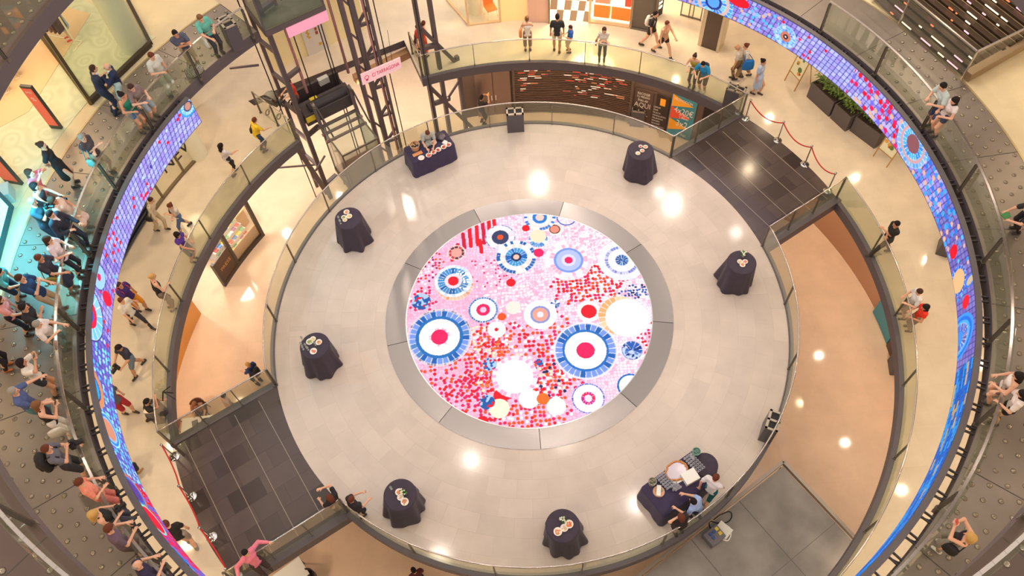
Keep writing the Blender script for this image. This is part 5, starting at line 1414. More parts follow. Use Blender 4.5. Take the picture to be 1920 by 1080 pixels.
# gallery wall and information panel behind the lifts
def wall_seg(name, a, b, z0, z1, m, th=0.12, back=True):
    a, b = Vector(a), Vector(b); mb = MB(); d = (b-a); d.z = 0
    mb.bar(Vector((a.x, a.y, (z0+z1)/2)), Vector((b.x, b.y, (z0+z1)/2)), th, z1-z0); return struct(mb.build(name, m))
wall_seg('wall_lift', LT(-2.0, 15.1), LT(2.2, 15.1), Z1, Z2-0.43, mat('lift_wall', (240, 224, 176), 0.5))
s = thing('info_panel', 'white information panel with red and gold symbols against the wall behind the lifts', 'sign', LT(0.0, 14.98, 0.0), RZL)
mb = MB(); mb.box((0, 0, 1.1), (0.92, 0.06, 2.2)); mb.build('panel', mat('panel_grey', (214, 206, 200), 0.4), s)
my, mr_ = mat('sym_gold', (206, 160, 50), 0.5), mat('sym_red', (170, 60, 50), 0.5)
mb = MB()
for k in range(3): mb.box((0.12, -0.035, 1.30-0.2*k), (0.09, 0.01, 0.12))
mb.tube([(0.12+0.05*math.cos(i), -0.04, 0.95+0.05*math.sin(i)) for i in range(7)], 0.012, 5); mb.build('symbol', mr_, s)
mb = MB()
for k in range(6): mb.ball((-0.26+0.05*(k % 2), -0.03, 1.28-0.09*k), 0.06, 8, 5, sc=(1, 0.15, 0.8))
mb.box((0.14, -0.035, 0.35), (0.13, 0.01, 0.13)); mb.build('symbol', my, s)
# bench-like kerb below the right gallery edge
wall_seg('trim_8', LT(0.6, 13.3, 0), LT(3.6, 13.35, 0), -0.75, -0.42, mat('timber_kerb', (176, 132, 92), 0.6), 0.3)

# ------------------------------------------------------------------ shop fronts on the lowest floor, north side
def onwall(a, z, R=RW-0.02): return pol(R, a, z)
def wall_panel(name, parent, a0, a1, z0, z1, m, R=RW-0.03, th=0.03, O=Vector((0, 0, 0))):
    mb = MB(); mb.arc(R-th, R, z0, z1, a0, a1, 0.7); mb.v = [tuple(Vector(v)-O) for v in mb.v]; return mb.build(name, m, parent)
def wall_mw(a, z, R, O): 
    """text plane on the inner face of the drum: x to the reader's right, y up"""
    p = pol(R, a, z)-O; xa = Vector((math.sin(rad(a)), -math.cos(rad(a)), 0)); return plane_matrix(p, xa, Vector((0, 0, 1)))
a_l, _ = PR(963, 160, RW); a_r, _ = PR(1184, 190, RW)
O = pol(RW, (a_l+a_r)/2, ZL)
t = thing('roller_shutter', 'brown slatted roller shutter, red and white light glinting between its slats', 'shutter', O)
mb = MB(); n = 40
for k in range(n):
    z0 = ZL+0.05+k*(4.2/n); mb.arc(RW-0.10, RW-0.06, z0, z0+4.2/n*0.62, a_r, a_l, 0.8)
mb.v = [tuple(Vector(v)-O) for v in mb.v]; mb.build('slats', M_shut, t)
for a in (a_l, a_r): mb = MB(); mb.box(pol(RW-0.09, a, ZL+2.15)-O, (0.12, 0.10, 4.3), rad(a)); mb.build('guide', M_taupe, t)
# glints between the slats, added as small glowing strips in the gaps
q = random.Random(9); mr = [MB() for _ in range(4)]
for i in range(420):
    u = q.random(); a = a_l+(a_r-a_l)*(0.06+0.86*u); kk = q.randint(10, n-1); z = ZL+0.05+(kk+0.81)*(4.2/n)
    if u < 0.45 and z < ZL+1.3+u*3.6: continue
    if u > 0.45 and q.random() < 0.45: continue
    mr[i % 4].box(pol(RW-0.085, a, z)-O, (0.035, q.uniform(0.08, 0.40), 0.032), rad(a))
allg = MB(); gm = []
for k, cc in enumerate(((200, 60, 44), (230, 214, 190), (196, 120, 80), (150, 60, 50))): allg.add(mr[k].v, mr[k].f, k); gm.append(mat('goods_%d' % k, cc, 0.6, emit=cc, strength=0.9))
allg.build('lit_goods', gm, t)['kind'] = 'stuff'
# double steel door left of it
a0, _ = PR(893, 180, RW); a1, _ = PR(958, 180, RW); O = pol(RW, (a0+a1)/2, ZL)
t = thing('steel_door', 'brushed brown steel double door left of the roller shutter', 'door', O)
for k, (b0, b1) in enumerate(((a0, (a0+a1)/2+0.05), ((a0+a1)/2-0.05, a1))):
    leaf = wall_panel('leaf', t, b1, b0, ZL, ZL+4.1, mat('door_steel', (150, 128, 118), 0.35, 0.7), RW-0.02, 0.05, O)
    mb = MB(); aa = (a0+a1)/2+(0.4 if k == 0 else -0.4); mb.box(pol(RW-0.09, aa, ZL+1.1)-O, (0.04, 0.04, 0.3), rad(aa)); mb.build('handle', M_chrome, leaf)
# brown wall graphics
def sign_panel(name, label, px0, px1, pz0, pz1, m, R=RW-0.03):
    A0, z1 = PR(*px0, R); A1, z0 = PR(*px1, R); A0, _ = PR(px0[0], px0[1], R)
    O = pol(R, (A0+A1)/2, (z0+z1)/2); t = thing(name, label, 'sign', O); return t, A0, A1, z0, z1, O
mw_ = mat('print_white', (226, 216, 206), 0.5)
R_ = RW-0.03
am, zt = PR(1208, 192, R_); O = pol(R_, am, zt)
t = thing('wall_sign', 'brown shop sign with white lettering that ends in a big AQUI', 'sign', O)
wall_panel('panel', t, am-2.3, am+1.9, zt-1.2, zt+0.75, mat('sign_brown', (92, 70, 60), 0.5), R_, 0.03, O)
for s_, dz_, sz in (('RECOGE', 0.50, 0.19), ('TU PEDIDO', 0.32, 0.15), ('fnac.es', 0.13, 0.22), ('AQUI', -0.17, 0.40)): text('lettering', s_, sz, mw_, t, wall_mw(am+0.25, zt+dz_, R_-0.04, O)@Matrix.Diagonal((0.76, 1, 1, 1)))
text('small_print', 'en 1 hora', 0.09, mw_, t, wall_mw(am, zt-0.62, R_-0.04, O)); text('small_print', 'Pide en la web', 0.08, mw_, t, wall_mw(am, zt-0.75, R_-0.04, O))
am, zt = PR(1240, 213, R_); O = pol(R_, am, zt)
t = thing('wall_sign', 'dark brown list sign with an orange square at its top', 'sign', O)
wall_panel('panel', t, am-1.25, am+1.95, zt-1.5, zt+1.05, mat('sign_dark', (56, 42, 40), 0.5), R_, 0.03, O)
wall_panel('square', t, am-0.5, am+0.5, zt+0.5, zt+0.9, mat('orange_sq', (244, 160, 40), 0.5, emit=(244, 160, 40), strength=0.25), R_-0.03, 0.012, O)
for k, s_ in enumerate(('LIBROS', 'CINE', 'MUSICA', 'VIDEOJUEGOS', 'TELEFONIA', 'IMAGEN', 'SONIDO', 'INFORMATICA', 'ENTRADAS')): text('lettering', s_, 0.115, mw_, t, wall_mw(am+1.6, zt+0.33-k*0.165, R_-0.04, O)@Matrix.Diagonal((0.85, 1, 1, 1)), align='LEFT')
def poster(label, a0, a1, z0, z1, R, bands, lines, base):
    """bands: (z, apex) triangles of colour; drawn as raised sheets on a bowed panel"""
    am = (a0+a1)/2; O = pol(R, am, (z0+z1)/2); t = thing('poster', label, 'poster', O)
    wall_panel('sheet', t, a0, a1, z0, z1, base, R, 0.04, O)
    w = abs(a1-a0)*PI/180*R; mwm = wall_mw(am, (z0+z1)/2, R-0.055, O); H = z1-z0
    for col, poly in bands:
        vs = [(x*w/2, y*H/2, 0.0) for x, y in poly]; 
        o = mesh_obj('print', vs+[(x, y, 0.006) for x, y, _ in vs], [tuple(range(len(vs))), tuple(range(len(vs), 2*len(vs)))], mat('poster_%d_%d_%d' % col, col, 0.5, emit=col, strength=0.10), t); o.matrix_local = mwm
    for s_, y, sz, x in lines: text('lettering', s_, sz, mat('poster_white', (250, 240, 226), 0.5), t, mwm@Matrix.Translation((x*w/2, y*H/2, 0.012))@Matrix.Diagonal((0.72, 1, 1, 1)))
    return t
p0, zt0 = PR(1263, 171, R_); p1, _ = PR(1309, 190, R_)
OR2, RD2, TE2 = (246, 166, 44), (236, 84, 56), (66, 140, 152)
poster('tall teal, orange and red shop poster that reads 4x20€ and 3x2', p1, p0, ZL+0.05, zt0, R_,
       [(OR2, [(-0.95, 0.92), (0.8, 0.62), (-0.95, 0.36)]), (RD2, [(-0.95, 0.36), (0.72, 0.02), (-0.95, -0.22)]), (OR2, [(-0.95, -0.22), (0.70, -0.46), (-0.95, -0.80)])],
       [('PROMOCION', 0.74, 0.19, -0.05), ('4x20€', 0.26, 0.46, 0.12), ('en libros', 0.10, 0.18, 0.2), ('y discos', -0.02, 0.18, 0.2), ('3x2', -0.34, 0.50, 0.12), ('fnac', -0.84, 0.22, 0.4)], mat('poster_teal', TE2, 0.5, emit=TE2, strength=0.08))
# dark shop entrance and yellow stand right of the poster
p2, _ = PR(1322, 200, RW); p3, _ = PR(1375, 215, RW)
t = thing('shop_entrance', 'dark open shop entrance right of the tall poster', 'door', pol(RW, (p2+p3)/2, ZL)); O = Vector(t.location)
wall_panel('opening', t, p3, p2, ZL, ZL+3.6, mat('entrance_dark', (34, 26, 24), 0.7), RW-0.02, 0.03, O)
wall_panel('lintel', t, p3, p2, ZL+3.6, ZL+4.3, mat('lintel_grey', (104, 92, 100), 0.5), RW-0.02, 0.08, O)
p = P(1330, 262, ZL); t = thing('display_stand', 'yellow shop display stand with white print behind the slate bridge', 'stand', p, rad(-38))
mb = MB(); mb.box((0, 0, 0.9), (1.5, 0.25, 1.8)); mb.build('board', mat('stand_yellow', (236, 204, 40), 0.5), t)
mb = MB(); mb.box((-0.1, -0.14, 0.95), (0.85, 0.02, 0.9)); mb.build('print', mat('stand_white', (238, 232, 210), 0.5), t)
mb = MB(); mb.box((0.05, -0.155, 1.0), (0.35, 0.012, 0.4)); mb.build('print', M_black, t)
mb = MB(); mb.box((0.4, 0.1, 1.85), (0.4, 0.2, 0.12)); mb.build('goods', mat('goods_pink', (216, 150, 150), 0.6), t)

# lowest floor, right: slanted posters under the gallery
a0, _ = PR(1640, 575, 13.2); a1, _ = PR(1662, 640, 13.2)
poster('orange and teal poster low on the right, under the gallery edge', a1, a0, ZL+0.05, ZL+2.6, 13.3, [(RD2, [(-0.95, 0.95), (0.9, 0.95), (0.9, 0.1), (-0.95, 0.5)])], [('4x20€', 0.5, 0.3, 0)], mat('poster_teal', TE2, 0.5))
a2, _ = PR(1690, 690, 13.2)
O = pol(13.28, (a1+a2)/2, ZL); t = thing('wall_sign', 'brown shop sign below the orange and teal poster on the right', 'sign', O)
wall_panel('panel', t, a2, a1-0.3, ZL, ZL+2.6, mat('sign_brown', (92, 70, 60), 0.5), 13.3, 0.05, O); text('lettering', 'AQUI', 0.3, mw_, t, wall_mw(a1-2.0, ZL+1.9, 13.22, O))

# lowest floor, left: magazine shop seen under the gallery edge
a0, a1 = 156.7, 145.0; Rf = 13.1
O = pol(Rf, 151, ZL); t = thing('storefront', 'dark framed shop window with bright magazines on the lowest floor at the left', 'shop front', O)
mb = MB()
for a, hh_ in ((156.7, 1.5), (152.2, 3.4), (145.0, 3.4)): mb.box(pol(Rf, a, ZL+hh_/2)-O, (0.14, 0.14, hh_), rad(a))
for z, ae in ((0.1, 156.7), (3.3, 152.2)): mb.arc(Rf-0.07, Rf+0.07, ZL+z-0.1, ZL+z+0.1, 145, ae, 1); 
k = len(mb.v)
mb.v = [tuple(Vector(v)-O) if i >= 24 else v for i, v in enumerate(mb.v)]
mb.build('frame', mat('shop_frame', (66, 52, 46), 0.4), t)
wall_panel('window', t, 145, 152, ZL+0.2, ZL+3.2, M_clear, Rf+0.01, 0.015, O)
wall_panel('dark_sign', t, 152.4, 156.5, ZL+0.1, ZL+1.45, mat('shop_sign', (88, 62, 48), 0.5), Rf, 0.05, O)
text('lettering', 'PRESS', 0.26, mat('shop_gold', (206, 150, 90), 0.5), t, wall_mw(154.5, ZL+0.85, Rf-0.06, O))
wall_panel('lower_panel', t, 145.2, 152, ZL+0.15, ZL+0.85, mat('counter_wood', (206, 160, 104), 0.5), Rf+0.06, 0.03, O)
t = thing('magazine_rack', 'white lit magazine rack crowded with coloured covers', 'shelf', pol(14.25, 149.6, ZL), rad(149.6-90))
mb = MB(); [mb.box((0, 0.1-0.16*(4-r)*0.5, 0.16+r*0.20), (1.7, 0.5+0.16*(4-r), 0.30)) for r in range(5)]; mb.build('rack', M_white, t)
q = random.Random(2); cols = [(200, 60, 60), (70, 120, 190), (230, 190, 60), (90, 160, 110), (230, 230, 226), (150, 80, 140)]
for r in range(5):
    for k in range(7):
        mb = MB(); mb.box((-0.70+k*0.235, -0.07-0.16*(4-r), 0.33+r*0.20), (0.19, 0.14, 0.03)); ob = mb.build('magazine', mat('mag_%d' % ((r*3+k) % 6), cols[(r*3+k) % 6], 0.5), None); ob.parent = t
t = thing('counter', 'pale wooden counter beside the magazine rack', 'counter', pol(14.5, 146.5, ZL), rad(146.5-90))
mb = MB(); mb.box((0, 0, 0.45), (1.3, 0.9, 0.9)); mb.build('body', mat('counter_wood', (206, 160, 104), 0.5), t, bevel=0.01)
mb = MB(); mb.box((0, 0, 0.93), (1.4, 1.0, 0.06)); mb.build('worktop', mat('counter_top', (226, 196, 140), 0.4), t)

# ------------------------------------------------------------------ first gallery, north: shop fronts
RS = 13.86
def shop(label, a0, a1, z1, mglass, frame, O=None, base=0.06):
    O = pol(RS, (a0+a1)/2, 0); t = thing('storefront', label, 'shop front', O)
    wall_panel('glass', t, a1, a0, base, z1, mglass, RS+0.01, 0.015, O)
    mb = MB()
    for a in (a0, a1): mb.box(pol(RS, a, z1/2)-O, (0.09, 0.09, z1), rad(a))
    i0 = len(mb.v); mb.arc(RS-0.05, RS+0.05, 0, 0.07, a1, a0, 1); mb.v = [tuple(Vector(v)-O) if i >= i0 else v for i, v in enumerate(mb.v)]
    mb.build('frame', frame, t); return t
ang = lambda px, py: math.degrees(math.atan2(P(px, py).y, P(px, py).x))
aa = [ang(*p) for p in ((878, 46), (938, 41), (990, 39), (1030, 38), (1105, 42), (1181, 55), (1226, 62))]
m_bright = mat('frame_light', (226, 190, 150), 0.4)
shop('bright glass shop front with a white column and an orange chair inside', aa[0], aa[1], 3.6, M_clear, m_bright)
p = P(878, 46); q_ = P(838, 0)
O = Vector(p); t = thing('storefront', 'slanting glass wall running back from the corner of the bright shop', 'shop front', O)
mb = MB(); mb.bar((0, 0, 1.8), (q_-p)+Vector((0, 0, 1.8)), 0.015, 3.5); mb.build('glass', M_clear, t); mb = MB(); mb.bar((0, 0, 0.035), (q_-p)+Vector((0, 0, 0.035)), 0.09, 0.07); mb.build('frame', m_bright, t)
mb = MB(); mb.tube([(0, 0, 0), (0, 0, 3.6)], 0.33, 24); o = mb.build('column', mat('column_white', (244, 232, 212), 0.5), smooth='auto'); o.location = P(893, 20); tag(o, 'white round column inside the bright shop', 'column')
t = thing('chair', 'orange moulded chair in the bright shop window', 'chair', P(921, 31), rad(200))
mo = mat('chair_orange', (236, 120, 40), 0.4)
mb = MB(); mb.box((0, 0, 0.45), (0.45, 0.45, 0.05)); mb.build('seat', mo, t, bevel=0.02)
mb = MB(); mb.bar((0, -0.22, 0.45), (0, -0.30, 0.95), 0.42, 0.04, upv=(0, 1, 0)); mb.build('backrest', mo, t)
for a in (-1, 1):
    for b in (-1, 1): mb = MB(); mb.tube([(a*0.18, b*0.18, 0.43), (a*0.22, b*0.22, 0)], 0.015, 6); mb.build('leg', M_chrome, t)
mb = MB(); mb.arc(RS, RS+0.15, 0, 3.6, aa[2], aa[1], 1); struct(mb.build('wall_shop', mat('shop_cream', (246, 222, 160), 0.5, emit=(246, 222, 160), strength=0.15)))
O = pol(RS, (aa[2]+aa[3])/2, 0); t = thing('advert_panel', 'pinkish lit advert panel between the cream wall and the chequered floor', 'sign', O)
wall_panel('panel', t, aa[3], aa[2], 0.02, 3.4, mat('advert_pink', (216, 176, 158), 0.4), RS, 0.16, O)
wall_panel('edge', t, aa[3]-0.15, aa[3]+0.15, 0.0, 3.5, M_post, RS-0.16, 0.06, O)
# chequered shop floor
mb = [MB(), MB()]
for i in range(6):
    for j in range(7):
        da = (aa[3]-aa[4])/6; mb[(i+j) % 2].arc(RS+0.02+0.62*j, RS+0.02+0.62*(j+1), 0.0, 0.012, aa[4]+da*i-0.0, aa[4]+da*(i+1), 1)
struct(mb[0].build('floor', mat('tile_dark', (104, 88, 74), 0.25))); struct(mb[1].build('floor', mat('tile_white', (244, 236, 220), 0.25)))
t = shop('shop window with orange and white display blocks', aa[4], aa[5], 3.6, M_clear, m_bright)
O = pol(14.3, (aa[4]+aa[5])/2, 0); t = thing('window_display', 'orange and white display blocks in the shop window', 'display', O)
orr = mat('display_orange', (246, 120, 24), 0.5, emit=(246, 110, 20), strength=0.7); dred = mat('display_red', (226, 74, 40), 0.5, emit=(226, 74, 40), strength=0.4); dw = mat('display_white', (255, 250, 240), 0.5, emit=(255, 250, 240), strength=0.8)
da = (aa[4]-aa[5])
for nm, f0, f1, z0, z1, m in (('block', 0.55, 0.92, 0.15, 0.75, orr), ('block', 0.06, 0.50, 0.15, 0.75, orr), ('panel', 0.55, 0.9, 0.85, 1.9, mat('display_pink', (240, 150, 120), 0.5, emit=(240, 150, 120), strength=0.4)), ('panel', 0.06, 0.20, 0.85, 1.9, dred), ('panel', 0.20, 0.5, 0.95, 1.9, dw), ('ledge', 0.02, 0.95, 0.76, 0.83, dw), ('ledge', 0.0, 1.0, 0.02, 0.12, dw)):
    wall_panel(nm, t, aa[5]+da*f0, aa[5]+da*f1, z0, z1, m, 14.35, 0.3, O)
t = shop('dark glass shop door beside the orange display', aa[5], aa[6], 3.6, glass_mat('dark_glass', (96, 86, 78), 0.75, 0.3), M_post)
# slanted black sign with white letters and dark pillar
p = P(1232, 30); t = thing('wall_sign', 'black shop sign with a column of white characters beyond the striding pair', 'sign', p, rad(40))
mb = MB(); mb.box((0, 0, 1.2), (0.5, 0.12, 2.4)); mb.build('board', M_black, t)
mb = MB(); q = random.Random(6)
for k in range(9): mb.box((q.uniform(-.03, .03), -0.065, 0.45+k*0.22), (0.30, 0.01, 0.11)); mb.box((q.uniform(-.1, .1), -0.068, 0.45+k*0.22), (0.05, 0.012, 0.16))
mb.build('lettering', mat('lit_white', (255, 255, 250), 0.5, emit=(255, 255, 250), strength=0.7), t)
c0, c1, c2_ = P(1322, 94), P(1340, 92), P(1356, 82)
cc = P(1334, 84); t = thing('pillar', 'square pillar with a dark front and bright steel corner under the ribbon screen', 'column', cc, rad(-35))
mb = MB(); mb.box((0, 0, 1.85), (0.62, 0.55, 3.7)); mb.build('shaft', mat('pillar_brown', (92, 76, 68), 0.35, 0.3), t, bevel=0.01)
mb = MB(); mb.box((-0.40, 0.02, 1.85), (0.16, 0.60, 3.7)); mb.box((0.36, -0.02, 1.85), (0.10, 0.60, 3.7)); mb.build('casing', mat('pillar_beige', (206, 188, 164), 0.35, 0.2), t)
for k, (px, py) in enumerate(((1287, 32), (1302, 36))):
    t = thing('glass_screen', 'small framed glass screen %s the dark pillar' % ('farther from', 'nearer to')[k], 'screen', P(px, py), rad(-30)); mb = MB(); mb.box((0, 0, 1.0), (0.5, 0.02, 1.9)); mb.build('pane', M_clear, t)
    mb = MB()
    for a in (-0.25, 0.25): mb.box((a, 0, 1.0), (0.04, 0.04, 2.0))
    mb.box((0, 0, 0.05), (0.54, 0.04, 0.05)); mb.build('frame', M_post, t)

# first gallery, left: windows seen below the ribbon screen
RG = 14.02
ag = lambda px, py: math.degrees(math.atan2(P(px, py).y, P(px, py).x))
a0, a1 = ag(222, 515), ag(268, 395)
O = pol(RG, (a0+a1)/2, 0); t = thing('grille', 'black louvred grille low under the left part of the ribbon screen', 'grille', O)
wall_panel('backing', t, a1, a0, 0, 3.6, M_black, RG+0.1, 0.05, O)
mb = MB()
for k in range(16): mb.arc(RG-0.03, RG+0.05, 0.12+k*0.2, 0.2+k*0.2, a1, a0, 1)
mb.v = [tuple(Vector(v)-O) for v in mb.v]; mb.build('louvre', mat('louvre', (70, 76, 92), 0.3, 0.6), t)
a2, a3 = ag(305, 362), ag(398, 290)
O = pol(RG, (a1+a3)/2, 0); t = thing('storefront', 'glass shop front left on the middle gallery, with dark letters in the window', 'shop front', O)
wall_panel('window', t, a3, a1, 0.08, 3.6, M_clear, RG+0.01, 0.02, O)
mb = MB()
for a in (a1, ag(300, 370), ag(348, 325), a3): mb.box(pol(RG, a, 1.8)-O, (0.07, 0.07, 3.6), rad(a))
i0 = len(mb.v); mb.arc(RG-0.06, RG+0.06, 0, 0.08, a3, a1, 1); mb.v = [tuple(Vector(v)-O) if i >= i0 else v for i, v in enumerate(mb.v)]; mb.build('frame', mat('frame_dark', (110, 92, 70), 0.4), t)
text('lettering', 'NEW', 0.75, M_black, t, wall_mw(ag(352, 318), 0.9, RG-0.03, O))
mb = MB(); mb.tube([(0, 0, 0), (0, 0, 3.9)], 0.36, 24); o = mb.build('column', mat('column_pale', (232, 226, 204), 0.5), smooth='auto'); o.location = P(372, 290); tag(o, 'pale round column behind the left gallery shop window', 'column')
mb = MB(); mb.arc(15.8, 15.95, 0, 3.9, 140, 172, 1.5); struct(mb.build('wall_gallery', mat('gallery_wall', (196, 180, 140), 0.6)))

# ------------------------------------------------------------------ upper deck, left: fashion shop
ZS = Z2
mt = mat('shop_carpet', (198, 196, 158), 0.5)
m = bpy.data.materials['shop_carpet']; nt = m.node_tree; b = nt.nodes['Principled BSDF']; vo = nt.nodes.new('ShaderNodeTexVoronoi'); vo.feature = 'SMOOTH_F1'; vo.inputs['Scale'].default_value = 1.7
mm = nt.nodes.new('ShaderNodeMath'); mm.operation = 'MULTIPLY'; mm.inputs[1].default_value = 26; sn = nt.nodes.new('ShaderNodeMath'); sn.operation = 'SINE'
cr = nt.nodes.new('ShaderNodeValToRGB'); cr.color_ramp.elements[0].color = (*lin((192, 191, 154)), 1); cr.color_ramp.elements[1].color = (*lin((204, 202, 166)), 1)
tc = nt.nodes.new('ShaderNodeTexCoord'); mp_ = nt.nodes.new('ShaderNodeMapRange'); mp_.inputs['From Min'].default_value = -1
nt.links.new(tc.outputs['Object'], vo.inputs['Vector']); nt.links.new(vo.outputs['Distance'], mm.inputs[0]); nt.links.new(mm.outputs[0], sn.inputs[0]); nt.links.new(sn.outputs[0], mp_.inputs['Value']); nt.links.new(mp_.outputs['Result'], cr.inputs['Fac']); nt.links.new(cr.outputs['Color'], b.inputs['Base Color'])
mb = MB(); mb.arc(14.45, 24, ZS-0.02, ZS+0.015, 142.5, 172, 1); struct(mb.build('floor', mt))
mb = MB(); pp = [P(100, 165, ZS), P(20, 195, ZS), P(60, 60, ZS), P(190, 30, ZS)]
mb.prism([P(118, 12, ZS), P(170, 27, ZS), P(55, 210, ZS), P(0, 240, ZS), P(0, 30, ZS)], ZS, ZS+0.03); struct(mb.build('floor', mat('shop_stone', (222, 186, 140), 0.3)))
c0, c1, c2_ = P(172, 195, ZS), P(283, 86, ZS), P(66, 52, ZS)
t = thing('shop_window', 'tall glass corner window of the fashion shop behind the two men in jackets', 'window', c0); O = Vector(c0)
mb = MB(); mb.bar(Vector((0, 0, 1.9)), (c1-c0)+Vector((0, 0, 1.9)), 0.02, 3.6); mb.build('pane', M_clear, t)
mb = MB(); mb.bar(Vector((0, 0, 1.9)), (c2_-c0)+Vector((0, 0, 1.9)), 0.02, 3.6); mb.build('pane', M_clear, t)
mb = MB(); mb.bar(Vector((0, 0, 0.11)), (c1-c0)+Vector((0, 0, 0.08)), 0.14, 0.16); mb.build('plinth', mat('plinth_brown', (58, 44, 32), 0.4), t)
mb = MB(); mb.bar(Vector((0, 0, 0.07)), (c2_-c0)+Vector((0, 0, 0.07)), 0.14, 0.14); mb.box((0, 0, 1.9), (0.10, 0.10, 3.8), 0.7); mb.build('frame', mat('bronze', (120, 104, 76), 0.35, 0.7), t)
c3 = P(240, 0, ZS); e0 = P(284, 84, ZS)
t = thing('shop_window', 'dark framed glass partition beyond the fat round column', 'window', e0)
mb = MB(); mb.bar(Vector((0, 0, 1.9)), (c3-e0)+Vector((0, 0, 1.9)), 0.02, 3.6); mb.build('pane', M_clear, t); mb = MB(); mb.bar(Vector((0, 0, 0.06)), (c3-e0)+Vector((0, 0, 0.06)), 0.12, 0.12); mb.build('frame', mat('plinth_brown', (58, 44, 32), 0.4), t)
mb = MB(); mb.tube([(0, 0, 0), (0, 0, 4.1)], 0.42, 28); o = mb.build('column', mat('column_pale2', (216, 214, 190), 0.5), smooth='auto'); o.location = P(252, 88, ZS); tag(o, 'fat round pale column inside the fashion shop', 'column')
# red totems
mr2 = mat('totem_red', (228, 92, 66), 0.4, emit=(228, 80, 56), strength=0.18); md2 = mat('totem_dark', (66, 58, 50), 0.4)
def totem(px0, px1, label, H, s_):
    a, b_ = P(*px0, ZS), P(*px1, ZS); d = (b_-a); w = d.length; o = (a+b_)/2; rz = math.atan2(d.y, d.x)
    t = thing('totem', label, 'sign', o, rz)
    mb = MB(); mb.box((0, 0, H/2), (w, 0.10, H)); mb.build('frame', md2, t, bevel=0.01)
    mb = MB()
    for y in (-0.056, 0.056): mb.box((0, y, H*0.53), (w*0.86, 0.012, H*0.86))
    mb.build('panel', mr2, t)
    n = Vector((-math.sin(rz), math.cos(rz), 0)); sg = -1 if n.dot(Vector((CAM[0], CAM[1], 0))-o) < 0 else 1
    mwm = plane_matrix(Vector((0, sg*0.066, H*0.72)), Vector((-sg, 0, 0)), Vector((0, 0, 1)))
    text('lettering', s_, w*0.55, mat('totem_letters', (246, 210, 180), 0.5), t, mwm)
    text('lettering', 'SALE', w*0.24, mat('totem_letters', (246, 210, 180), 0.5), t, plane_matrix(Vector((0, sg*0.066, H*0.88)), Vector((-sg, 0, 0)), Vector((0, 0, 1))))
totem((97, 239), (118, 241), 'red standing totem sign on the shop floor at the upper left', 1.75, '%')
totem((12, 340), (44, 346), 'second red totem sign at the left frame edge, above the crowd', 1.75, '%')
# grey-blue low display cube near it
t = thing('plinth_block', 'pale blue block at the left frame edge above the cyan screen', 'stand', P(5, 375, ZS), 0.3); mb = MB(); mb.box((0, 0, 0.2), (0.75, 0.5, 0.4)); mb.build('block', mat('block_blue', (170, 190, 186), 0.5), t, bevel=0.02)
# cyan screen unit
a, b_ = P(22, 412, ZS), P(2, 490, ZS); d = (b_-a); rz = math.atan2(d.y, d.x); o = (a+b_)/2; nI = Vector((-o.x, -o.y, 0)).normalized()
t = thing('light_screen', 'glowing cyan screen in a dark teal frame at the left edge, beside the crowd', 'screen', o-nI*0.12, rz)
L = d.length+0.9; mb = MB(); mb.box((0, 0, 1.0), (L, 0.22, 2.0)); mb.build('frame', mat('frame_teal', (24, 84, 96), 0.4), t, bevel=0.02)
sg = 1 if nI.dot(Vector((-math.sin(rz), math.cos(rz), 0))) > 0 else -1
mb = MB(); mb.box((0, sg*0.115, 1.05), (L*0.82, 0.02, 1.55)); mb.build('display', mat('cyan_display', (150, 240, 255), emit=(110, 235, 255), strength=4.0), t)
# mannequins and clothes rail
def mannequin(px, py, label, dress, shoe, arms=True):
    p = P(px, py, ZS); t = thing('mannequin', label, 'mannequin', p, 2.2)
    ms = mat('mannequin_skin', (214, 180, 140), 0.5)
    prims = [cone((q*0.09, 0, 0.88), (q*0.10, 0.03, 0.48), 0.08, 0.055) for q in (-1, 1)]+[cone((q*0.10, 0.03, 0.48), (q*0.10, 0, 0.07), 0.055, 0.035) for q in (-1, 1)]+[cone((q*0.10, -0.02, 0.04), (q*0.11, 0.13, 0.03), 0.035, 0.026) for q in (-1, 1)]
    prims += [cone((-.06, 0, 0.92), (.06, 0, 0.92), 0.1, 0.1), cone((0, 0, 0.95), (0, 0, 1.3), 0.11, 0.12), cone((-.13, 0, 1.4), (.13, 0, 1.4), 0.06, 0.06), cone((0, 0, 1.4), (0, 0, 1.55), 0.05, 0.05), ell((0, 0.02, 1.64), (0.075, 0.095, 0.115))]
    for q in (-1, 1): prims += [cone((q*0.19, 0, 1.4), (q*0.25, -0.05, 1.12), 0.045, 0.038), cone((q*0.25, -0.05, 1.12), (q*0.24, 0.1, 0.9), 0.038, 0.026)]
    grow('figure', prims, ms, t)
    if dress: grow('dress', [cone((0, 0, 0.95), (0, 0, 1.32), 0.135, 0.14), cone((-.12, 0, 1.36), (.12, 0, 1.36), 0.085, 0.085), cone((0, 0, 0.95), (0, 0, 0.55), 0.15, 0.19)], cmat(dress), t)
    for q in (-1, 1): grow('shoe', [cone((q*0.10, -0.03, 0.04), (q*0.11, 0.13, 0.035), 0.045, 0.036)], cmat(shoe, 0.4, 'shoe'), t)
mannequin(133, 73, 'mannequin in a grey blue dress and red shoes under the top left deck', (150, 170, 176), (216, 50, 40))
mannequin(36, 143, 'bare legged mannequin on the stone floor, nearer the red totem', (206, 196, 180), (226, 200, 160))
mannequin(18, 170, 'bare legged mannequin at the left frame edge behind the red totem', (216, 206, 190), (226, 200, 160))
p = P(112, 82, ZS); t = thing('clothes_rail', 'white clothes rail hung with dark red garments beside the mannequin in grey blue', 'rack', p, rad(-20))
mb = MB()
for x in (-0.7, 0.7):
    mb.bar((x, -0.25, 0.02), (x, 0.25, 0.02), 0.04); mb.bar((x, 0, 0), (x, 0, 1.5), 0.04)
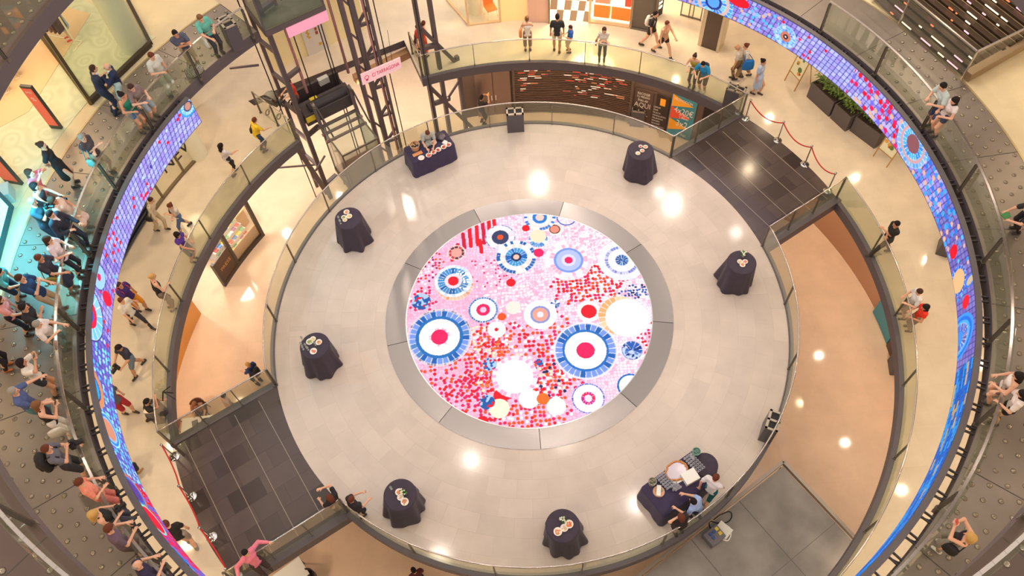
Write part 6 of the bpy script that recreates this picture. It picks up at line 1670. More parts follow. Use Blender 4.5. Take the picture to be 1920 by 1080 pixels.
mb.bar((-0.7, 0, 1.5), (0.7, 0, 1.5), 0.04); mb.bar((-0.7, 0.25, 0.02), (0.7, 0.25, 0.02), 0.04); mb.build('frame', mat('rail_white', (236, 220, 190), 0.4), t)
for k in range(8): mb = MB(); mb.box((-0.6+k*0.16, 0, 1.05), (0.06, 0.42, 0.8)); mb.build('garment', mat('garment_%d' % (k % 3), ((110, 50, 46), (72, 40, 40), (150, 110, 96))[k % 3], 0.8), t, bevel=0.02)

# ------------------------------------------------------------------ upper deck, right: glazed opening over escalator-like steps
e0, e1, e2, e3 = P(1632, 2, Z2), P(1803, 148, Z2), P(1925, 88, Z2), P(1760, -60, Z2)
t = thing('escalator', 'broad dark stepped escalator bank with coloured glints, in the upper right corner', 'escalator', (e0+e1)/2); O = Vector(t.location)
u = (e1-e0).normalized(); v = (e2-e1); v = (v-u*v.dot(u)).normalized(); L = (e1-e0).length
mb = MB(); strips = []; q = random.Random(12)
for k in range(30):
    y = 0.15+k*0.25; z = 0.10+k*0.075
    mb.bar((e0-O)+v*y+Vector((0, 0, z)), (e1-O)+v*y+Vector((0, 0, z)), 0.20, 0.08)
    x = 0.0
    while x < L-0.4:
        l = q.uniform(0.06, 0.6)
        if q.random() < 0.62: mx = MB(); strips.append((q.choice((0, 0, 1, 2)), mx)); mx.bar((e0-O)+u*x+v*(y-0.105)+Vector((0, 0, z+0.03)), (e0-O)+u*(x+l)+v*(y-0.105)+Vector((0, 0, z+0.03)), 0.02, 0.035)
        x += l+q.uniform(0.1, 0.7)
mb.build('step', mat('step_brown', (72, 56, 44), 0.35, 0.5), t)
for k, mx in (strips if len(strips) < 99 else random.Random(4).sample(strips, 98)): c_ = ((250, 226, 190), (240, 110, 70), (250, 170, 190))[k]; mx.build('light_strip', mat('strip_%d' % k, c_, emit=c_, strength=1.6), t)  # coloured glints on the step edges, put in as glowing strips
mb = MB()
for i, (a, b_) in enumerate(((e0, e1), (e1, e2))):
    mb.bar((a-O)+Vector((0, 0, 1.05)), (b_-O)+Vector((0, 0, 1.05)), 0.05); 
for a in (e0+u*1.3, e1, e0+u*0.1): mb.bar((a-O), (a-O)+Vector((0, 0, 1.05)), 0.04)
mb.build('handrail', M_rail, t)
for a, b_ in ((e0, e1), (e1, e2)): mb = MB(); mb.bar((a-O)+Vector((0, 0, 0.52)), (b_-O)+Vector((0, 0, 0.52)), 0.012, 0.98); mb.build('glass_side', M_clear, t)
mb = MB(); mb.bar((e1-O)+Vector((0, 0, 0.2))+u*0.1, (e2-O)+Vector((0, 0, 0.5))+u*0.1, 0.24, 0.3); mb.build('stringer', mat('stringer', (150, 126, 98), 0.4, 0.4), t)

# ------------------------------------------------------------------ glass-roofed kiosk at the lower right with an electric box on it
zk = -1.5; k0, k1, k2 = P(1468, 866, zk), P(1195, 1082, zk), P(1612, 1030, zk)
u = (k1-k0).normalized(); v = (k2-k0); v = (v-u*v.dot(u)).normalized()
t = thing('kiosk_roof', 'grey translucent flat roof of a kiosk, filling the lower right corner', 'roof', k0); 
Lu, Lv = 7.2, 6.0
mb = MB(); mb.prism([(u*a+v*b).to_tuple()[:2] for a, b in ((0.1, 0.1), (Lu, 0.1), (Lu, Lv), (0.1, Lv))], -0.05, 0.0)
m = mat('roof_film', (136, 130, 126), 0.30, noise=0.32, nscale=0.8); mb.build('roof_sheet', m, t)
mb = MB()
for a, b in (((0, 0), (Lu, 0)), ((0, 0), (0, Lv))): mb.bar(u*a[0]+v*a[1], u*b[0]+v*b[1], 0.10, 0.16)
mb.build('edge_frame', mat('roof_edge', (176, 164, 150), 0.35, 0.5), t)
mb = MB()
for k in (1.9, 3.8, 5.7): mb.bar(u*k+v*0.1, u*k+v*Lv, 0.018, 0.012)
mb.bar(u*0.1+v*2.2, u*Lu+v*2.2, 0.014, 0.012); mb.build('joint', mat('roof_joint', (96, 92, 90), 0.5), t)
mb = MB()
for a, b in ((0.15, 0.15), (Lu, 0.15), (Lu, Lv), (0.15, Lv)): mb.bar(u*a+v*b+Vector((0, 0, -0.05)), u*a+v*b+Vector((0, 0, ZL-zk)), 0.12)
mb.build('post', M_truss, t)
wall_ = MB(); 
c = P(1337, 1008, zk); rzb = math.atan2(u.y, u.x)
t = thing('power_box', 'grey power distribution box with blue and yellow sockets lying on the kiosk roof', 'box', c, rzb+PI)
mb = MB(); mb.box((0, 0, 0.13), (0.52, 0.42, 0.26)); mb.build('case', mat('box_grey', (112, 108, 116), 0.4), t, bevel=0.015)
mb = MB()
for x, y in ((-0.08, 0.08), (0.04, 0.08), (-0.08, -0.04)): mb.tube([(x, y, 0.25), (x, y, 0.30)], 0.045, 12)
mb.build('blue_socket', mat('sock_blue', (40, 80, 170), 0.4), t)
mb = MB()
for y in (0.1, -0.05): mb.box((0.17, y, 0.265), (0.10, 0.10, 0.03))
mb.build('yellow_socket', mat('sock_yellow', (226, 200, 70), 0.4), t)
o = slab_thing('box', 'white box lid beside the power box on the kiosk roof', 'box', P(1355, 996, zk), (0.36, 0.42, 0.16), rzb+0.2, M_white)
def cablething(pts, label, m, r=0.016):
    pts = [P(*p, zk)+Vector((0, 0, 0.02)) for p in pts]; cr_ = []
    for i in range(len(pts)-1):
        a_, b_, c_, d_ = pts[max(i-1, 0)], pts[i], pts[i+1], pts[min(i+2, len(pts)-1)]
        for q_ in range(5):
            w = q_/5; cr_.append(0.5*((2*b_)+(c_-a_)*w+(2*a_-5*b_+4*c_-d_)*w*w+(3*b_-a_-3*c_+d_)*w**3))
    pts = cr_+[pts[-1]]; o = pts[0].copy(); mb = MB(); mb.tube([p-o for p in pts], r, 6); ob = mb.build('cable', m, smooth=True); ob.location = o; tag(ob, label, 'cable')
cablething([(1337, 1000), (1330, 985), (1332, 978), (1345, 981), (1362, 980), (1371, 972), (1371, 962), (1364, 960), (1350, 966), (1338, 975)], 'looped black cable behind the power box', M_black)
cablething([(1360, 985), (1368, 990), (1370, 1004), (1364, 1014), (1354, 1012)], 'white cable looped round the white box', M_white)
# ------------------------------------------------------------------ light: dome and downlights of the hall
def area(name, loc, size, power, col=(255, 244, 228), rot=(0, 0, 0), shape='DISK', spread=None):
    l = bpy.data.lights.new(name, 'AREA'); l.shape = shape; l.size = size; l.energy = power; l.color = lin(col)
    if spread: l.spread = rad(spread)
    o = bpy.data.objects.new(name, l); COL.objects.link(o); o.location = loc; o.rotation_euler = rot; return o
W = bpy.data.worlds.new('hall_air'); SC.world = W; W.use_nodes = True
bg = W.node_tree.nodes['Background']; bg.inputs[0].default_value = (*lin((250, 238, 226)), 1)
# unseen dome overhead: noise varies the world light, added for streaks in the steel
_n = W.node_tree.nodes.new; _l = W.node_tree.links.new
_tc = _n('ShaderNodeTexCoord'); _ns = _n('ShaderNodeTexNoise'); _ns.inputs['Scale'].default_value = 6.5; _ns.inputs['Detail'].default_value = 1
_mr = _n('ShaderNodeMapRange'); _mr.inputs['From Min'].default_value = 0.40; _mr.inputs['From Max'].default_value = 0.62; _mr.inputs['To Min'].default_value = 0.25; _mr.inputs['To Max'].default_value = 1.95
_l(_tc.outputs['Generated'], _ns.inputs['Vector']); _l(_ns.outputs['Fac'], _mr.inputs['Value']); _l(_mr.outputs['Result'], bg.inputs[1])
WARM = (255, 226, 184); SOFT = (255, 238, 222)
# lamps on the dome ring, high above the stage
for k in range(15):
    a = 13+24*k; p = pol(21.5, a, 20.0); d = Vector((0, 0, 0))-p
    area('dome_lamp', p, 0.25, 260, SOFT, d.to_track_quat('-Z', 'Y').to_euler())
for k in range(6):
    area('dome_lamp', pol(6.0, 60*k+10, 25.7), 0.3, 150, SOFT)
# downlights under the galleries: lowest floor, first gallery, upper deck
for k in range(20):
    a = 9+18*k; area('downlight', pol(12.6, a, Z1-0.5), 0.2, 66, (255, 226, 192))
for k in range(22):
    a = 8+360/22*k
    if 104 < a < 136: continue
    area('downlight', pol(13.0, a, Z2-0.55), 0.2, 50, WARM); area('downlight', pol(16.0, a+4, Z2-0.55), 0.2, 60, WARM)
for k in range(20):
    a = 4+18*k
    if 60 < a < 128: continue
    area('downlight', pol(13.4, a, Z3-0.6), 0.35, 26, SOFT); area('downlight', pol(16.5, a+6, Z3-0.6), 0.35, 60, WARM)
# unseen lamps added near the lifts to brighten the lowest floor
for a in (100, 112, 124, 136, 148, 160): area('downlight', pol(15.5, a, Z1-0.5), 0.3, 110, (255, 244, 228))
area('screen_glow', pol(12.8, 178, Z2+2.6), 0.5, 200, (90, 225, 255), (0, 0, 0))
area('shop_lamp', pol(15.5, 75, 3.9), 2.0, 450, (255, 214, 150)); area('shop_lamp', pol(15.3, 150, 3.9), 1.2, 60, WARM)
area('shop_lamp', pol(16.2, 158, Z2+4.0), 1.5, 90, (255, 226, 180)); area('shop_lamp', pol(14.6, 150, -1.0), 1.0, 120, (255, 240, 220))
# ------------------------------------------------------------------ the crowd
def pp(*a, **k): return person(*a, **k)
NVY, BLK, GRY, DGY, WHT, BGE = (34, 42, 66), (30, 28, 32), (150, 146, 146), (74, 72, 78), (228, 222, 214), (176, 150, 122)
# upper deck, left side, from the top down
pp('man in a dark navy suit and white shirt, hands together, talking at the shop corner', (216, 213), (173, 130), Z2, 1.84, face=(262, 190), arms='cr cr', top='jacket', topc=NVY, bot='pants', botc=(30, 40, 62), shoe=(36, 30, 30), hc='br', pitch=5)
p = pp('bald man in a navy jacket and pale trousers facing the man in the dark suit', (244, 196), (203, 124), Z2, 1.78, face=(190, 215), arms='ph cr', top='jacket', topc=(32, 40, 74), bot='pants', botc=(196, 206, 198), hair='bald', pitch=10)
phone(p, 'dark phone held by the bald man in the navy jacket')
pp('bearded man in a pale grey tee, one hand on the rail', (322, 176), (282, 104), Z2, 1.80, arms='dn rn', topc=(204, 206, 200), botc=(196, 200, 190), hc='rd', pitch=28, belly=0.02)
p = pp('man in a slate shirt and beige trousers with a phone, patterned bag at his feet', (369, 129), (327, 61), Z2, 1.78, face=(420, 190), arms='ph cr', topc=(82, 86, 106), botc=(182, 160, 138), hc='bk', skin='m')
phone(p, 'phone held by the man in the slate shirt', (60, 60, 66))
p = pp('man in a turquoise polo and dark trousers beside the bin on the upper deck', (412, 101), (373, 32), Z2, 1.82, arms='rn fw', topc=(104, 186, 172), botc=(58, 56, 64), hc='lb', pitch=30)
bag(p, 'white carrier bag held by the man in the turquoise polo', (226, 224, 220), 1, (0.30, 0.10, 0.36), 0.25, 'carrier_bag', False)
pp('young man in a taupe tee leaning on the rail beside the woman in green', (290, 222), (243, 162), Z2, 1.76, arms='rl rl', topc=(128, 112, 112), bot='shorts', botc=(150, 160, 168), hc='br', pitch=30)
pp('woman in a green tank top and blue shorts leaning on the rail', (270, 245), (226, 178), Z2, 1.70, arms='rl rl', top='tank', topc=(24, 124, 96), bot='mini', botc=(70, 104, 150), hc='bk', hair='bun', girl=True, pitch=32, skin='m')
p = pp('grey haired man in a charcoal shirt with folded arms and cream shorts', (207, 328), (151, 257), Z2, 1.80, arms='cr cr', topc=(70, 64, 72), bot='shorts', botc=(170, 156, 136), hc='gr', pitch=25)
bag(p, 'turquoise bag hanging in front of the man with folded arms', (120, 190, 184), 1, (0.26, 0.12, 0.24), 0.10)
pp('woman in a black dress and dark sandals, hands behind her back', (140, 347), (76, 273), Z2, 1.80, face=(200, 330), arms='bk bk', top='tee', topc=(32, 28, 32), bot='dress', hc='br', hair='bun', girl=True, pitch=12)
p = pp('woman in a pink sleeved top and red scarf raising a phone, near the second totem', (112, 398), (54, 324), Z2, 1.76, arms='up up', topc=(220, 120, 140), botc=(150, 120, 110), hc='br', hair='long', girl=True, pitch=10)
phone(p, 'phone raised by the woman in the pink sleeved top', (200, 60, 60))
p = pp('person in a black vest and turquoise skirt with a camera, in the upper crowd', (118, 420), (63, 349), Z2, 1.72, arms='fw fw', top='tank', topc=(46, 40, 46), bot='skirt', botc=(90, 190, 190), hc='bk', hair='bob', girl=True)
camera(p, 'camera held by the person in the black vest and turquoise skirt')
p = pp('white haired man in a dark teal shirt taking a photo, upper crowd', (118, 460), (58, 378), Z2, 1.78, arms='ph ph', topc=(40, 70, 84), botc=(40, 50, 66), hc='gr', pitch=15)
camera(p, 'small camera of the white haired man')
p = pp('woman in a cream top and pale pleated skirt reaching to the rail, upper crowd', (166, 432), (96, 375), Z2, 1.72, arms='rl fw', top='cap', topc=(226, 196, 180), bot='skirt', botc=(214, 190, 178), hc='br', hair='bob', girl=True, skin='m')
bag(p, 'small black bag of the woman in the pleated skirt', (36, 34, 42), 1, (0.24, 0.12, 0.20), 0.0)
pp('man in a black suit jacket with one hand on the rail, lit cyan from behind', (164, 468), (92, 402), Z2, 1.82, face=(260, 470), arms='fw rl', top='jacket', topc=(36, 36, 52), bot='pants', botc=(30, 40, 58), hc='bk', pitch=14)
pp('woman with long dark hair in a white tee and navy trousers, hands on the rail', (152, 515), (88, 450), Z2, 1.72, arms='rl rl', topc=(224, 208, 214), bot='slim', botc=(26, 30, 46), hc='br', hair='long', girl=True, pitch=20)
p = pp('person in dark clothes with an olive bag, resting chin on hand', (138, 545), (70, 484), Z2, 1.74, arms='ph fw', topc=(46, 42, 56), bot='skirt', botc=(30, 38, 60), hc='rd', pitch=20, skin='m')
bag(p, 'olive shoulder bag with stripes, in the middle of the crowd', (150, 140, 70), 1, (0.36, 0.12, 0.26), 0.0)
pp('bearded man in a navy polo and beige trousers, hand at his chest', (115, 585), (34, 522), Z2, 1.84, arms='fw ph', topc=(24, 52, 92), botc=(190, 160, 134), hc='br', pitch=15, belly=0.03)
pp('person in a teal top and navy shorts cut by the left frame edge', (38, 562), (-6, 508), Z2, 1.72, arms='dn fw', topc=(80, 160, 160), bot='shorts', botc=(26, 36, 62), hc='bk')
pp('man in a black tee with folded hands at his chin, dark cap of hair', (106, 640), (41, 577), Z2, 1.82, arms='cr ph', topc=(34, 30, 36), botc=(30, 28, 34), hc='bk', skin='m', pitch=15, belly=0.03)
pp('woman in a pink floral blouse and black trousers at the left frame edge', (54, 624), (-4, 562), Z2, 1.72, arms='dn fw', topc=(226, 150, 146), bot='slim', botc=(26, 28, 40), hc='br', hair='bob', girl=True)
p = pp('grey haired man in a white tee with an orange bag, at the rail', (124, 652), (66, 608), Z2, 1.72, arms='fw rn', topc=(226, 212, 208), botc=(70, 110, 110), hc='gr', pitch=18, belly=0.03)
bag(p, 'orange and brown shoulder bag at the rail', (176, 96, 46), -1, (0.34, 0.14, 0.28), 0.1)
p = pp('woman with black hair in a white blouse and dark shorts filming with both hands', (106, 738), (38, 680), Z2, 1.72, arms='up up', topc=(230, 220, 210), bot='mini', botc=(44, 44, 50), hc='bk', hair='bob', girl=True, skin='m', pitch=10)
phone(p, 'phone held by the black haired woman in the white blouse')
pp('grey haired man in a blue denim shirt pointing with one arm', (98, 790), (22, 735), Z2, 1.84, arms='ot fw', topc=(78, 92, 140), botc=(90, 130, 140), hc='gr', pitch=12, belly=0.03)
p = pp('woman with brown hair in a black top and white trousers holding a phone', (134, 818), (68, 760), Z2, 1.74, arms='ph ph', top='tank', topc=(32, 26, 32), bot='pants', botc=(224, 212, 206), hc='lb', hair='long', girl=True, pitch=20)
phone(p, 'phone held by the woman in the black top and white trousers')
bag(p, 'white carrier bag beside the woman in white trousers', (224, 216, 204), 1, (0.38, 0.10, 0.30), 0.15, 'carrier_bag', False)
p = pp('cameraman in a grey tee and dark shorts with a black backpack', (162, 892), (84, 843), Z2, 1.78, arms='fw ph', topc=(104, 100, 112), bot='shorts', botc=(52, 48, 54), hc='rd', pitch=15, face=(300, 830))
camera(p, 'large black video camera held out over the rail', True); backpack(p, 'big black backpack on the cameraman', (34, 30, 32), (0.38, 0.26, 0.52))
pp('broad person in a coral floral blouse with dark hair leaning on the rail', (222, 950), (145, 906), Z2, 1.68, arms='rl rl', topc=(232, 140, 116), botc=(200, 110, 100), hc='rd', pitch=40, belly=0.05, girl=True)
p = pp('blonde woman in a black top, forearms on the rail', (250, 985), (172, 966), Z2, 1.70, arms='rl rl', top='tank', topc=(32, 28, 30), bot='pants', botc=(60, 60, 70), hc='bl', hair='long', girl=True, pitch=40)
camera(p, 'black camera held over the rail by the blonde woman')
pp('man with brown hair in a plum shirt, seen from above at the rail', (266, 1042), (201, 993), Z2, 1.76, arms='rl rl', topc=(104, 82, 100), botc=(90, 74, 76), hc='rd', pitch=35)
pp('person with cropped hair and folded hands on the rail at the bottom left', (318, 1096), (255, 1062), Z2, 1.74, arms='rl rl', topc=(46, 36, 70), botc=(60, 50, 60), hc='gr', hair='bald', pitch=35)
pp('dark dressed person with orange sandals at the far left frame edge, lower crowd', (14, 690), (-44, 640), Z2, 1.70, topc=BLK, botc=(40, 30, 40), shoe=(200, 110, 50), girl=True)
# upper deck, right side
pp('man in a pale blue tee and dark blue shorts at the right rail', (1746, 240), (1771, 160), Z2, 1.82, arms='rl rn', topc=(196, 210, 208), bot='shorts', botc=(52, 64, 98), hc='bk', pitch=25, face=(1640, 260))
pp('woman with long black hair in a white top beside the man in pale blue', (1750, 252), (1792, 188), Z2, 1.68, arms='rl rn', top='cap', topc=(232, 220, 220), bot='mini', botc=(60, 66, 92), hc='bk', hair='long', girl=True, pitch=25, face=(1640, 270))
p = pp('person in black cut by the right frame edge, holding something green', (1905, 433), (1936, 388), Z2, 1.70, arms='fw fw', topc=(40, 40, 46), botc=(36, 34, 40), hc='bk')
slab_thing('booklet', 'green booklet in the hands of the person at the right frame edge', 'book', (p['hands'][0]+p['hands'][1])/2, (0.2, 0.16, 0.03), 0.4, mat('booklet', (60, 130, 70), 0.5))
p = pp('woman with long dark hair, white tank top and leopard skirt at the right rail', (1852, 752), (1912, 706), Z2, 1.70, arms='rl rl', top='tank', topc=(232, 222, 214), bot='mini', botc=(120, 104, 88), hc='bk', hair='long', girl=True, pitch=25)
p = pp('woman in a white floral blouse and black shorts beside the white tank top', (1866, 790), (1920, 740), Z2, 1.70, arms='rl fw', topc=(230, 216, 208), bot='mini', botc=(34, 30, 32), hc='bk', hair='long', girl=True, pitch=25)
p = pp('blonde woman in a black tank top raising a phone over the lower right rail', (1762, 1028), (1822, 1008), Z2, 1.72, arms='up up', top='tank', topc=(34, 24, 32), bot='pants', botc=(150, 140, 130), shoe=WHT, hc='bl', hair='bob', girl=True, pitch=15)
phone(p, 'red phone held by the blonde woman at the lower right', (200, 40, 60))
bag(p, 'black shoulder bag of the blonde woman at the lower right', (34, 32, 34), -1, (0.30, 0.14, 0.30), 0.0)

# first gallery, left
p = pp('person in a bright yellow tunic and blue trousers beside the lift tower', (494, 283), (476, 226), Z1, 1.68, face=(580, 230), arms='dn fw', top='tee', topc=(238, 196, 40), botc=(56, 72, 96), hc='rd', girl=True, pitch=10, belly=0.04)
bag(p, 'dark shoulder bag of the person in the yellow tunic', (60, 46, 44), -1, (0.26, 0.12, 0.24))
pp('woman with long dark hair, pale grey top and black trousers walking by the rail', (440, 326), (413, 275), Z1, 1.64, face=(520, 250), arms='dn fw', topc=(212, 204, 204), bot='slim', botc=(40, 36, 40), hc='bk', hair='long', girl=True, stride=0.25)
p = pp('woman in a beige shirt and beige trousers under the tip of the ribbon screen', (303, 431), (281, 374), Z1, 1.72, face=(360, 440), arms='bk dn', top='long', topc=(214, 196, 170), botc=(196, 176, 146), hc='br', girl=True, stride=0.35)
bag(p, 'black belt bag of the woman in beige', (36, 32, 32), 1, (0.28, 0.10, 0.16))
p = pp('woman with a bun, pale grey tee and jeans, walking beside the woman in beige', (350, 430), (320, 385), Z1, 1.66, face=(300, 470), arms='cr cr', topc=(204, 194, 186), bot='slim', botc=(84, 106, 146), hc='rd', hair='bun', girl=True, stride=0.5)
bag(p, 'brown bag of the woman in jeans', (90, 62, 50), 1, (0.26, 0.12, 0.2))
p = pp('woman in a purple top and denim shorts at the left gallery rail', (363, 488), (331, 440), Z1, 1.64, arms='rl fw', top='cap', topc=(88, 52, 150), bot='shorts', botc=(96, 116, 120), hc='bk', hair='bob', girl=True, pitch=35, skin='m')
phone(p, 'pale blue phone in the hands of the woman in purple', (120, 180, 220))
p = pp('blonde woman in a black tank top and grey trousers gripping the left gallery rail', (322, 580), (284, 519), Z1, 1.72, face=(400, 530), arms='dn rl', top='tank', topc=(38, 34, 40), bot='capri', botc=(124, 108, 94), hc='bl', hair='bun', girl=True, pitch=5)
bag(p, 'small dark bag of the blonde woman at the gallery rail', (64, 50, 56), -1, (0.24, 0.12, 0.2))
p = pp('person in a violet jersey and orange shorts half under the ribbon screen', (268, 582), (222, 534), Z1, 1.74, face=(330, 600), arms='dn fw', topc=(62, 34, 110), bot='shorts', botc=(238, 150, 30), hc='br', stride=0.3, skin='m', pitch=5)
backpack(p, 'crimson backpack half under the ribbon screen', (190, 60, 80), (0.28, 0.16, 0.36))
pp('man in a white tee and dark trousers striding below the person in orange shorts', (268, 613), (226, 563), Z1, 1.74, face=(330, 640), arms='dn sw', topc=(226, 216, 200), bot='slim', botc=(52, 48, 56), hc='rd', stride=0.75, pitch=10)
p = pp('photographer in a navy tee and denim shorts, legs apart, bending over a camera', (264, 693), (224, 650), Z1, 1.76, face=(225, 740), arms='fw fw', topc=(46, 44, 64), bot='shorts', botc=(106, 120, 132), hc='bk', stride=0.55, pitch=35, skin='m')
camera(p, 'black and silver camera of the photographer with legs apart', True)
pp('person in red shorts walking, upper body hidden by the ribbon screen', (244, 774), (196, 730), Z1, 1.74, face=(330, 800), topc=(90, 90, 100), bot='shorts', botc=(166, 32, 42), hc='br', stride=0.3)
p = pp('black haired person in a black top crouching at the left gallery rail with a tripod', (290, 790), (263, 768), Z1, 1.70, face=(380, 740), arms='fw up', topc=(32, 30, 34), botc=(60, 50, 50), hc='bk', kneel=True, lean=(-0.05, 0.22), skin='m')
t = thing('tripod', 'small dark tripod held by the crouching person', 'tripod', (p['hands'][0]+p['hands'][1])/2, p['rz'])
mb = MB(); mb.bar((0, 0, -0.2), (0.1, 0.2, 0.35), 0.035); mb.build('column', M_black, t)
for a in (-0.25, 0.0, 0.25): mb = MB(); mb.bar((0.1, 0.2, 0.35), (0.1+a, 0.38, 0.05), 0.025); mb.build('leg', M_black, t)
pp('cropped haired man in a black tee with a white print, walking by the rope posts', (362, 1022), (312, 984), Z1, 1.78, face=(330, 940), arms='dn dn', topc=(34, 28, 32), bot='shorts', botc=(160, 146, 130), hc='rd', stride=0.3, pitch=12, shoe=(130, 126, 120))
pp('person almost hidden under the left ribbon screen, only shoes showing', (258, 896), (216, 860), Z1, 1.70, face=(300, 850), topc=(60, 120, 90), bot='capri', botc=(40, 40, 44), shoe=(176, 130, 80), hc='bk', stride=0.3)
# first gallery, beside and behind the lift tower
pp('person in a red top partly hidden by the left steel column', (566, 212), (542, 152), Z1, 1.66, face=(520, 230), arms='fw fw', topc=(220, 70, 40), botc=(80, 70, 70), hc='rd', girl=True, pitch=5)
p = pp('girl in a red sleeveless dress stretching out an arm behind the truss', (797, 106), (793, 44), Z1, 1.62, face=(860, 60), arms='dn sd', top='tank', topc=(226, 70, 36), bot='dress', hc='rd', hair='tail', girl=True, pitch=0)
pp('person in black with a red vest behind the steel truss, lower part hidden', (786, 96), (784, 50), Z1, 1.60, face=(700, 80), topc=(200, 60, 40), bot='slim', botc=(90, 80, 80), hc='br', girl=True)
# first gallery, top
p = pp('person in a white tank top and grey capris standing at the top rail, orange bag', (990, 95), (988, 37), Z1, 1.68, face=(985, 40), arms='fw fw', top='tank', topc=(228, 218, 208), bot='capri', botc=(140, 118, 96), hc='lb', hair='bun', girl=True, pitch=25)
bag(p, 'orange shoulder bag of the person in the white tank top', (226, 140, 76), -1, (0.24, 0.12, 0.34))
pp('man in a black tee and white shorts seen from behind at the top rail', (1044, 97), (1045, 33), Z1, 1.80, face=(1046, 20), topc=(46, 44, 46), bot='shorts', botc=(226, 206, 186), hc='bk', skin='m', stride=0.15)
pp('boy in a blue tee and white shorts beside the man in black', (1068, 97), (1071, 51), Z1, 1.46, face=(1020, 100), arms='rn rn', topc=(44, 94, 180), bot='shorts', botc=(224, 200, 180), hc='br')
p = pp('woman in a pale grey tee and dark leggings at the top rail, arms folded', (1128, 113), (1133, 56), Z1, 1.66, face=(1120, 220), arms='cr cr', topc=(212, 202, 192), bot='slim', botc=(86, 84, 92), hc='br', hair='long', girl=True, pitch=12)
bag(p, 'brown bag at the hip of the woman in pale grey', (120, 80, 60), 1, (0.2, 0.1, 0.2))
p = pp('man in a black tee and shorts with a white rucksack, striding along the top gallery', (1217, 87), (1228, 26), Z1, 1.78, face=(1300, 110), arms='dn dn', topc=(34, 30, 32), bot='mini', botc=(36, 32, 34), hc='bk', stride=0.7, pitch=5)
backpack(p, 'white rucksack of the striding man in black', (232, 222, 212), (0.30, 0.16, 0.40))
pp('person in a tan top and black shorts striding behind the white rucksack', (1240, 105), (1250, 44), Z1, 1.76, face=(1310, 150), arms='fw dn', top='tank', topc=(208, 160, 124), bot='mini', botc=(42, 34, 34), hc='rd', stride=0.85, pitch=5)
pp('woman in an olive top and dark leggings at the rail beside the man in cyan', (1297, 163), (1303, 105), Z1, 1.66, face=(1250, 240), arms='rl rl', top='tank', topc=(156, 140, 44), bot='slim', botc=(92, 82, 70), hc='br', hair='bun', girl=True, pitch=20)
p = pp('man in a cyan tee and brown shorts bending over the top rail', (1316, 170), (1319, 118), Z1, 1.74, face=(1270, 240), arms='rl rl', topc=(30, 140, 196), bot='shorts', botc=(110, 94, 76), hc='bk', shoe=(210, 200, 190), pitch=30)
backpack(p, 'dark rucksack on the man in cyan', (46, 54, 66), (0.26, 0.14, 0.34))
pp('bald man walking just behind the woman with the big blue bag', (1382, 146), (1385, 88), Z1, 1.74, face=(1350, 140), topc=(200, 190, 176), botc=(120, 96, 74), hair='bald', pitch=10, skin='m', stride=0.3)
p = pp('woman in a pale tee with a big blue bag walking along the gallery', (1392, 146), (1400, 86), Z1, 1.72, face=(1350, 150), arms='dn dn', topc=(214, 206, 198), bot='capri', botc=(150, 120, 90), hc='rd', hair='bun', girl=True, stride=0.6, pitch=5)
bag(p, 'big royal blue shopping bag on a shoulder', (20, 110, 190), -1, (0.46, 0.16, 0.46), 0.0)
pp('woman in a pale blue dress walking past the rope posts', (1416, 176), (1430, 115), Z1, 1.68, face=(1470, 200), top='tee', topc=(168, 184, 216), bot='dress', hc='bk', hair='bun', girl=True, stride=0.25, pitch=5, skin='m')
# first gallery, right
pp('security guard in black with a yellow badge, arms folded, striding on the right gallery', (1648, 476), (1683, 420), Z1, 1.82, face=(1600, 480), arms='cr cr', topc=(36, 32, 30), botc=(60, 54, 48), hc='bk', stride=0.65, pitch=15, skin='m')
pp('man in a white tee leaning on the right gallery rail beside the woman in red', (1692, 594), (1726, 547), Z1, 1.72, arms='rl rl', topc=(224, 220, 216), bot='shorts', botc=(160, 146, 124), hc='br', pitch=28)
pp('woman in a red top leaning on the right gallery rail', (1704, 617), (1737, 576), Z1, 1.66, arms='rl rl', top='cap', topc=(232, 50, 26), bot='capri', botc=(150, 130, 110), hc='bk', hair='long', girl=True, pitch=25, skin='m')
# round stage
pp('cook in a pale grey shirt and dark green apron behind the buffet by the lifts', (806, 286), (801, 246), Z1, 1.70, face=(815, 330), arms='tb tb', top='tee', topc=(176, 176, 168), bot='pants', botc=(20, 60, 54), hc='rd', pitch=40)
pp('man in a white shirt and green trousers walking along the stage edge', (1324, 938), (1341, 897), Z1, 1.76, face=(1360, 890), arms='sw sw', top='tee', topc=(226, 220, 224), bot='slim', botc=(20, 104, 108), hc='rd', stride=0.55, pitch=15)
pp('man in a pale blue shirt at the stage edge beside the purple buffet', (1302, 969), (1302, 941), Z1, 1.74, face=(1250, 930), arms='dn fw', top='tee', topc=(156, 178, 226), botc=(44, 44, 84), hc='bk', stride=0.2, pitch=15)
pp('red haired person in black, hand at the head, at the lower right stage edge', (1272, 1000), (1278, 971), Z1, 1.70, face=(1230, 940), arms='hd fw', topc=(40, 30, 34), botc=(46, 36, 38), hc='rd', hair='bob', girl=True, pitch=20)
pp('person in black with red hair holding a paper at the lower slate bridge', (636, 952), (619, 934), Z1, 1.70, face=(560, 900), arms='fw up', topc=(36, 30, 34), botc=(40, 34, 40), hc='rd', hair='bob', girl=True, pitch=20)
pp('person in black at the stage edge, right of the one holding a paper', (676, 966), (657, 938), Z1, 1.70, face=(750, 900), arms='fw fw', topc=(34, 26, 36), botc=(46, 40, 50), hc='rd', girl=True, pitch=20)
p = pp('person in a pink shirt with both arms spread along the bridge rail', (500, 1070), (458, 1035), Z1, 1.72, face=(560, 1120), arms='sd sd', top='long', topc=(232, 130, 150), botc=(70, 50, 50), hc='bk', pitch=10)
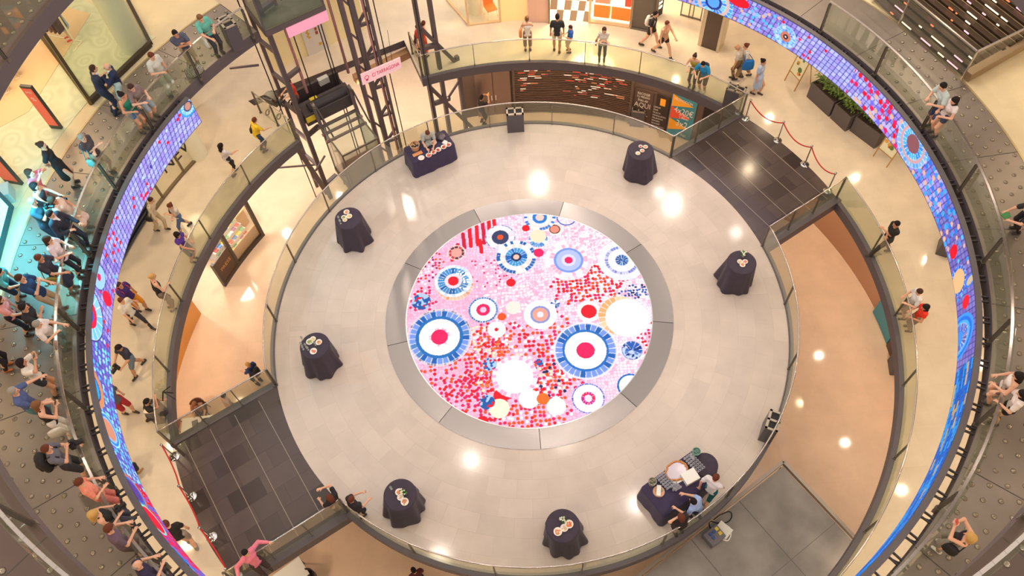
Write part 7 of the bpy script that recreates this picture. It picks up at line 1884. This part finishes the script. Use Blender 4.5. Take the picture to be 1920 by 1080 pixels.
# lowest floor
p = pp('person in a blue top with blond hair on the lowest floor', (488, 718), (466, 684), ZL, 1.66, face=(440, 700), arms='fw dn', topc=(50, 70, 130), botc=(50, 44, 56), hc='bl', pitch=10, shoe=(40, 40, 50))
backpack(p, 'dark rucksack of the person on the lowest floor', (46, 40, 40), (0.30, 0.18, 0.40))
p = pp('person in black with tattooed arms raising a phone in front of the steel door', (905, 232), (902, 184), ZL, 1.76, face=(950, 215), arms='up up', topc=(36, 26, 24), bot='pants', botc=(30, 26, 26), hc='bk', skin='m', pitch=0)
phone(p, 'lit phone raised in front of the steel door', (236, 190, 90))
# desks on the lowest floor under the lower left bridge
def desk(px, py, rz, label, w=1.2, d=0.7):
    t = thing('desk', label, 'table', P(px, py, ZL+0.74).xy.to_3d()+Vector((0, 0, ZL)), rz)
    mb = MB(); mb.box((0, 0, 0.74), (w, d, 0.03)); mb.build('tabletop', M_white, t, bevel=0.005)
    for a in (-1, 1):
        for b in (-1, 1): mb = MB(); mb.box((a*(w/2-0.04), b*(d/2-0.04), 0.36), (0.04, 0.04, 0.73)); mb.build('leg', M_post, t)
    return t
desk(372, 798, 0.05, 'white drawing table with sketches, nearest the orange wall'); desk(403, 796, 0.05, 'white table with a red sheet beside the slate bridge', 1.0, 0.6)
for px, py, c, l in ((366, 795, (120, 120, 130), 'grey sketch on the drawing table, left'), (375, 799, (90, 100, 120), 'dark grey sketch on the drawing table, right')):
    slab_thing('paper', l, 'paper', P(px, py, ZL+0.757), (0.22, 0.3, 0.008), 0.3, mat('sketch_%d' % c[0], c, 0.7), 0)
slab_thing('paper', 'red printed sheet on the table beside the slate bridge', 'paper', P(396, 794, ZL+0.757), (0.34, 0.24, 0.008), 0.05, mat('red_sheet', (216, 60, 80), 0.6), 0)
def chair(px, py, z, rz, c, label, back=0.9):
    t = thing('chair', label, 'chair', P(px, py, z), rz); m = mat('chair_%d_%d_%d' % c, c, 0.5)
    mb = MB(); mb.box((0, 0, 0.45), (0.46, 0.46, 0.06)); mb.build('seat', m, t, bevel=0.02)
    mb = MB(); vs = []
    for i in range(9):
        a = rad(200+140*i/8); vs.append((0.26*math.cos(a), 0.24*math.sin(a)))
    mb.arc(0.235, 0.265, 0.5, back, 200, 340, 12); mb.build('backrest', m, t, smooth='auto')
    for a in (-1, 1):
        for b in (-1, 1): mb = MB(); mb.tube([(a*0.18, b*0.18, 0.43), (a*0.22, b*0.22, 0)], 0.016, 6); mb.build('leg', M_post, t)
    return t
chair(334, 806, ZL, 1.6, (200, 70, 50), 'red chair at the drawing table, against the orange wall')
c_ = chair(385, 776, ZL, 3.4, (120, 84, 70), 'brown chair behind the white tables'); 
pp('person with curly brown hair sitting at the white tables on the lowest floor', P(388, 778, ZL), (388, 776), ZL, 1.68, face=(388, 800), arms='fw fw', topc=(150, 112, 90), botc=(80, 70, 70), hc='lb', hair='bob', seat=0.47, pitch=30, lean=(0, 0.1), girl=True)
pp('person with dark hair just showing beyond the slate bridge edge, lowest floor', P(444, 778, ZL), (441, 766), ZL, 1.70, face=(480, 740), topc=(216, 190, 176), botc=(90, 80, 80), hc='bk', pitch=20, lean=(0, 0.05))
chair(484, 1092, ZL, 2.6, (110, 30, 36), 'dark red chair at the bottom edge, left of the dark one'); chair(587, 1092, ZL, 2.2, (44, 26, 30), 'dark rounded chair at the bottom edge under the slate bridge')
desk(540, 1082, 0.6, 'pale table at the bottom edge between two dark chairs')
pp('person in dark red seen at the bottom edge under the stage', P(792, 1096, ZL), (800, 1082), ZL, 1.66, face=(760, 1040), topc=(90, 34, 36), botc=(50, 40, 44), hc='bk', pitch=20, lean=(0, 0.1))
# stroller with a child
o = P(524, 207, Z1); t = thing('stroller', 'dark stroller with a pale hood beside the lift tower', 'stroller', o, rad(150))
mb = MB()
for q_ in (-0.24, 0.24):
    mb.tube([(q_, -0.42, 0.12), (q_, 0.0, 0.42), (q_, 0.38, 0.75), (q_, 0.52, 1.0)], 0.016, 6); mb.tube([(q_, 0.36, 0.12), (q_, 0.0, 0.42), (q_, -0.35, 0.6)], 0.016, 6)
mb.tube([(-0.24, 0.52, 1.0), (0.24, 0.52, 1.0)], 0.02, 6); mb.build('frame', M_dark, t, smooth=True)
for x in (-0.26, 0.26):
    for y in (-0.42, 0.36):
        mb = MB(); mb.tube([(x+0.13*0, y+0.11*math.cos(k*PI/7), 0.13+0.11*math.sin(k*PI/7)) for k in range(14)], 0.026, 6, closed=True); mb.build('wheel', M_black, t, smooth=True)
mb = MB(); mb.bar((0, -0.15, 0.42), (0, 0.22, 0.48), 0.40, 0.05); mb.bar((0, 0.20, 0.46), (0, 0.36, 0.95), 0.40, 0.05, upv=(0, 1, 0)); mb.build('seat', mat('stroller_fabric', (110, 110, 104), 0.8), t)
mb = MB(); vs = []; fs = []
for i in range(9):
    a = PI*0.05+PI*0.55*i/8
    for j in range(9): b = PI*j/8; vs.append((0.24*math.cos(b), 0.12+0.34*math.cos(a)*math.sin(b)*-1+0.1, 0.78+0.32*math.sin(a)*math.sin(b)))
for i in range(8):
    for j in range(8): k = i*9+j; fs.append((k, k+1, k+10, k+9))
o_ = mesh_obj('hood', vs, fs, mat('stroller_hood', (150, 146, 132), 0.8), t, True); sd = o_.modifiers.new('thick', 'SOLIDIFY'); sd.thickness = 0.012
fr = Matrix.Rotation(rad(150), 3, 'Z')
person('child in an orange top sitting in the stroller', o+fr@Vector((0, 0.02, 0.0)), None, Z1, 1.02, yaw=150-90, arms='fw fw', topc=(238, 120, 50), botc=(90, 110, 120), hc='bk', seat=0.50, pitch=5, lean=(0, -0.02), skin='m')
